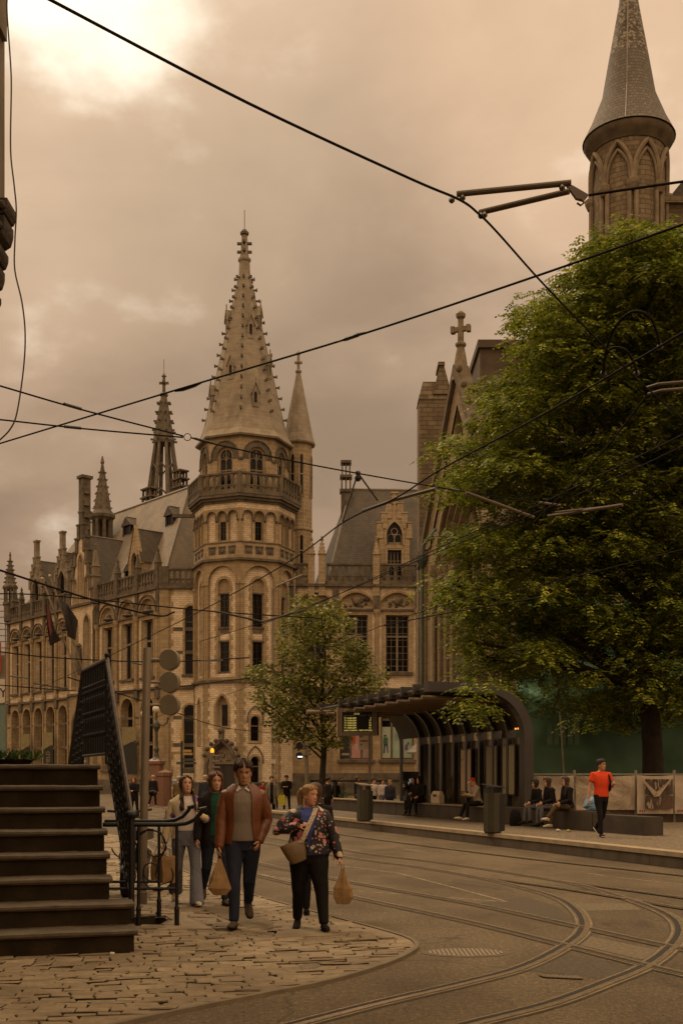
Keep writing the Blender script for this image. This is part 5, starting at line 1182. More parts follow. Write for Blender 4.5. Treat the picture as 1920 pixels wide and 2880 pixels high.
# ------------------------------------------------------------------ overhead wires (tram contact wires and spans, 5 to 7 m up)
def wp(x, y, z): d = (z-CAMZ)*F/(HZ-y); return at(x, y, d)
def wire(name, label, pts, r, z=5.6, k=6, smooth=True, group=None):
    P = [wp(x, y, z if len(q) == 0 else q[0]) for x, y, *q in pts]; P = catmull(P, k) if smooth and len(P) > 2 else P
    o = thing(name, label, 'wire', tuple(P[0]), group=group); m = MB(); m.tube(P, r, 6); m.build('strand', WIRE, o); return o
def ins(o, L, r, z=5.6, mat=None, name='insulator'):
    P = [wp(x, y, z) for x, y in L]; m = MB(); m.tube(P, r, 8); m.build(name, mat or DARKM, o)
w = wire('contact_wire', 'thick tram contact wire sweeping down from the top left into the tree', [(100, -25), (145, 0), (700, 290), (1150, 500), (1290, 560), (1345, 600), (1400, 655), (1520, 790), (1660, 935), (1790, 1065), (1920, 1180)], .0085)
ARM = plain('grp_rod', (.085, .06, .034), .5, .15, 8)
A = thing('pull_off_arm', 'pair of slanting brown rods and bracket pulling the thick contact wire', 'wire bracket', tuple(wp(1600, 530, 5.75)))
for a, b in (((1284, 545), (1606, 513)), ((1348, 597), (1600, 537))): m = MB(); m.tube([wp(*a, 5.72), wp(*b, 5.72)], .021, 10); m.build('rod', ARM, A)
m = MB()
for x, y in ((1300, 556), (1362, 604), (1580, 527), (1270, 562), (1352, 606)): m.ball(wp(x, y, 5.69), .022, 6); m.tube([wp(x, y, 5.66), wp(x, y-12, 5.74)], .012, 6)
m.prism([at(x, y, 7.98) for x, y in ((1592, 516), (1610, 520), (1655, 546), (1642, 562), (1620, 556))], (0, .03, 0)); m.tube([at(x, y, 7.98) for x, y in ((1634, 558), (1642, 570), (1632, 577), (1622, 570))], .008, 5); m.build('bracket', ARM, A)
wire('span_wire', 'short stay wire from the rod bracket to the right edge', [(1655, 548), (1790, 528), (1990, 500)], .009, 5.72)
w = wire('span_wire', 'long black span wire crossing the sky from the left edge to the upper right', [(-40, 1260), (0, 1247), (500, 1095), (1000, 945), (1510, 775), (1920, 630), (2000, 600)], .0105, 6.2)
for x, y in ((530, 1089), (988, 947)): ins(w, [(x-38, y+12), (x-16, y+6), (x+16, y-5), (x+38, y-13)], [.006, .022, .022, .006], 6.2); 
w = wire('span_wire', 'thin stay wire with turnbuckle, upper of two meeting at a ring', [(-40, 1075), (0, 1085), (230, 1152), (515, 1226)], .010, 6.0); ins(w, [(180, 1136), (228, 1150)], .02, 6.0, None, 'turnbuckle')
w = wire('span_wire', 'thin stay wire with turnbuckle, lower of two meeting at a ring', [(-40, 1177), (0, 1180), (240, 1206), (515, 1230)], .010, 6.0); ins(w, [(180, 1199), (228, 1204)], .02, 6.0, None, 'turnbuckle')
o = thing('wire_ring', 'small round iron ring joining three stay wires before the tower', 'ring', tuple(wp(527, 1229, 6))); c = wp(527, 1229, 6); m = MB(); m.tube([c+Vector((.045*math.cos(a), 0, .045*math.sin(a))) for a in [math.pi*2*i/20 for i in range(21)]], .006, 5, False); m.build('ring', DARKM, o)
w = wire('span_wire', 'stay wire running from the ring past the tower to the church', [(538, 1231), (600, 1248), (880, 1308), (1240, 1372), (1420, 1400), (1560, 1420)], .010, 6.0); ins(w, [(548, 1233), (600, 1246)], .016, 6.0); ins(w, [(1218, 1366), (1232, 1372)], .02, 6.0); ins(w, [(1268, 1376), (1290, 1380)], .02, 6)
w = wire('contact_wire', 'tram contact wire rising from the left facade through the tree to the right edge', [(-20, 1990, 5.5), (180, 1905), (420, 1790), (600, 1700), (820, 1575), (970, 1466), (1110, 1402), (1240, 1320), (1500, 1180), (1640, 1100), (1920, 935), (2000, 890)], .011, 5.6)
A = thing('pull_off_arm', 'bent brown steady arm and V stays on the rising contact wire', 'wire bracket', tuple(wp(1240, 1372, 5.9))); m = MB(); m.tube([wp(1020, 1437, 5.75), wp(1110, 1405, 5.75), wp(1225, 1374, 5.75)], .028, 8); m.build('rod', ARM, A); m = MB(); m.tube([wp(1006, 1330, 6), wp(963, 1466, 5.62)], .013, 5); m.tube([wp(1006, 1330, 6), wp(1062, 1408, 5.66)], .013, 5); m.ball(wp(1006, 1345, 5.95), .05, 6); m.ball(wp(1006, 1330, 6), .04, 6); m.build('stay', DARKM, A)
m = MB(); m.tube([wp(1310, 1385, 5.8), wp(1500, 1455, 5.6)], .026, 8); m.build('rod', ARM, A)
w = wire('contact_wire', 'upper of two parallel contact wires running from the small tree to the right edge', [(560, 1805), (735, 1752), (860, 1712), (1225, 1545), (1330, 1497), (1500, 1425), (1700, 1330), (1920, 1222), (2000, 1180)], .0085, 5.6); ins(w, [(745, 1747), (800, 1731), (860, 1716)], .022, 5.6)
wire('contact_wire', 'lower of two parallel contact wires running from the small tree to the right edge', [(735, 1757), (980, 1660), (1225, 1555), (1340, 1509), (1520, 1437), (1760, 1330), (2000, 1215)], .008, 5.5)
A = thing('pull_off_arm', 'dark pull-off rod with insulator crossing the tower shaft', 'wire bracket', tuple(wp(740, 1750, 5.7))); m = MB(); m.tube([wp(602, 1720, 5.75), wp(618, 1722, 5.75), wp(742, 1750, 5.65)], .026, 8); m.build('rod', DARKM, A)
wire('contact_wire', 'single thin contact wire sloping up across the tree to the right edge', [(240, 2095, 5.5), (420, 2025), (620, 1960), (725, 1920), (860, 1855), (1000, 1790), (1225, 1708), (1500, 1650), (1920, 1545), (2000, 1522)], .009, 5.5)
wire('contact_wire', 'faint far contact wire just above the canopy level', [(1080, 1760), (1200, 1735), (1330, 1712), (1520, 1680)], .015, 5.5)
wire('span_wire', 'span wire from the left edge over the flagpoles to the tower', [(-30, 1595), (0, 1604), (270, 1690), (440, 1732), (490, 1722)], .03, 7.2)
wire('span_wire', 'thin span wire across the left facade cornice', [(-30, 1670), (90, 1672), (280, 1688), (600, 1720), (905, 1740)], .022, 7.6)
wire('span_wire', 'sagging span wire low across the left facade windows', [(-30, 1830), (150, 1850), (420, 1862), (600, 1856), (700, 1850)], .03, 7.0)
wire('span_wire', 'thin wire across the ground floor windows of the left facade', [(-30, 1925), (240, 1945), (420, 1940), (720, 1905)], .03, 6.6)
wire('span_wire', 'faint wire across the lower tower stage', [(190, 1905), (440, 1985), (620, 2045), (760, 2062)], .025, 5.5)
A = thing('pull_off_arm', 'thin dark steady rods in front of the left facade windows', 'wire bracket', tuple(wp(150, 1920, 5.6))); m = MB()
for a, b in (((28, 1902), (78, 1908)), ((95, 1923), (190, 1938)), ((370, 1863), (400, 1870)), ((565, 1858), (628, 1858))): m.tube([wp(*a, 6.2), wp(*b, 6.1)], .035, 6)
m.build('rod', DARKM, A)
A = thing('steady_rod', 'brown twin steady rods high in the tree at the right edge', 'wire bracket', tuple(wp(1820, 1100, 5.7))); m = MB(); m.tube([wp(x, y, 5.7) for x, y in ((1818, 1090), (1850, 1080), (1930, 1073))], .017, 8); m.tube([wp(x, y, 5.7) for x, y in ((1822, 1108), (1860, 1098), (1930, 1092))], .017, 8); m.build('rod', ARM, A)
A = thing('steady_rod', 'pale steady rods with clamps in the middle of the tree', 'wire bracket', tuple(wp(1600, 1440, 5.5))); m = MB(); m.tube([wp(1540, 1452, 5.5), wp(1750, 1420, 5.5)], .024, 8); m.tube([wp(1560, 1441, 5.5), wp(1750, 1421, 5.55)], .016, 8); m.tube([wp(1515, 1413, 5.6), wp(1575, 1421, 5.6)], .018, 6); m.build('rod', ARM, A)
for L, lb in (([(1697, 1055), (1700, 1010), (1715, 950), (1745, 900), (1785, 875), (1825, 890), (1845, 930), (1855, 975)], 'larger black jumper cable loop hanging in the tree crown'), ([(1695, 1050), (1698, 1015), (1712, 985), (1735, 977), (1765, 990), (1785, 1030), (1790, 1050)], 'smaller black jumper cable loop hanging in the tree crown')):
    o = thing('jumper_cable', lb, 'cable', tuple(wp(*L[0], 5.9))); m = MB(); P = catmull([wp(x, y, 5.6+(1055-y)*.0013) for x, y in L], 5); m.tube(P, .014, 6); m.build('cable', WIRE, o); m = MB(); m.ball(P[0], .03, 6); m.ball(P[-1], .03, 6); m.build('clamp', DARKM, o)
w = wire('span_wire', 'straight stay wire running down through the tree from the rods', [(1818, 1112), (1720, 1240), (1640, 1330), (1500, 1470)], .011, 5.6, smooth=False)
# ------------------------------------------------------------------ masts, lamps, signs
def mast(label, px, yb, yt, d, r, arm=None, cat='mast', name='mast'):
    c = at(px, HZ, d); c.z = 0; zt = at(px, yt, d).z; o = thing(name, label, cat, tuple(c)); m = MB(); m.lathe([(r*1.3, 0), (r*1.3, 1.0), (r, 1.05), (r*.8, zt)], 10, c); m.build('pole', plain('galvanised_mast', (.17, .135, .09), .5, .15, 4), o, smooth=True)
    if arm: m = MB(); m.tube([at(x, y, d) for x, y in arm], r*.7, 6); m.build('arm', plain('galvanised_mast', (.2, .16, .11), .5), o)
    return o
o = mast('slender pale tram mast with bent arm beside the tower', 766, 2240, 1655, 72, .09, [(765, 1660), (778, 1648), (850, 1617)])
m = MB(); c = at(766, 2142, 71.8); m.cbox(c, (.42, .03, .26)); m.build('sign_plate', WHITE, o)
c = at(862, HZ, 52); c.z = 0; o = thing('traffic_signal', 'grey tram signal post with lit white bar beside the young tree', 'traffic light', tuple(c)); m = MB(); m.lathe([(.08, 0), (.08, at(0, 2085, 52).z)], 10, c); m.build('post', POLE, o)
for y in (2098, 2126):
    p = at(842, y, 51.8); m = MB(); m.lathe([(.16, -.14), (.17, 0), (.15, .04)], 16, (0, 0, 0), 0, Matrix.Translation(p) @ Vector((-.1, -1, 0)).to_track_quat('Z', 'Y').to_matrix().to_4x4()); m.tube([p+Vector((.1, .05, 0)), p+Vector((.35, .1, 0))], .03, 5)
    h = m.build('signal_head', IRON, o); m = MB(); m.tube([p+Vector((.18*math.cos(a), -.18, .18*math.sin(a))) for a in [math.pi*i/8 for i in range(9)]], .03, 5); m.build('visor', POLE, h)
    if y > 2100: m = MB(); m.cbox(p+Vector((.03, -.10, -.05)), (.22, .05, .05)); m.build('lit_bar', emis('white_lamp', (1, .96, .9), 2.2), h)
c = at(592, HZ, 50); c.z = 0; o = thing('traffic_signal', 'grey hooded traffic light with amber lamp in front of the tower door', 'traffic light', tuple(c)); m = MB(); m.lathe([(.06, 0), (.06, 2.9)], 8, c); m.build('post', POLE, o)
p = at(600, 2145, 49.8); m = MB(); m.cbox(p+Vector((-.05, 0, 0)), (.22, .2, .85)); h = m.build('signal_head', POLE, o); m = MB()
for z in (-.2, .06, .30): m.cbox(p+Vector((.12, -.05, z)), (.34, .22, .06))
m.build('visor', LEAD, h); m = MB(); m.ball(p+Vector((-.05, 0, .5)), .085, 8, (1, 1, 1.5)); m.build('amber_lamp', emis('amber', (1, .36, .02), 1.5), h)
c = at(440, HZ, 66); c.z = 0; o = thing('street_lamp', 'old fashioned three globe street lamp on red granite column', 'street lamp', tuple(c)); RG = plain('red_granite', (.15, .075, .045), .4, .25, 12)
m = MB(); m.lathe([(.82, 0), (.82, .28), (.66, .3), (.66, .95), (.46, 1.0), (.44, 2.35), (.55, 2.45), (.55, 2.6), (.3, 2.75)], 4, c, rad(30)); m.lathe([(.42, 0), (.42, 1.7), (.48, 1.75), (.48, 1.95), (.1, 2.1)], 8, c+Vector((.55, -.5, 0))); m.build('granite_base', RG, o)
m = MB(); m.lathe([(.3, 2.7), (.16, 2.85), (.11, 3.1), (.16, 3.3), (.09, 3.5), (.08, 4.3), (.22, 4.6), (.18, 4.8), (.05, 5.0), (.05, 5.4)], 12, c); 
for s in (-1, 1): m.tube([c+Vector((.1*s, 0, 4.75)), c+Vector((.4*s, 0, 4.65)), c+Vector((.62*s, 0, 4.85)), c+Vector((.68*s, 0, 5.15))], .05, 6)
m.build('bronze_shaft', plain('green_bronze', (.05, .045, .028), .55), o); GL_ = plain('opal_globe', (.55, .46, .34), .2, .08, 3)
for dx, z in ((0, 5.62), (.68, 5.35), (-.68, 5.35)): m = MB(); m.ball(c+Vector((dx, 0, z)), .24, 12); m.build('globe', GL_, o, smooth=True)
c = at(511, HZ, 52); c.z = 0; o = thing('signpost', 'dark fingerpost with yellow and green direction arms before the corner', 'signpost', tuple(c)); m = MB(); m.lathe([(.055, 0), (.055, 3.3)], 8, c); m.build('pole', plain('dark_green_pole', (.02, .022, .014), .5), o)
for x0, x1, z, cc in ((.05, .5, 2.72, (.27, .17, .05)), (.05, .45, 2.86, (.27, .17, .05)), (-.5, -.05, 2.76, (.22, .14, .045)), (-.05, .06, 3.6, (.30, .18, .04)), (.05, .62, 2.46, (.05, .048, .034)), (.05, .66, 2.3, (.05, .048, .034)), (-.24, -.05, 2.3, (.05, .048, .034)), (.05, .6, 1.9, (.05, .048, .034))):
    m = MB(); h = .11 if z < 3 else .6; m.box(c.x+x0, c.x+x1, c.y-.05, c.y-.02, z-h/2, z+h/2); m.build('sign_arm', plain('arm%.3f' % cc[0], cc, .6), o)
# flags on the left wing
for (b, tp, lb, fl) in (((225, 1922), (119, 1628), 'slanting white flagpole with limp dark tricolour flag, left of two', [(128, 1690), (140, 1720), (152, 1770), (170, 1800), (140, 1815), (130, 1740)]), ((232, 1880), (140, 1620), 'slanting dark flagpole with furled black flag, right of two', [(165, 1680), (190, 1700), (218, 1745), (210, 1800), (190, 1790), (180, 1730)])):
    d = 112; o = thing('flagpole', lb, 'flagpole', tuple(at(*b, d+3))); m = MB(); m.tube([at(*b, d+3), at(*tp, d-2)], .09, 6); m.ball(at(*tp, d-2), .16, 6); m.build('pole', plain('pole_white', (.30, .24, .16), .5), o)
    m = MB(); n = len(fl); L = [at(x, y, d-1+.5*math.sin(i*2.1)) for i, (x, y) in enumerate(fl)]; m.prism(L, (0, .25, 0)); m.build('flag', plain('flag_black', (.022, .016, .012), .8, .3, 2), o)
    if 'tricolour' in lb: m = MB(); m.prism([at(x, y, d-1.6) for x, y in ((131, 1700), (138, 1718), (146, 1775), (141, 1790), (133, 1740))], (0, .1, 0)); m.build('flag_stripe', plain('flag_red', (.09, .02, .015), .8), o)
# shop banners on the left wing, window posters on the right wing
BK = plain('banner_black', (.022, .019, .014), .7); YL = plain('banner_olive', (.17, .135, .062), .7); BT = plain('banner_text', (.20, .155, .085), .7)
for s, lb, tx in ((26.9, 'black shop banner with olive head and two vertical text lines', ('WE ARE', 'LABELS')), (21.3, 'black shop banner with one vertical word under an olive head', ('ANFIELD',)), (4.0, 'black shop banner with olive head behind the globe lamp', ())):
    p = lf.p(s, 0, .9); o = thing('shop_banner', lb, 'banner', tuple(p)); m = MB(); hw = .62 if s > 5 else .8; u = Vector((.93, -.36, 0)); f = Fr(p, u); f.box(m, -hw, hw, 2.0, 5.1, -.06, 0); m.build('cloth', BK, o)
    m = MB(); m.prism([f.p(a, b, .004) for a, b in ((-hw, 4.7), (hw, 5.35), (hw, 6.6), (-hw, 6.6))], f.N*.03); m.build('head', YL, o)
    for i, q in enumerate(tx): text(q, facing(f.p(.05+i*.45-(.25 if len(tx) > 1 else -.15), 2.15, .01), u, f.N) @ Matrix.Rotation(rad(90), 4, 'Z'), .62 if len(tx) == 1 else .5, BT, o)
GP = {'black': (.02, .016, .012), 'red': (.25, .055, .02), 'pink': (.32, .16, .13), 'rose': (.23, .15, .13), 'mint': (.27, .29, .20), 'aqua': (.22, .27, .2)}
for c0, cols in ((6.8, ('black', 'pink', 'rose')), (10.7, ('mint', 'aqua', 'aqua'))):
    for i, k in enumerate(cols):
        u = c0+(i-1)*1.02; f = RF.sh(-.33); o = thing('window_poster', {('black', 0): 'black poster with white frame in the left shop window', ('pink', 1): 'red and pink poster in the left shop window', ('rose', 2): 'dusky rose poster in the left shop window', ('mint', 0): 'pale poster with a standing figure in green sweater', ('aqua', 1): 'pale aqua poster with a plain outline', ('aqua', 2): 'pale aqua poster with a small crouching figure'}[(k, i)], 'poster', tuple(f.p(u, 3.5, 0)))
        m = MB(); f.box(m, u-.42, u+.42, 3.55, 6.5, 0, .02); m.build('sheet', plain('poster_'+k, GP[k], .6, .12, 2), o)
        def blotch(L, cc): m_ = MB(); m_.prism([f.p(u+a, b, .022) for a, b in L], f.N*.006); m_.build('print', plain('print%.3f%.3f' % (cc[0], cc[1]), cc, .6), o)
        if k == 'pink': blotch([(-.42, 4.9), (-.05, 4.9), (-.02, 6.5), (-.42, 6.5)], GP['red']); blotch([(-.1, 4.4), (.15, 4.3), (.2, 4.8), (-.05, 4.9)], (.3, .24, .2)); blotch([(.1, 5.6), (.4, 5.6), (.4, 6.4), (.1, 6.3)], (.36, .24, .2))
        if k == 'black': blotch([(-.36, 3.8), (.36, 3.8), (.36, 4.0), (-.36, 4.0)], (.22, .18, .13))
        if k == 'rose': blotch([(-.3, 5.1), (-.1, 5.1), (-.05, 6.1), (-.3, 6.3)], (.3, .22, .18))
        if k == 'mint': blotch([(-.3, 4.9), (.15, 4.9), (.15, 5.5), (-.28, 5.5)], (.035, .10, .03)); blotch([(-.28, 4.0), (-.16, 4.0), (-.1, 4.7), (.0, 4.7), (.08, 4.0), (.18, 4.0), (.14, 4.9), (-.24, 4.9)], (.03, .028, .09)); m_ = MB(); m_.lathe([(.11, 0), (.11, .03)], 12, (0, 0, 0), 0, Matrix.Translation(f.p(u-.12, 5.66, .02)) @ f.N.to_track_quat('Z', 'Y').to_matrix().to_4x4()); m_.build('print', plain('print_dark', (.05, .03, .02)), o)
        if k == 'aqua' and i == 2: blotch([(-.3, 4.3), (0, 4.3), (-.02, 4.9), (-.25, 4.8)], (.09, .05, .1)); blotch([(-.05, 4.8), (.1, 4.8), (.1, 5.05), (-.05, 5.05)], (.04, .03, .03))
        if k == 'aqua' and i == 1: blotch([(-.2, 5.2), (.1, 5.2), (.1, 5.9), (-.2, 5.9)], (.16, .2, .14))
c = at(1160, 2212, 58); o = thing('shop_sign', 'pale blue shop letters partly hidden behind the seated pair', 'sign', tuple(c)); text("AH", facing(c+Vector((-.4, 0, -.2)), (1, 0, 0), (0, -1, 0)), .85, emis('sign_blue', (.35, .50, .55), .35), o); m = MB(); m.box(c.x-.6, c.x+1.4, c.y+.03, c.y+.08, c.z-.55, c.z+.75); m.build('glass_back', GLASS, o)
# far-left street end: distant house, scaffold, shop front, red flag
FB = thing('distant_house', 'distant street house with teal shop front at the far left edge', 'house', (-58, 190, 0)); m = MB(); m.box(-66, -55.2, 188, 200, 0, 22); m.build('wall', plain('far_wall', (.17, .14, .10), .9), FB)
m = MB(); m.box(-62, -55.3, 187.6, 188, 2, 14); m.build('shop_front', plain('far_teal', (.10, .14, .11), .5), FB); m = MB(); m.box(-62, -55.2, 187.4, 187.7, 14, 18); m.build('fascia', plain('far_fascia', (.42, .36, .28), .7), FB); text("BY", facing((-57.6, 187.35, 15), (1, 0, 0), (0, -1, 0)), 2.2, BK, FB)
m = MB(); m.box(-57.5, -56.0, 187, 187.3, 19, 24); m.build('red_flag', plain('far_red', (.35, .04, .02), .7), FB)
SCF = thing('scaffold', 'distant bare scaffold above the street end at the far left', 'scaffold', (-56, 185, 0)); m = MB()
for x in (-58.5, -57.2, -56, -54.9): m.tube([(x, 186, 0), (x, 186, 31+R.uniform(-3, 1))], .1, 4)
for z in range(22, 32, 2): m.tube([(-60, 186, z), (-54.5, 186, z)], .09, 4); m.tube([(-60, 185, z+1), (-54.5, 186.5, z+1)], .08, 4)
m.build('tubes', plain('far_tube', (.12, .09, .06), .7), SCF)
# hoarding with banners behind the bench
HB = thing('site_fence', 'construction fence hung with pale tarpaulin behind the bench', 'fence', (8, 34, 0)); CL = NT('tarpaulin'); nz = CL.noise(1.6, 6, CL.scaled(CL.pos(), (1, 1, .7)), .6, 1.5); CL.bump(nz, .9, .12); CLM = CL.fin(CL.mix(CL.ramp(nz, .3, .7), (.20, .15, .10), (.33, .26, .175)), .75)
def cloth(x0, x1, y, z0, z1, mat, name, par, amp=.09, seed=0, fix=False):
    m = MB(); nx, nzz = 18, 12; vs = []
    for j in range(nzz+1):
        for i in range(nx+1):
            x = x0+(x1-x0)*i/nx; z = z0+(z1-z0)*j/nzz-(.03*math.sin(math.pi*i/nx) if j == nzz else 0); vs.append((x, y+amp*noise.noise(Vector((x*1.6+z*1.1, z*1.8, seed)))*(1 if 0 < j < nzz else .3), z))
    m.add(vs, [(j*(nx+1)+i, j*(nx+1)+i+1, (j+1)*(nx+1)+i+1, (j+1)*(nx+1)+i) for j in range(nzz) for i in range(nx)]); return m.build(name, mat, par, smooth=True, fix=fix)
for i, (a, b) in enumerate(((5.45, 5.66), (5.74, 6.92), (7.0, 8.75))): cloth(a, b, 33.95, .66, 1.69, CLM, 'tarpaulin', HB, .1, i)
cloth(5.4, 12, 34.15, .0, .72, plain('dark_tarpaulin', (.12, .088, .055), .8, .3, 2, .5, 3), 'lower_tarpaulin', HB, .12, 8)
m = MB()
for x in (5.7, 6.96, 8.8, 9.95, 11.2): m.tube([(x, 34.05, 0), (x, 34.05, 1.85)], .045, 6)
m.tube([(5.4, 34.05, 1.72), (12, 34.05, 1.72)], .025, 6); m.build('fence_frame', LEAD, HB)
def picture(name, base):
    t = NT(name); n1_ = t.noise(3.2, 3, t.scaled(t.pos(), (1, 1, 1)), .6, 1); n2_ = t.noise(4.4, 2, t.scaled(t.pos(), (2, 1, .6))); c_ = t.mix(t.ramp(n1_, .42, .58), (.025, .02, .012), base); return t.fin(t.mix(t.ramp(n2_, .6, .64), c_, (.22, .16, .10)), .6)
for i, (a, b, base, lb) in enumerate(((8.78, 9.86, (.075, .04, .022), 'white photo banner with torn folded corner on the fence'), (9.9, 11.9, (.06, .075, .045), 'white photo banner with street pictures at the right edge of the fence'))):
    o = thing('photo_banner', lb, 'banner', (a, 33.8, .6)); cloth(a, b, 33.82, .55, 1.7, plain('banner_white', (.33, .26, .18), .7), 'cloth', o, .04, 20+i)
    for x0, x1, z0, z1 in ((.2, .62, .15, .55), (.64, .96, .15, .55), (.2, .62, .58, 1.05), (.64, .96, .58, 1.05)):
        q = MB(); W_ = b-a; q.box(a+W_*x0, a+W_*x1, 33.72, 33.735, .55+z0, .55+z1-.02); q.build('picture', picture('banner_picture%d' % i, base) if x0 == .2 and z0 == .15 else bpy.data.materials['banner_picture%d' % i], o)
    q = MB()
    for j, cc in enumerate((0, .06, .13)): q.box(a+.05+cc, a+.09+cc, 33.73, 33.74, .60, .67)
    q.build('logo_marks', plain('logo_red', (.16, .03, .02)), o)
    if i == 0: q = MB(); q.prism([(8.8, 33.7, 1.7), (9.25, 33.66, 1.05), (9.4, 33.66, 1.08), (9.84, 33.7, 1.66), (9.3, 33.62, 1.2)], (0, .015, 0)); q.build('torn_fold', plain('banner_white', (.33, .26, .18)), o)
# bags, small stuff on the bench and at the cafe
m = MB(); c = K(4.75, 3.0, .80); o = thing('carrier_bag', 'crumpled light blue plastic carrier bag on the bench', 'bag', tuple(c))
vs = []; 
m.ball(c+Z*.16, .19, 12, (1.15, .7, 1.0)); m.ball(c+Z*.28+Vector((-.09, 0, .06)), .07, 8, (.6, .6, 1.6)); m.v = [tuple(Vector(v)+Vector((1, .6, .8))*.045*noise.noise(Vector(v)*9)+Vector((.3, 0, .6))*.03*noise.noise(Vector(v)*24)) for v in m.v]
m.v = [(x, y, max(z, c.z+.0)) for x, y, z in m.v]; m.build('bag', plain('blue_plastic', (.13, .22, .30), .35, .3, 6, .5, 20), o)
c = K(14.35, 3.0, .78); o = thing('shopping_bag', 'white shopping bag standing on the bench beside the seated pair', 'bag', tuple(c)); m = MB(); f = Fr(c, (VX*-1, VY*-1, 0), (-VY, VX, 0)); m.loft([[f.p(-.34, 0, .09), f.p(.34, 0, .09), f.p(.34, 0, -.09), f.p(-.34, 0, -.09)], [f.p(-.34, .25, .1), f.p(.33, .25, .1), f.p(.33, .25, -.1), f.p(-.34, .25, -.1)], [f.p(-.31, .4, .03), f.p(.30, .4, .03), f.p(.30, .4, -.03), f.p(-.31, .4, -.03)]]); m.build('bag', plain('white_bag', (.40, .31, .20), .7, .1, 6, .3, 12), o); m = MB(); f.box(m, -.15, .14, .22, .29, .09, .105); m.build('print', BK, o)
c = K(17.0, 3.0, .78); o = thing('handbag', 'small black handbag on the bench beside the phone caller', 'bag', tuple(c)); m = MB(); m.cbox(c+Z*.1, (.34, .2, .2), rz=1.9); m.tube([c+Vector((.12*math.cos(a), 0, .2+.1*math.sin(a))) for a in [math.pi*i/8 for i in range(9)]], .01, 5); m.build('bag', BK, o)
# parked scooter behind the railing, white car, cafe terrace
c = Vector((-2.86, 15.4, 0)); o = thing('scooter', 'black parked motor scooter half hidden behind the stair railing', 'scooter', tuple(c)); BLK = plain('scooter_black', (.014, .011, .009), .25, .2, 6)
m = MB(); m.tube([c+Vector((0, -.1, .55)), c+Vector((.02, .5, .45)), c+Vector((.02, 1.1, .5))], [.14, .17, .1], 10); m.tube([c+Vector((.0, -.2, .3)), c+Vector((0, -.15, .95)), c+Vector((.02, -.05, 1.15))], [.10, .11, .05], 8); m.cbox(c+Vector((0, .8, .8)), (.26, .7, .14)); m.build('bodywork', BLK, o, smooth=True)
for y in (-.25, 1.0): m = MB(); m.lathe([(.12, -.05), (.22, -.05), (.24, 0), (.22, .05), (.12, .05)], 18, (0, 0, 0), 0, Matrix.Translation(c+Vector((0, y, .24))) @ Matrix.Rotation(rad(90), 4, 'Y')); m.build('wheel', IRON, o)
m = MB(); m.tube([c+Vector((-.3, -.02, 1.16)), c+Vector((0, -.08, 1.14)), c+Vector((.3, -.02, 1.18))], .018, 6); m.tube([c+Vector((.2, 0, 1.16)), c+Vector((.3, .0, 1.38))], .008, 5); m.ball(c+Vector((.31, 0, 1.4)), .05, 8, (1.2, .4, .8)); m.build('handlebar', IRON, o); m = MB(); m.cbox(c+Vector((.02, -.32, .75)), (.1, .03, .06)); m.build('tail_lamp', plain('lamp_red', (.25, .05, .02), .3), o)
c = at(487, HZ, 78); c.z = 0; o = thing('parked_car', 'white car mostly hidden behind the olive jacket pedestrian', 'car', tuple(c)); m = MB(); m.loft([[(c.x-.85, y, .35), (c.x+.85, y, .35), (c.x+.88, y, .8), (c.x+.6, y, z), (c.x-.6, y, z), (c.x-.88, y, .8)] for y, z in ((78, .95), (78.9, 1.0), (79.7, 1.48), (81.2, 1.5), (82, 1.0))]); m.build('body', plain('car_white', (.42, .34, .25), .3), o, smooth=True)
for s in (-.7, .7):
    for y in (78.7, 81.3): m = MB(); m.lathe([(.15, -.1), (.32, -.1), (.32, .1), (.15, .1)], 14, (0, 0, 0), 0, Matrix.Translation((c.x+s, y, .32)) @ Matrix.Rotation(rad(90), 4, 'Y')); m.build('wheel', IRON, o)
m = MB(); m.add([(c.x-.55, 78.95, 1.05), (c.x+.55, 78.95, 1.05), (c.x+.5, 79.66, 1.45), (c.x-.5, 79.66, 1.45)], [(0, 1, 2, 3)]); m.v = [(x, y-.03, z+.02) for x, y, z in m.v]; m.build('windscreen', GLASS, o, fix=False)
o = thing('terrace_screen', 'dark framed cafe terrace screen behind the platform', 'screen', (.9, 58, 0)); m = MB()
for x in (-1.5, -.35, .8, 2.0, 3.2): m.box(x-.06, x+.06, 57.95, 58.05, 0, 1.5)
m.box(-1.6, 3.3, 57.95, 58.05, 1.42, 1.52); m.box(-1.6, 3.3, 57.95, 58.05, .1, .2); m.build('frame', DARKM, o)
for i, x in enumerate((-1.0, .2)):
    o = thing('planter', ('bushy green planter at the left of the cafe terrace', 'bushy green planter in the middle of the cafe terrace')[i], 'plant', (x, 57.3, 0)); m = MB(); m.box(x-.3, x+.3, 57.1, 57.5, 0, .5); m.build('box', plain('planter_box', (.12, .085, .05)), o)
    leaves([(Vector((x, 57.3, .8)), .34)], 1300, .09, .03, rgp).build('foliage', bpy.data.materials['plant_leaf'], o, fix=False)
# parasol canopy on the right wing shop
c = at(1166, 2105, 96); o = thing('awning', 'small pale sloping awning beside the shelter ribs', 'awning', tuple(c)); m = MB(); m.add([c+Vector((-.7, -.6, -.35)), c+Vector((.8, -.6, -.35)), c+Vector((.8, .6, .6)), c+Vector((.3, .6, .6)), c+Vector((-.7, -.6, -.5)), c+Vector((.8, -.6, -.5))], [(0, 1, 2, 3), (0, 4, 5, 1)]); m.build('cloth', LEAD, o, fix=False)
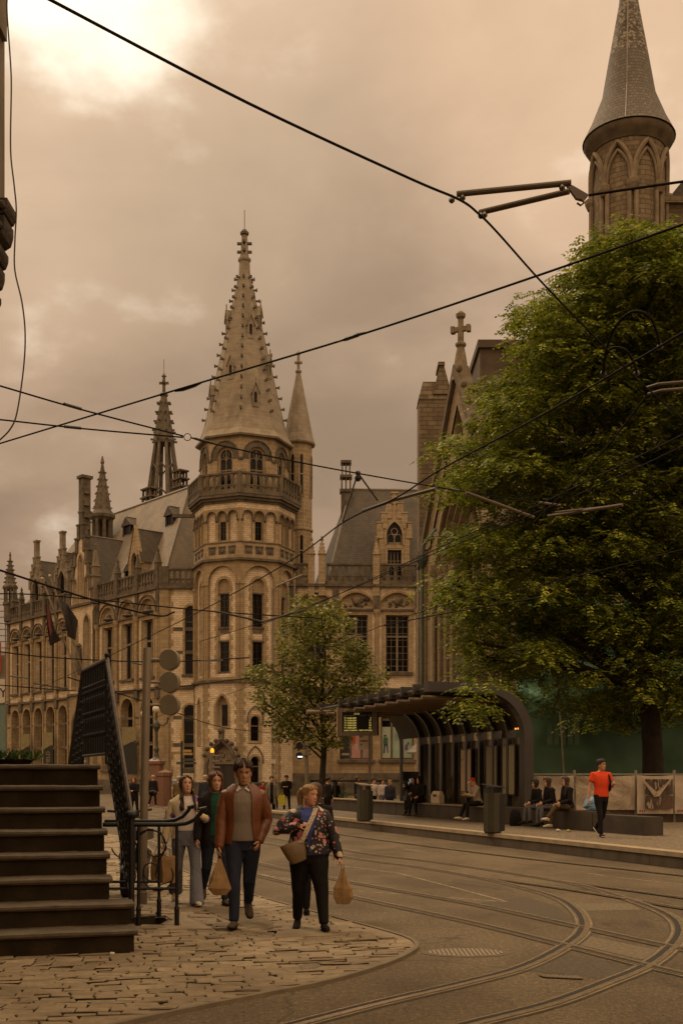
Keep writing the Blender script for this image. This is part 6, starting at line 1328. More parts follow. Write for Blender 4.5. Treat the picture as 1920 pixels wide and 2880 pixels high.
# litter on the platform and the street
for i, (p, lb, mt, sz) in enumerate(((K(4.0, 1.9, PH), 'crumpled yellow drink can beside the near bin', (.22, .17, .05), .05), (K(4.25, 1.75, PH), 'white crumpled paper scrap beside the near bin', (.4, .33, .24), .05), (gd(1720, 2386), 'torn white paper scrap at the foot of the kerb', (.35, .28, .2), .045), (gd(315, 2693), 'tiny white paper scrap on the setts by the bottom step', (.45, .38, .28), .022), (gd(199, 2688), 'tiny white litter fleck on the setts left of the bottom step corner', (.45, .38, .28), .022))):
    m = MB(); m.ball(p+Z*(sz*.6+.02), sz, 7, (1.2, 1, .6)); m.v = [tuple(Vector(v)+Vector((1, .4, .6))*sz*.5*noise.noise(Vector(v)*40)) for v in m.v]; tag(m.build('litter', plain('litter%d' % i, mt, .6), None), lb, 'litter')
# ------------------------------------------------------------------ people
def skinmat(name, c):
    t = NT(name); t.b.inputs['Subsurface Weight'].default_value = .08; t.b.inputs['Subsurface Radius'].default_value = (.02, .008, .004); t.b.inputs['Subsurface Scale'].default_value = .5
    return t.fin(t.mix(t.ramp(t.noise(30, 3, t.opos()), .3, .7), mul(c, .88), mul(c, 1.1)), .55, .35)
SKIN = skinmat('skin', (.42, .225, .13)); SKIN2 = skinmat('skin_tanned', (.34, .17, .088)); SKIN3 = skinmat('skin_rosy', (.44, .215, .13))
def hairmat(name, a, b):
    t = NT(name); v = t.scaled(t.opos(), (60, 60, 5)); n = t.noise(1.0, 4, v, .6, .6); t.bump(n, .7, .006); return t.fin(t.mix(t.ramp(n, .3, .7), a, b), .6, .18)
HB_ = hairmat('dark_brown_hair', (.018, .010, .006), (.045, .025, .013)); HBK = hairmat('black_hair', (.008, .006, .004), (.02, .014, .009)); HRD = hairmat('auburn_hair', (.045, .018, .008), (.13, .052, .02)); HBL = hairmat('blond_hair', (.12, .062, .022), (.30, .175, .07)); HGR = hairmat('grey_hair', (.16, .13, .10), (.32, .26, .19)); HMB = hairmat('mid_brown_hair', (.03, .017, .009), (.085, .045, .02))
def clothmat(name, c, fold=.5, var=.16, rough=.9, spec=.08):
    if name in bpy.data.materials: return bpy.data.materials[name]
    t = NT(name); p = t.opos(); n = t.noise(7, 5, t.scaled(p, (1, 1, .45)), .6, 1.0); f = t.noise(260, 2, p); t.bump(t.math('ADD', n, t.math('MULTIPLY', f, .12)), fold, .03)
    return t.fin(t.mix(t.ramp(n, .3, .7), mul(c, 1-var), mul(c, 1+var)), rough, spec)
def floral():
    t = NT('floral_print'); p = t.opos(); c = (.010, .008, .008); c = t.mix(0.0, c, c)
    for sc, loc, th, col in ((7, 0, .36, (.44, .15, .14)), (9, 3, .30, (.44, .35, .25)), (12, 7, .28, (.30, .035, .02)), (20, 5, .28, (.36, .30, .22)), (24, 9, .24, (.42, .17, .15))):
        m = t.n('ShaderNodeMapping'); t.l(p, m.inputs[0]); m.inputs['Location'].default_value = (loc, loc*.7, loc*.3); d = t.n('ShaderNodeVectorMath', operation='ADD'); nn = t.n('ShaderNodeTexNoise'); nn.inputs['Scale'].default_value = 22; t.l(m.outputs[0], nn.inputs[0])
        s = t.n('ShaderNodeVectorMath', operation='SCALE'); t.l(nn.outputs[1], s.inputs[0]); s.inputs['Scale'].default_value = .05; t.l(m.outputs[0], d.inputs[0]); t.l(s.outputs[0], d.inputs[1])
        v = t.n('ShaderNodeTexVoronoi'); v.inputs['Scale'].default_value = sc; t.l(d.outputs[0], v.inputs['Vector'])
        k = t.math('LESS_THAN', v.outputs['Distance'], th); q = t.ramp(t.noise(5, 2, m.outputs[0]), .50, .53); c = t.mix(t.math('MULTIPLY', k, q), c, col)
    t.bump(t.noise(8, 4, p), .4, .03); return t.fin(c, .6, .3)
def flower_knit():
    t = NT('flower_cardigan'); p = t.opos(); v = t.n('ShaderNodeTexVoronoi'); v.inputs['Scale'].default_value = 5.6; t.l(p, v.inputs['Vector']); k = t.math('LESS_THAN', v.outputs['Distance'], .42); k2 = t.math('LESS_THAN', v.outputs['Distance'], .12)
    q = t.math('GREATER_THAN', t.n('ShaderNodeSeparateColor').outputs[0], .5); sc_ = t.n('ShaderNodeSeparateColor'); t.l(v.outputs['Color'], sc_.inputs[0]); q = t.math('GREATER_THAN', sc_.outputs[0], .4)
    c = t.mix(t.math('MULTIPLY', k, q), (.44, .345, .20), (.15, .07, .23)); c = t.mix(t.math('MULTIPLY', k2, q), c, (.45, .36, .25)); t.bump(t.noise(180, 2, p), .4, .01); return t.fin(c, .95, .1)
def remesh(mb, name, mat, parent, vox, sm=3, fold=0.0, ff=9.0, seed=0):
    me = mb.mesh(name); o = bpy.data.objects.new(name, me)
    m = o.modifiers.new('r', 'REMESH'); m.mode = 'VOXEL'; m.voxel_size = vox
    s = o.modifiers.new('s', 'SMOOTH'); s.iterations = sm; s.factor = .5
    me2 = evaluated(o); COL.objects.link(o); o.modifiers.clear(); o.data = me2; me2.name = name; bpy.data.meshes.remove(me)
    if fold:
        N_ = [Vector(q.vector) for q in me2.vertex_normals]; co = []
        for v, nv in zip(me2.vertices, N_):
            p = v.co; n = noise.noise(Vector((p.x*ff, p.y*ff, p.z*ff*.45+seed)))+.5*noise.noise(Vector((p.x*ff*1.8+p.z*ff, p.y*ff*2, p.z*ff*1.4+seed))); co += list(p+nv*(n*fold))
        me2.vertices.foreach_set('co', co); me2.update()
    me2.polygons.foreach_set('use_smooth', [True]*len(me2.polygons)); me2.materials.clear(); me2.materials.append(mat); o.parent = parent; return o
def limb(mb, pts, rs, ref=(0, -1, 0), n=14):
    pts = [Vector(p) for p in pts]; rs = [(r, r) if isinstance(r, (int, float)) else r for r in rs]; m = len(pts); ref = Vector(ref); rings = []
    def ring(p, t, a, b):
        y = ref-t*ref.dot(t)
        y = y.normalized() if y.length > .1 else Vector((0, 0, 1)); x = t.cross(y); return [p+x*a*math.cos(2*math.pi*k/n)+y*b*math.sin(2*math.pi*k/n) for k in range(n)]
    for i, p in enumerate(pts):
        t = (pts[min(i+1, m-1)]-pts[max(i-1, 0)]).normalized(); a, b = rs[i]
        if i == 0: rings.append(ring(p-t*a*.45, t, a*.5, b*.5))
        rings.append(ring(p, t, a, b))
        if i == m-1: rings.append(ring(p+t*a*.45, t, a*.5, b*.5))
    mb.loft(rings)
HT = [(0, .024, .052, -.02), (.05, .040, .074, .0), (.12, .048, .083, .025), (.25, .057, .086, .05), (.4, .066, .086, .075), (.55, .0705, .082, .09), (.66, .073, .087, .097), (.78, .072, .086, .099), (.88, .062, .072, .088), (.95, .044, .05, .064), (1.0, .012, .014, .02)]
HH = .232
def headp(t, th, feat=True):
    for i in range(len(HT)-1):
        if t <= HT[i+1][0]: break
    a, b = HT[i], HT[i+1]; f = (t-a[0])/(b[0]-a[0]); f = max(0, min(1, f)); w, fr_, bk = [a[k]+(b[k]-a[k])*f for k in (1, 2, 3)]
    c, s = math.cos(th), math.sin(th); x = w*s*(1.0 if abs(c) < .6 else 1); y = -fr_*c if c > 0 else -bk*c
    if feat and c > 0:
        g = lambda dt, da, st, sa: math.exp(-(dt/st)**2-(da/sa)**2)
        d = .024*g(t-.40, th, .055, .13)+.014*g(t-.48, th, .07, .10)-.010*(g(t-.555, th-.42, .045, .2)+g(t-.555, th+.42, .045, .2))+.006*(g(t-.635, th-.36, .03, .34)+g(t-.635, th+.36, .03, .34))
        d += .007*g(t-.245, th, .03, .3)+.006*g(t-.08, th, .06, .3)-.005*g(t-.31, th, .02, .3)-.004*g(t-.185, th, .025, .3)+.004*(g(t-.42, th-.75, .09, .25)+g(t-.42, th+.75, .09, .25))
        y -= d
    return Vector((x, y, t*HH))
def person(label, loc, yaw, H, legs=((4, 3, 4, 0), (-4, 3, 8, 0)), arms=((2, 8, 12, 0), (2, 8, 12, 0)), lean=2, hy=0, hp=0, girth=1.0, hipw=1.0, skin=None, hair=('short', None), top=None, top_mat=None, jacket=None, bottom=None, flare=0, shoe=None, sole=None, vox=.009, seat=None, sleeve=1.0, hem=-.06, tight=1.0, curl=(25, 25), group=None, face=True, hands=True, cap=None, gap=(.5, .35), jlen=-.02, coat=0, gpow=1.0):
    skin = skin or SKIN; T = thing('person', label, 'person', loc, yaw, group); k = H/1.75; far = vox > .012
    kn = .43; hipj = .92; thl, shl = .425, .405
    def rx(v, a): a = rad(a); return Vector((v.x, v.y*math.cos(a)-v.z*math.sin(a)*1.0, v.z*math.cos(a)+v.y*math.sin(a)))
    L = []
    for s, (fx, ab, kb, fp) in zip((-1, 1), legs):
        hip = Vector((s*.088*hipw, 0, 0)); f, a = rad(fx), rad(ab); d1 = Vector((s*math.sin(a), -math.sin(f)*math.cos(a), -math.cos(f)*math.cos(a))); f2 = f-rad(kb); d2 = Vector((s*math.sin(a)*.6, -math.sin(f2), -math.cos(f2))).normalized()
        knee = hip+d1*thl; ank = knee+d2*shl; q = rad(fp); fd = Vector((s*.16, -math.cos(q), math.sin(q))).normalized(); L.append((hip, knee, ank, fd))
    low = min(min(a.z-.075, (a+fd*.14).z-.065) for _, _, a, fd in L)
    root = (-low) if seat is None else (seat/k+.095)
    O = Vector((0, 0, root)); L = [(h+O, kk+O, a+O, fd) for h, kk, a, fd in L]
    def tor(x, y, z): v = Vector((x, y, z)); a = rad(lean); return O+Vector((v.x, v.y*math.cos(a)-v.z*math.sin(a), v.z*math.cos(a)+v.y*math.sin(a)))
    G = girth
    TR = [(-.10, .150*hipw*G, .105*G, .012), (0, .168*hipw*G, .118*G, .012), (.10, .155*G*(.5+.5*hipw), .108*G, .0), (.19, .142*G, .10*G, -.005), (.30, .158*(.4+.6*G), .112*G, -.008), (.40, .175*(.6+.4*G), .115*(.5+.5*G), -.004), (.47, .182*(.7+.3*G), .104*(.6+.4*G), .004), (.525, .152*(.8+.2*G), .080, .012), (.56, .112, .07, .016), (.59, .070, .060, .014)]
    def torso(mb, e, z0=-.1, z1=.59, n=24):
        rr_ = []
        for z, w, d, ys in TR:
            if z < z0-.001 or z > z1+.001: continue
            c = tor(0, ys, z); x = Vector((1, 0, 0)); y = tor(0, ys-1, z)-c; rr_.append([c+x*(w+e)*math.cos(2*math.pi*i/n)+y*(d+e)*math.sin(2*math.pi*i/n) for i in range(n)])
        mb.loft(rr_)
    A = []
    for s, (fx, ab, eb, iw) in zip((-1, 1), arms):
        sh = tor(s*(.178+.02*(G-1)), .012, .495); f, a = rad(fx), rad(ab); d1 = Vector((s*math.sin(a), -math.sin(f)*math.cos(a), -math.cos(f)*math.cos(a))); f2 = f+rad(eb); w_ = rad(iw); d2 = Vector((s*math.sin(a)*math.cos(rad(eb))*.8-s*math.sin(w_), -math.sin(f2)*math.cos(w_), -math.cos(f2)*math.cos(w_))).normalized()
        el = sh+d1*.30; wr = el+d2*.255; A.append((sh, el, wr, d2))
    # body
    nb = tor(0, .016, .555); hd0 = tor(0, -.004, .604); Rh = Matrix.Translation(hd0) @ Matrix.Rotation(rad(hy), 4, 'Z') @ Matrix.Rotation(rad(-hp), 4, 'X') @ Matrix.Translation((0, -.012, -.028)) @ Matrix.Scale(1.04, 4)
    b = MB(); torso(b, -.022); limb(b, [nb, tor(0, .010, .60), hd0+(Rh @ Vector((0, .022, .06))-hd0)], [(.058, .058), (.052, .054), (.052, .056)])
    n1, n2 = (22, 28) if not far else (14, 18); rings = []
    for i in range(n1+1):
        t_ = i/n1; rings.append([Rh @ headp(t_, 2*math.pi*j/n2) for j in range(n2)])
    b.loft(rings)
    for s in (-1, 1): b.ball((0, 0, 0), .03, 8, (.35, .7, 1.15), Rh @ Matrix.Translation((s*.074, .012, .108)))
    for s, (sh, el, wr, d2), cu in zip((-1, 1), A, curl):
        limb(b, [sh-Vector((s*.05, 0, .02)), sh-Vector((s*.01, 0, .03)), sh.lerp(el, .5), el, el.lerp(wr, .35), wr], [.036, .042, .044, .038, .039, (.026, .022)])
        if hands:
            inw = Vector((-s, 0, 0)); pn = (inw-d2*inw.dot(d2))
            pn = pn.normalized() if pn.length > .3 else Vector((0, -1, 0)); ax = d2.cross(pn).normalized()
            limb(b, [wr-d2*.01, wr+d2*.04, wr+d2*.085], [(.024, .019), (.037, .016), (.040, .014)], pn)
            fwd = ax if ax.y < 0 else -ax
            if abs(ax.y) < .3: fwd = ax if ax.z > 0 else -ax
            if not far:
                for j, (o_, ln) in enumerate(((.030, .070), (.010, .078), (-.011, .072), (-.030, .056))):
                    p0 = wr+d2*.083+fwd*o_; c1, c2 = rad(cu*.6), rad(cu*1.7); v1 = (d2*math.cos(c1)+pn*math.sin(c1)); v2 = (d2*math.cos(c2)+pn*math.sin(c2)); p1 = p0+v1*ln*.5; limb(b, [p0, p1, p1+v2*ln*.5], [.0088, .0082, .0068], pn, 8)
                p0 = wr+d2*.03+fwd*.034; v1 = (d2*.6+fwd*.6+pn*.35).normalized(); p1 = p0+v1*.04; limb(b, [p0, p1, p1+(d2*.85+fwd*.15+pn*.4).normalized()*.034], [.0115, .0098, .0075], pn, 8)
            else: limb(b, [wr+d2*.08, wr+d2*.15+pn*.02], [(.036, .014), (.026, .012)], pn)
    for h, kk, a, fd in L: limb(b, [h+Z*.02, h.lerp(kk, .4), kk, kk.lerp(a, .3), a], [.075*G, .066*G, .048*(.6+.4*G), .047*(.6+.4*G), .032])
    def S(o): o.scale = (k, k, k); return o
    S(remesh(b, 'body', skin, T, vox*.85, 2))
    # trousers
    bt = MB(); torso(bt, .004, -.1, .19); bt.loft([[O+Vector((.125*hipw*G*math.cos(q), .10*G*math.sin(q), z)) for q in [2*math.pi*i/20 for i in range(20)]] for z in (-.06, .02)]) if seat is None else None
    for h, kk, a, fd in L:
        e = a-(a-kk).normalized()*(.01 if not flare else -.045); tg = tight
        limb(bt, [h+Z*.04, h.lerp(kk, .25), h.lerp(kk, .6), kk, kk.lerp(e, .3), kk.lerp(e, .7), e], [.094*G, .093*G*hipw, .077*G*tg, (.062+.02*flare)*G*tg, (.062+.03*flare)*(.5+.5*G)*tg, (.053+.05*flare)*(.5+.5*G)*tg, (.049+.068*flare)*(.6+.4*G)*tg], n=16)
    S(remesh(bt, 'trousers', bottom, T, vox, 2, .0045 if not far else 0, 10, R.random()*9))
    # shoes
    for i, (h, kk, a, fd) in enumerate(L):
        m = MB(); up = (Z-fd*Z.dot(fd)).normalized(); c = a-up*.04
        limb(m, [c-fd*.055, c-fd*.02+up*.01, c+fd*.06, c+fd*.13-up*.012, c+fd*.175-up*.018], [(.036, .035), (.040, .045), (.041, .036), (.044, .026), (.034, .020)], up, 12); S(remesh(m, 'shoe', shoe, T, vox, 2))
        m = MB(); limb(m, [c-fd*.06-up*.032, c+fd*.05-up*.034, c+fd*.12-up*.034, c+fd*.18-up*.031], [(.038, .011), (.041, .011), (.047, .011), (.036, .011)], up, 12); S(m.build('sole', sole or shoe, T, smooth=True, local=True))
    # upper garments
    def garment(e, mat, z0, sl, nm, fold=.005):
        m = MB(); torso(m, e, z0, .56)
        for sh, el, wr, d2 in (A if sl > .32 else []):
            sgn = -1 if sh.x < tor(0, 0, .495).x else 1; P = [sh-Vector((sgn*.07, 0, .01)), sh+Vector((0, 0, -.004)), sh.lerp(el, .5), el, el.lerp(wr, .45), wr]; Q = [.06+e, .062+e, .053+e, .047+e, .044+e, .034+e]
            if sl < .6: P = P[:2]+[sh.lerp(el, .35), sh.lerp(el, sl*1.1)]; Q = [.06+e, .062+e, .058+e, .056+e]
            limb(m, P, [q*(.55+.45*G) for q in Q])
        return S(remesh(m, nm, mat, T, vox, 3, fold if not far else .002, 9, R.random()*9))
    if top_mat: garment(.013 if jacket else .014, top_mat, hem, sleeve if not jacket else .3, 'shirt', .003)
    if jacket:
        m = MB(); n = 40; e = .026; rows = []
        zz = [jlen+(.580-jlen)*i/16 for i in range(17)]
        def tr_at(z):
            for i in range(len(TR)-1):
                if z <= TR[i+1][0]: break
            a_, b_ = TR[i], TR[i+1]; f = max(-.9, min(1, (z-a_[0])/(b_[0]-a_[0]))); return [a_[q]+(b_[q]-a_[q])*f for q in (1, 2, 3)]
        for off in (e, e-.012):
            for z in zz:
                w, d, ys = tr_at(max(z, -.1)); f = (z-zz[0])/(zz[-1]-zz[0]); gp_ = gap[1]+(gap[0]-gap[1])*f**gpow; c = tor(0, ys, z); y = tor(0, ys-1, z)-c; fl = (.03*coat*max(0, -z)/.4)
                w += .012*(1-f); d += .012*(1-f)
                rows.append([c+Vector((1, 0, 0))*(w+off+fl)*math.sin(th)+y*(d+off+fl+.006*math.sin(th*7+z*9))*math.cos(th) for th in [gp_+(2*math.pi-2*gp_)*i/n for i in range(n+1)]])
        R_ = len(zz); vs = [p for r_ in rows for p in r_]; W1 = n+1; fs = []
        for j in range(R_-1):
            for i in range(n): fs += [(j*W1+i, j*W1+i+1, (j+1)*W1+i+1, (j+1)*W1+i), ((j+R_)*W1+i, (j+1+R_)*W1+i, (j+1+R_)*W1+i+1, (j+R_)*W1+i+1)]
            for i in (0, n): fs.append((j*W1+i, (j+1)*W1+i, (j+1+R_)*W1+i, (j+R_)*W1+i))
        for j in (0, R_-1):
            for i in range(n): fs.append((j*W1+i, j*W1+i+1, (j+R_)*W1+i+1, (j+R_)*W1+i))
        m.add(vs, fs); jo = S(m.build('jacket', jacket, T, smooth=True, local=True)); m = MB()
        for s, (sh, el, wr, d2) in zip((-1, 1), A):
            P = [sh-Vector((s*.09, 0, .0)), sh+Vector((-s*.004, 0, -.03)), sh.lerp(el, .5), el, el.lerp(wr, .45), wr-d2*.01, wr+d2*.012]; limb(m, P, [q*(.6+.4*G) for q in (.056, .068, .070, .064, .058, .049, .046)])
        so_ = remesh(m, 'sleeves', jacket, T, vox, 2, .006 if not far else .002, 12, R.random()*9); S(so_)
    # hair
    st, hm = hair[0], hair[1] or HB_
    if st != 'bald':
        na, rows = 44, []; bottom_t = {'short': .42, 'bob': -.12, 'long': -.95, 'tail': .38, 'curly': .1, 'cap': .45}[st]; nr_ = 34 if not far else 18; m = MB()
        th_ = {'short': .024, 'bob': .022, 'long': .017, 'tail': .010, 'curly': .03, 'cap': .008}[st]; msk = []; op, ip = [], []
        for i in range(nr_+1):
            t_ = 1-(1-bottom_t)*i/nr_; ro, ri, rm = [], [], []
            for j in range(na):
                th = 2*math.pi*j/na; tt_ = max(t_, .30 if st in ('bob', 'long', 'curly') else 0); p = headp(min(1, tt_), th, False); u = Vector((p.x, p.y-.01, max(0, p.z-.13)*1.1)).normalized() if t_ > .3 else Vector((p.x, p.y-.01, 0)).normalized()
                nz_ = noise.noise(Vector((th*5, t_*2.2, 3)))*.006+noise.noise(Vector((math.cos(th)*9, math.sin(th)*9, t_*1.2)))*.005
                if st == 'short': nz_ *= 1.6
                q = p+u*(th_+nz_+(.006 if t_ > .8 else 0))
                if t_ < .3: dz = (t_-.3)*HH; q = Vector((q.x*(1+(.42 if st == 'long' else .1)*min(1, (.3-t_))**.7+(.05*math.sin(t_*11+th*2) if st == 'long' else 0)), q.y*(1.0+.1*(.3-t_))+(-.03*max(0, .1-t_) if st == 'long' and math.cos(th) > -.2 else .0), q.z+dz))
                fa = abs((th+math.pi) % (2*math.pi)-math.pi)        # angle from the front
                hl = {'tail': .84, 'short': .82}.get(st, .86); open_ = 0 if t_ > hl else (.75*min(1, (hl-t_)/.10)+.25*min(1, max(0, (.72-t_)/.2)))
                if st == 'short': open_ *= 1.35; cut = t_ < .42+.16*(fa < 1.9)
                elif st in ('tail', 'cap'): open_ *= 1.3; cut = t_ < .5-.12*(fa > 2.2)
                elif st == 'long': open_ = open_*.95 if t_ > 0 else open_*.8; cut = False
                else: open_ *= .92; cut = False
                rm.append(fa > open_ and not cut); ro.append(Rh @ q); ri.append(Rh @ (p-u*.004 if t_ > .3 else q-u*.018))
            op.append(ro); ip.append(ri); msk.append(rm)
        vs = [p for r_ in op for p in r_]+[p for r_ in ip for p in r_]; B = (nr_+1)*na; fs = []; cell = lambda i, j: 0 <= i < nr_ and msk[i][j % na] and msk[i+1][j % na] and msk[i][(j+1) % na] and msk[i+1][(j+1) % na]
        for i in range(nr_):
            for j in range(na):
                if not cell(i, j): continue
                j2 = (j+1) % na; a, b_, c, d = i*na+j, i*na+j2, (i+1)*na+j2, (i+1)*na+j; fs += [(a, b_, c, d), (a+B, d+B, c+B, b_+B)]
                for (ii, jj, e0, e1) in ((i-1, j, a, b_), (i+1, j, c, d), (i, j-1, d, a), (i, j+1, b_, c)):
                    if not cell(ii, jj % na) and not (i == 0 and ii < 0): fs.append((e0, e0+B, e1+B, e1))
        m.add(vs, fs)
        if st == 'tail': 
            P = [Rh @ Vector(q) for q in ((0, .10, .165), (0, .135, .17), (0, .16, .13), (0, .155, .06), (0, .14, -.02), (0, .125, -.07))]; limb(m, P, [.022, .034, .042, .040, .03, .012], n=12)
        S(m.build('hair', cap if st == 'cap' and cap else hm, T, smooth=True, local=True))
    if face:
        ew = bpy.data.materials.get('eye_white') or plain('eye_white', (.42, .36, .30), .3, .05); ed = bpy.data.materials.get('eye_dark') or plain('eye_dark', (.012, .008, .006), .15, .1)
        w1, w2, w3 = MB(), MB(), MB()
        for s in (-1, 1):
            p = headp(.555, s*.43, True); c = p+Vector((0, .0045, 0)); w1.ball(Rh @ c, .0125, 8, (1.25, .8, .72)); w2.ball(Rh @ (c+Vector((0, -.0070, 0))), .0078, 8)
            w2.tube([Rh @ (headp(.578, s*(.43+q), True)+Vector((0, -.002, 0))) for q in (-.15, 0, .15)], .0022, 4)
            w3.tube([Rh @ (headp(.625+dz, s*a_, True)+Vector((0, -.003, 0))) for a_, dz in ((.2, .0), (.38, .014), (.58, .0))], [.0042, .006, .003], 5)
        S(w1.build('eyes', ew, T, smooth=True, local=True)); S(w2.build('pupils', ed, T, local=True)); S(w3.build('eyebrows', hm, T, local=True))
        m = MB(); m.tube([Rh @ (headp(.245, a_, True)+Vector((0, -.001, 0))) for a_ in (-.30, -.15, 0, .15, .30)], [.0025, .006, .007, .006, .0025], 6); S(m.build('lips', bpy.data.materials.get('lips') or plain('lips', (.20, .07, .045), .45, .1), T, local=True))
    T['_k'] = 0; del T['_k']
    W_ = Matrix.Translation(loc) @ Matrix.Rotation(yaw, 4, 'Z') @ Matrix.Scale(k, 4)
    return dict(T=T, k=k, hand=[W_ @ (wr+d2*.09) for sh, el, wr, d2 in A], tor=lambda x, y, z: W_ @ tor(x, y, z), Rh=W_ @ Rh, loc=tor, S=S)
JB = clothmat('brown_leather', (.118, .036, .0095), .55, .25, .42, .4); GS = clothmat('grey_sweater', (.165, .128, .095), .3); DJ = clothmat('dark_denim', (.020, .0225, .034), .5, .3); LJ = clothmat('light_denim', (.135, .130, .145), .5, .18); BKC = clothmat('black_cloth', (.011, .009, .008), .5, .25); WT = clothmat('white_top', (.46, .385, .34), .35, .08); CRM = flower_knit(); FLO = floral(); DKC = clothmat('dark_coat', (.016, .012, .010), .4); GRN = clothmat('green_sweater', (.012, .045, .026), .3); REDT = clothmat('red_tshirt', (.50, .050, .018), .4, .12); GREYC = clothmat('grey_coat', (.13, .105, .075), .4); OLV = clothmat('olive_jacket', (.10, .066, .026), .4); NAVY = clothmat('navy_jacket', (.028, .028, .036), .4); BRT = clothmat('brown_trousers', (.07, .048, .025), .4); MJ = clothmat('mid_denim', (.085, .08, .08), .5)
SHB = clothmat('black_shoe', (.014, .011, .008), .2); SHW = clothmat('white_shoe', (.42, .34, .25), .2, .08); SHG = clothmat('grey_shoe', (.06, .045, .03), .2); SOLW = plain('white_sole', (.36, .29, .2), .6, .1); BLU = clothmat('blue_blouse', (.050, .062, .19), .4)
PAPER = NT('kraft_paper'); nz = PAPER.noise(9, 4, PAPER.opos()); PAPER.bump(nz, .7, .02); PAPER = PAPER.fin(PAPER.mix(PAPER.ramp(nz, .3, .7), (.17, .098, .040), (.25, .148, .064)), .8, .15)
def G_(px, py, z=.032): return gd(px, py, z)
# the four pedestrians on the pavement
man = person('man in a brown leather jacket and grey sweater walking with a paper bag', G_(684, 2607), rad(3), 1.80, ((14, 0, 6, 8), (-12, -4, 40, -42)), ((4, 8, 8, 2), (-12, 12, 42, 24)), 3, 8, -12, 1.04, 1.0, SKIN2, ('short', HB_), top_mat=GS, jacket=JB, bottom=DJ, shoe=SHG, sole=SHB, curl=(75, 60), gap=(.42, .62), jlen=-.03, hem=-.02, vox=.008)
m = MB(); f = man['tor']
for s in (-1, 1):
    m.prism([f(s*.052, .02, .575), f(s*.050, -.045, .578), f(s*.018, -.082, .535), f(s*.062, -.098, .505), f(s*.088, -.03, .545)], Vector((0, -.006, .004)))
m.build('shirt_collar', WT, man['T']) if False else None
c_ = MB(); c_.v = [tuple(Matrix.Rotation(-rad(3), 4, 'Z') @ (Vector(v)-man['T'].location)) for v in m.v]; c_.f = m.f; c_.build('shirt_collar', WT, man['T'], local=True)
fw = person('heavyset woman in a black floral bomber jacket with a blond ponytail', G_(868, 2613), rad(4), 1.535, ((-8, 3, 16, -14), (12, 7, 5, 6)), ((18, 38, 118, 62), (0, 20, 12, 0)), 3, 42, -4, 1.36, 1.06, SKIN3, ('tail', HBL), top_mat=BLU, jacket=FLO, bottom=BKC, shoe=SHB, sole=SHB, curl=(30, 75), gap=(.66, .03), gpow=1.7, jlen=.02, vox=.008, tight=1.02)
ww = person('young woman with long dark hair in a flowered cream cardigan and wide pale jeans', G_(524, 2546), rad(10), 1.63, ((-14, 3, 30, -30), (12, 3, 2, 8)), ((-4, 12, 12, -2), (12, 22, 95, 20)), 1, 14, 14, .96, 1.08, SKIN, ('long', HMB), top_mat=WT, jacket=CRM, bottom=LJ, flare=.75, shoe=SHW, sole=SOLW, curl=(70, 50), gap=(.62, .85), jlen=.0, hem=.10, vox=.008)
bw = person('woman with auburn bob in a dark coat and green jumper behind the man', G_(606, 2545), rad(14), 1.665, ((-10, 2, 36, -32), (7, 2, 4, 4)), ((4, 9, 20, 0), (4, 9, 20, 0)), 2, 2, 0, 1.04, 1.05, SKIN, ('bob', HRD), top_mat=GRN, jacket=DKC, bottom=DJ, shoe=SHG, sole=SHB, gap=(.40, .45), jlen=-.12, coat=1, vox=.009)
bh = person('person with dark brown hair walking behind the floral jacket woman', G_(884, 2572), rad(172), 1.525, hair=('bob', HMB), top_mat=DKC, bottom=BKC, shoe=SHB, vox=.013, face=False, girth=.9, legs=((2, 1, 3, 0), (-2, 1, 3, 0)))
def sack(top, w, h, d, label, yaw=0.0, square=False):
    o = thing('paper_bag', label, 'bag', tuple(top)); m = MB(); M_ = Matrix.Translation(top) @ Matrix.Rotation(yaw, 4, 'Z')
    if square: lv = [(-h*.98, .96, 1), (-h*.6, 1.0, 1.0), (-h*.12, 1.0, .9), (-h*.02, 1.0, .8)]
    else: lv = [(-h, .62, .8), (-h*.80, 1.0, 1.0), (-h*.55, .82, .85), (-h*.30, .50, .5), (-h*.08, .22, .18), (.0, .20, .10)]
    rings = []; rb = random.Random(int(abs(top[0])*1000))
    for j, (z, a, b) in enumerate(lv):
        r = []
        for (cx, cy) in ((1, .0), (1, 1), (.35, 1), (-.3, 1.0), (-1, 1), (-1, 0), (-1, -1), (-.4, -1), (.25, -1), (1, -1)):
            f_ = .9 if abs(cx) == 1 and abs(cy) == 1 else 1.0
            dn = 0 if square and j in (0,) else .14; nn_ = 1+rb.uniform(-dn, dn)
            r.append(M_ @ Vector((cx*f_*w/2*a*nn_, cy*f_*d/2*b*(1+rb.uniform(-dn, dn)), z+rb.uniform(-.014, .014)*(0 if j == 0 else 1))))
        rings.append(r)
    m.loft(rings); m.build('bag', PAPER, o); m = MB()
    if square:
        for s in (-1, 1): m.tube([M_ @ Vector(q) for q in ((-w*.22, s*d*.36, -.02), (-w*.12, s*d*.1, .09), (w*.12, s*d*.1, .09), (w*.22, s*d*.36, -.02))], .005, 5)
    else:
        for s in (-1, 1): m.tube([M_ @ Vector(q) for q in ((-w*.08, s*.012, -.02), (-.012, 0, .05), (.012, 0, .05), (w*.08, s*.012, -.02))], .004, 5)
    m.build('handle', PAPER, o); return o
sack(man['hand'][0]+Vector((.01, -.01, -.05)), .235, .37, .17, 'crumpled brown paper bag carried by the man in leather jacket', .3)
sack(fw['hand'][1]+Vector((.02, 0, -.055)), .215, .36, .14, 'pointed brown paper bag with red sticker held by the floral jacket woman', -.2)
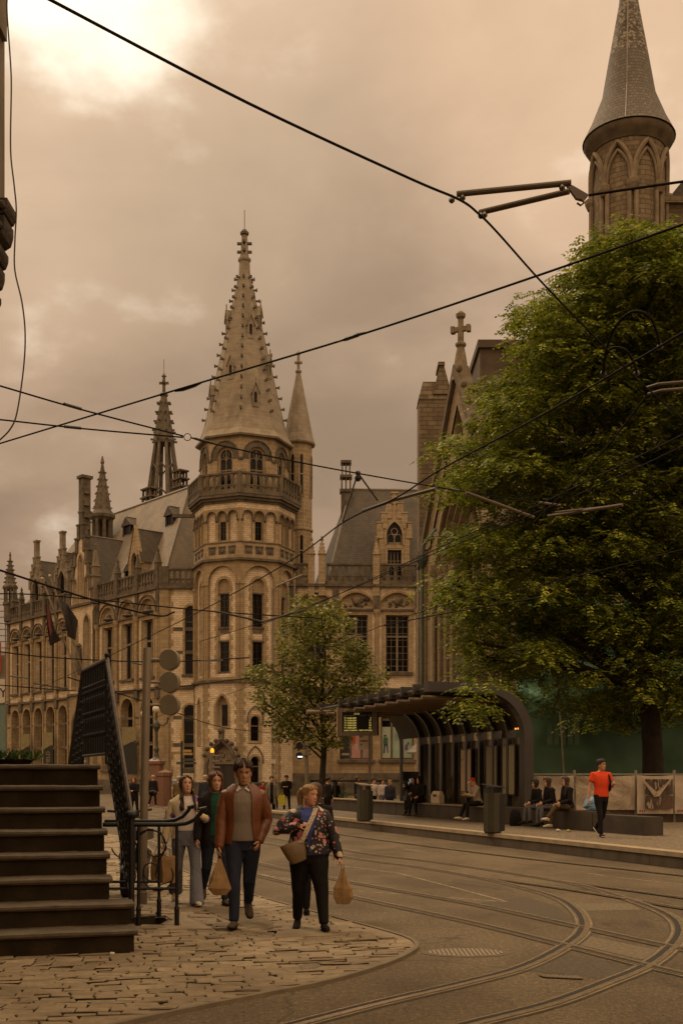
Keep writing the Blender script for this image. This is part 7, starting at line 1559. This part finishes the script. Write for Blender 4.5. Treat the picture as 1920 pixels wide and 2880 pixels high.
sack(ww['hand'][0]+Vector((.06, -.02, -.09)), .20, .34, .13, 'upright square kraft carrier bag held by the cardigan woman', .5, True); sack(ww['hand'][0]+Vector((-.06, .05, -.07)), .20, .33, .12, 'second darker carrier bag hanging behind the square kraft bag', 1.0, True)
# floral woman's handbag and strap
f = fw['tor']; HBM = plain('tan_leather', (.10, .055, .016), .4, .2, 6, .2, 40, .4); c = f(-.17, -.20, .06); o = thing('handbag', 'tan leather handbag worn across the body of the floral jacket woman', 'handbag', tuple(c)); m = MB()
X_, Yv = Vector((.93, .1, .36)), Vector((.05, -.99, 0)); Zv = Vector((-.36, 0, .93)); rings = []
for z, w_, d_ in ((-.14, .05, .03), (-.13, .095, .05), (-.05, .125, .055), (.06, .145, .045), (.10, .15, .03), (.108, .145, .02)): w_ *= .86; z *= .9; rings.append([c+X_*w_*math.copysign(abs(math.cos(q))**.6, math.cos(q))+Yv*d_*math.sin(q)+Zv*z for q in [2*math.pi*i/20 for i in range(20)]])
m.loft(rings); m.build('bag', HBM, o, smooth=True); m = MB(); q = [f(-.10, -.235, .16), f(-.055, -.235, .25), f(.0, -.205, .38), f(.05, -.15, .48), f(.08, -.075, .555)]
for i in range(len(q)-1): m.prism([q[i]-Vector((.026, 0, 0)), q[i]+Vector((.026, 0, 0)), q[i+1]+Vector((.026, 0, 0)), q[i+1]-Vector((.026, 0, 0))], Vector((0, -.008, 0)))
t = NT('woven_strap'); v = t.n('ShaderNodeTexVoronoi'); v.inputs['Scale'].default_value = 48; t.l(t.opos(), v.inputs['Vector']); m.build('strap', t.fin(t.mix(t.math('LESS_THAN', v.outputs['Distance'], .3), (.36, .27, .17), (.14, .08, .04)), .7), o)
# man in red on the platform
rm = person('muscular man in a tight red t-shirt walking on the platform', gd(1690, 2355, PH), rad(14), 1.775, ((16, 1, 6, 8), (-15, 2, 34, -36)), ((-6, 14, 14, 0), (5, 12, 105, 12)), 0, 28, 2, 1.04, .92, SKIN2, ('short', HBK), top_mat=REDT, bottom=BKC, shoe=SHB, sole=SOLW, sleeve=.45, curl=(35, 80), vox=.011, tight=.9, hem=-.01)
f = rm['tor']; o = thing('backpack', 'black backpack slung over one shoulder of the man in red', 'backpack', tuple(f(.15, .12, .3))); m = MB(); m.ball(f(.14, .15, .26), .2, 12, (.85, .5, 1.05)); m.build('bag', BKC, o, smooth=True); m = MB(); m.tube([f(.12, .05, .55), f(.14, -.10, .46), f(.16, -.13, .32), f(.18, -.08, .16), f(.19, .06, .10)], .02, 8); m.build('strap', BKC, o)
b = MB(); Rh = rm['Rh']
# seated people on the bench
BY = -rad(71)
def seated(label, px, t_off, H, hair, topm, bot, sh, arms=((6, 8, 58, 18), (10, 8, 62, 22)), legs=((84, 4, 78, 0), (88, 2, 92, 0)), yaw=BY, **k):
    q = (px-960)/F; tq = ((4.96+VY*2.82)-q*(23-VX*-2.82*-1 if False else 23+(-VX)*2.82))/(q*VY-VX) if False else None
    a, b_ = K(0, 2.82), Vector((VX, VY, 0)); tq = (a.x-q*a.y)/(q*b_.y-b_.x); p = K(tq+t_off, 2.82, PH)
    return person(label, p, yaw, H, legs, arms, k.pop('lean', 10), k.pop('hy', 0), k.pop('hp', -4), hair=hair, top_mat=topm, bottom=bot, shoe=sh, sole=SOLW if sh is SHW else None, seat=.74-PH+.02, vox=.012, **k)
seated('seated person with curly dark hair, farthest of three on the bench', 1518, 0, 1.55, ('curly', HBK), BKC, MJ, SHB, lean=14)
seated('seated woman in black top and blue jeans, middle of three on the bench', 1556, 0, 1.66, ('bob', HB_), BKC, MJ, SHB, lean=16, legs=((82, 4, 80, 0), (90, 2, 88, 0)))
seated('long haired seated woman in brown trousers, nearest of three on the bench', 1600, 0, 1.68, ('long', HB_), BKC, BRT, SHW, lean=8, legs=((84, 2, 70, 0), (98, -6, 60, 8)))
sc_ = seated('person in a red and white cap reading a phone on the bench', 1345, 0, 1.68, ('cap', None), clothmat('light_sweater', (.26, .2, .14)), BKC, SHW, cap=clothmat('red_cap', (.30, .035, .015), .2), lean=14, hp=-22, legs=((84, 2, 62, 8), (86, 2, 84, 0)), arms=((25, 6, 75, 22), (30, 6, 75, 25)))
m = MB(); Rm = sc_['Rh']; m.prism([Rm @ Vector(q) for q in ((-.06, -.08, .165), (.06, -.08, .165), (.05, -.16, .15), (-.05, -.16, .15))], Vector((0, 0, .008))); M2 = (Matrix.Translation(sc_['T'].location) @ Matrix.Rotation(BY, 4, 'Z')).inverted(); m.v = [tuple(M2 @ Vector(v)) for v in m.v]; m.build('cap_brim', WT, sc_['T'], local=True)
pc = sc_['hand'][1]; o = thing('phone', 'small dark phone in the hand of the cap wearer', 'phone', tuple(pc)); m = MB(); m.cbox(pc+Vector((-.04, 0, .02)), (.16, .08, .012)); m.build('phone', BK, o)
seated('woman in dark clothes holding a phone to her ear on the bench', 1166, 0, 1.70, ('bob', HB_), DKC, BKC, SHG, yaw=rad(-36), arms=((62, 12, 128, 18), (28, 6, 62, 15)), legs=((84, 2, 84, 0), (94, -5, 66, 0)), lean=5)
seated('woman in black leaning to her phoning companion on the bench', 1192, .25, 1.72, ('bob', HBK), BKC, BKC, SHG, yaw=rad(-44), lean=6, hy=-28)
o = thing('backpack', 'black rucksack on the platform beside the three seated people', 'backpack', tuple(K(7.9, 2.45, PH))); m = MB(); c = K(7.9, 2.5, PH); m.loft([[c+Vector((math.copysign(abs(math.cos(q))**.5, math.cos(q))*.15*a, math.copysign(abs(math.sin(q))**.5, math.sin(q))*.11*a, z)) for q in [2*math.pi*i/20 for i in range(20)]] for z, a in ((0, .9), (.04, 1.05), (.2, 1.05), (.36, .9), (.44, .6), (.46, .3))]); m.build('bag', BKC, o, smooth=True)
# background walkers
def walker(label, px, d, top_y, yaw, hair, topm, bot, sh=SHB, jk=None, z0=0.0, **k):
    q = at(px, HZ, d); H = at(px, top_y, d).z-z0; return person(label, (q.x, d, z0), yaw, H, hair=hair, top_mat=topm, bottom=bot, shoe=sh, jacket=jk, vox=.018, face=k.pop('face', False), **k)
walker('woman in black with a hand raised to her mouth left of the signal post', 378, 46, 2185, rad(-20), ('bob', HRD), BKC, BKC, arms=((50, 14, 125, 22), (20, 8, 75, 20)))
walker('grey haired man in a dark suit walking away beside the granite lamp', 430, 64, 2180, rad(168), ('short', HGR), DKC, BKC, SHW, legs=((12, 2, 4, 0), (-12, 2, 18, -10)))
walker('grey haired man in an olive jacket walking away past the white car', 502, 46, 2183, rad(160), ('short', HGR), OLV, DJ, SHB, arms=((-8, 16, 22, 0), (4, 10, 10, 0)), girth=1.12)
walker('grey haired man in a navy jacket walking away behind the two women', 577, 46, 2180, rad(185), ('short', HGR), NAVY, DJ, SHB, girth=1.08)
walker('bearded man in a long grey coat walking towards the pavement', 764, 48, 2182, rad(4), ('short', HBK), BKC, BKC, SHW, GREYC, jlen=-.36, coat=1, gap=(.35, .4), legs=((12, 2, 3, 4), (-10, 2, 22, -18)), face=True)
walker('man in dark clothes looking at his phone with a rucksack', 806, 55, 2180, rad(-6), ('short', HBK), BKC, BKC, SHB, arms=((20, 8, 82, 28), (20, 8, 82, 28)), hp=-20)
walker('woman in sunglasses half hidden behind the grey coat', 773, 58, 2193, rad(0), ('long', HB_), clothmat('lime_top', (.19, .20, .075)), BKC)
walker('small person in a red top beside the leather jacket shoulder', 740, 60, 2198, rad(10), ('short', HB_), clothmat('crimson_top', (.22, .02, .015)), BKC)
c = at(793, 2248, 54.6); o = thing('shopping_bag', 'bright yellow bag carried by the man looking at his phone', 'bag', tuple(c)); m = MB(); m.loft([[c+Vector((x*a, y*.08, z)) for x, y in ((-1, -1), (1, -1), (1, 1), (-1, 1))] for a, z in ((.15, -.3), (.17, 0), (.15, .18))]); m.tube([c+Vector((-.08, 0, .18)), c+Vector((0, 0, .38)), c+Vector((.08, 0, .18))], .012, 5); m.build('bag', plain('yellow_plastic', (.36, .31, .02), .5), o)
walker('dark haired person standing at the cafe terrace rail', 958, 60, 2186, rad(30), ('short', HB_), clothmat('beige_top', (.15, .11, .07)), BKC)
walker('stooping person in black sitting at the terrace left', 945, 59, 2196, rad(200), ('bob', HBK), BKC, BKC)
walker('red haired woman in a dark jacket behind the far bin', 1003, 58, 2185, rad(60), ('bob', HRD), NAVY, BKC)
walker('young man in a white t-shirt behind the bench', 1050, 50, 2189, rad(40), ('short', HBK), WT, BKC, sleeve=.45, z0=-.0)
walker('dark haired woman in a white top behind the bench', 1075, 54, 2192, rad(20), ('tail', HB_), WT, LJ)
walker('blond woman in a navy denim jacket behind the bench', 1096, 48, 2194, rad(12), ('curly', HBL), NAVY, DJ, girth=1.15)
walker('bent person in blue behind the phone caller', 1142, 50, 2196, rad(-60), ('short', HBK), NAVY, DJ, lean=18)
walker('person with dark hair low behind the ponytail woman', 920, 44, 2186, rad(120), ('short', HBK), DKC, BKC)

bpy.data.scenes.remove(TMP)
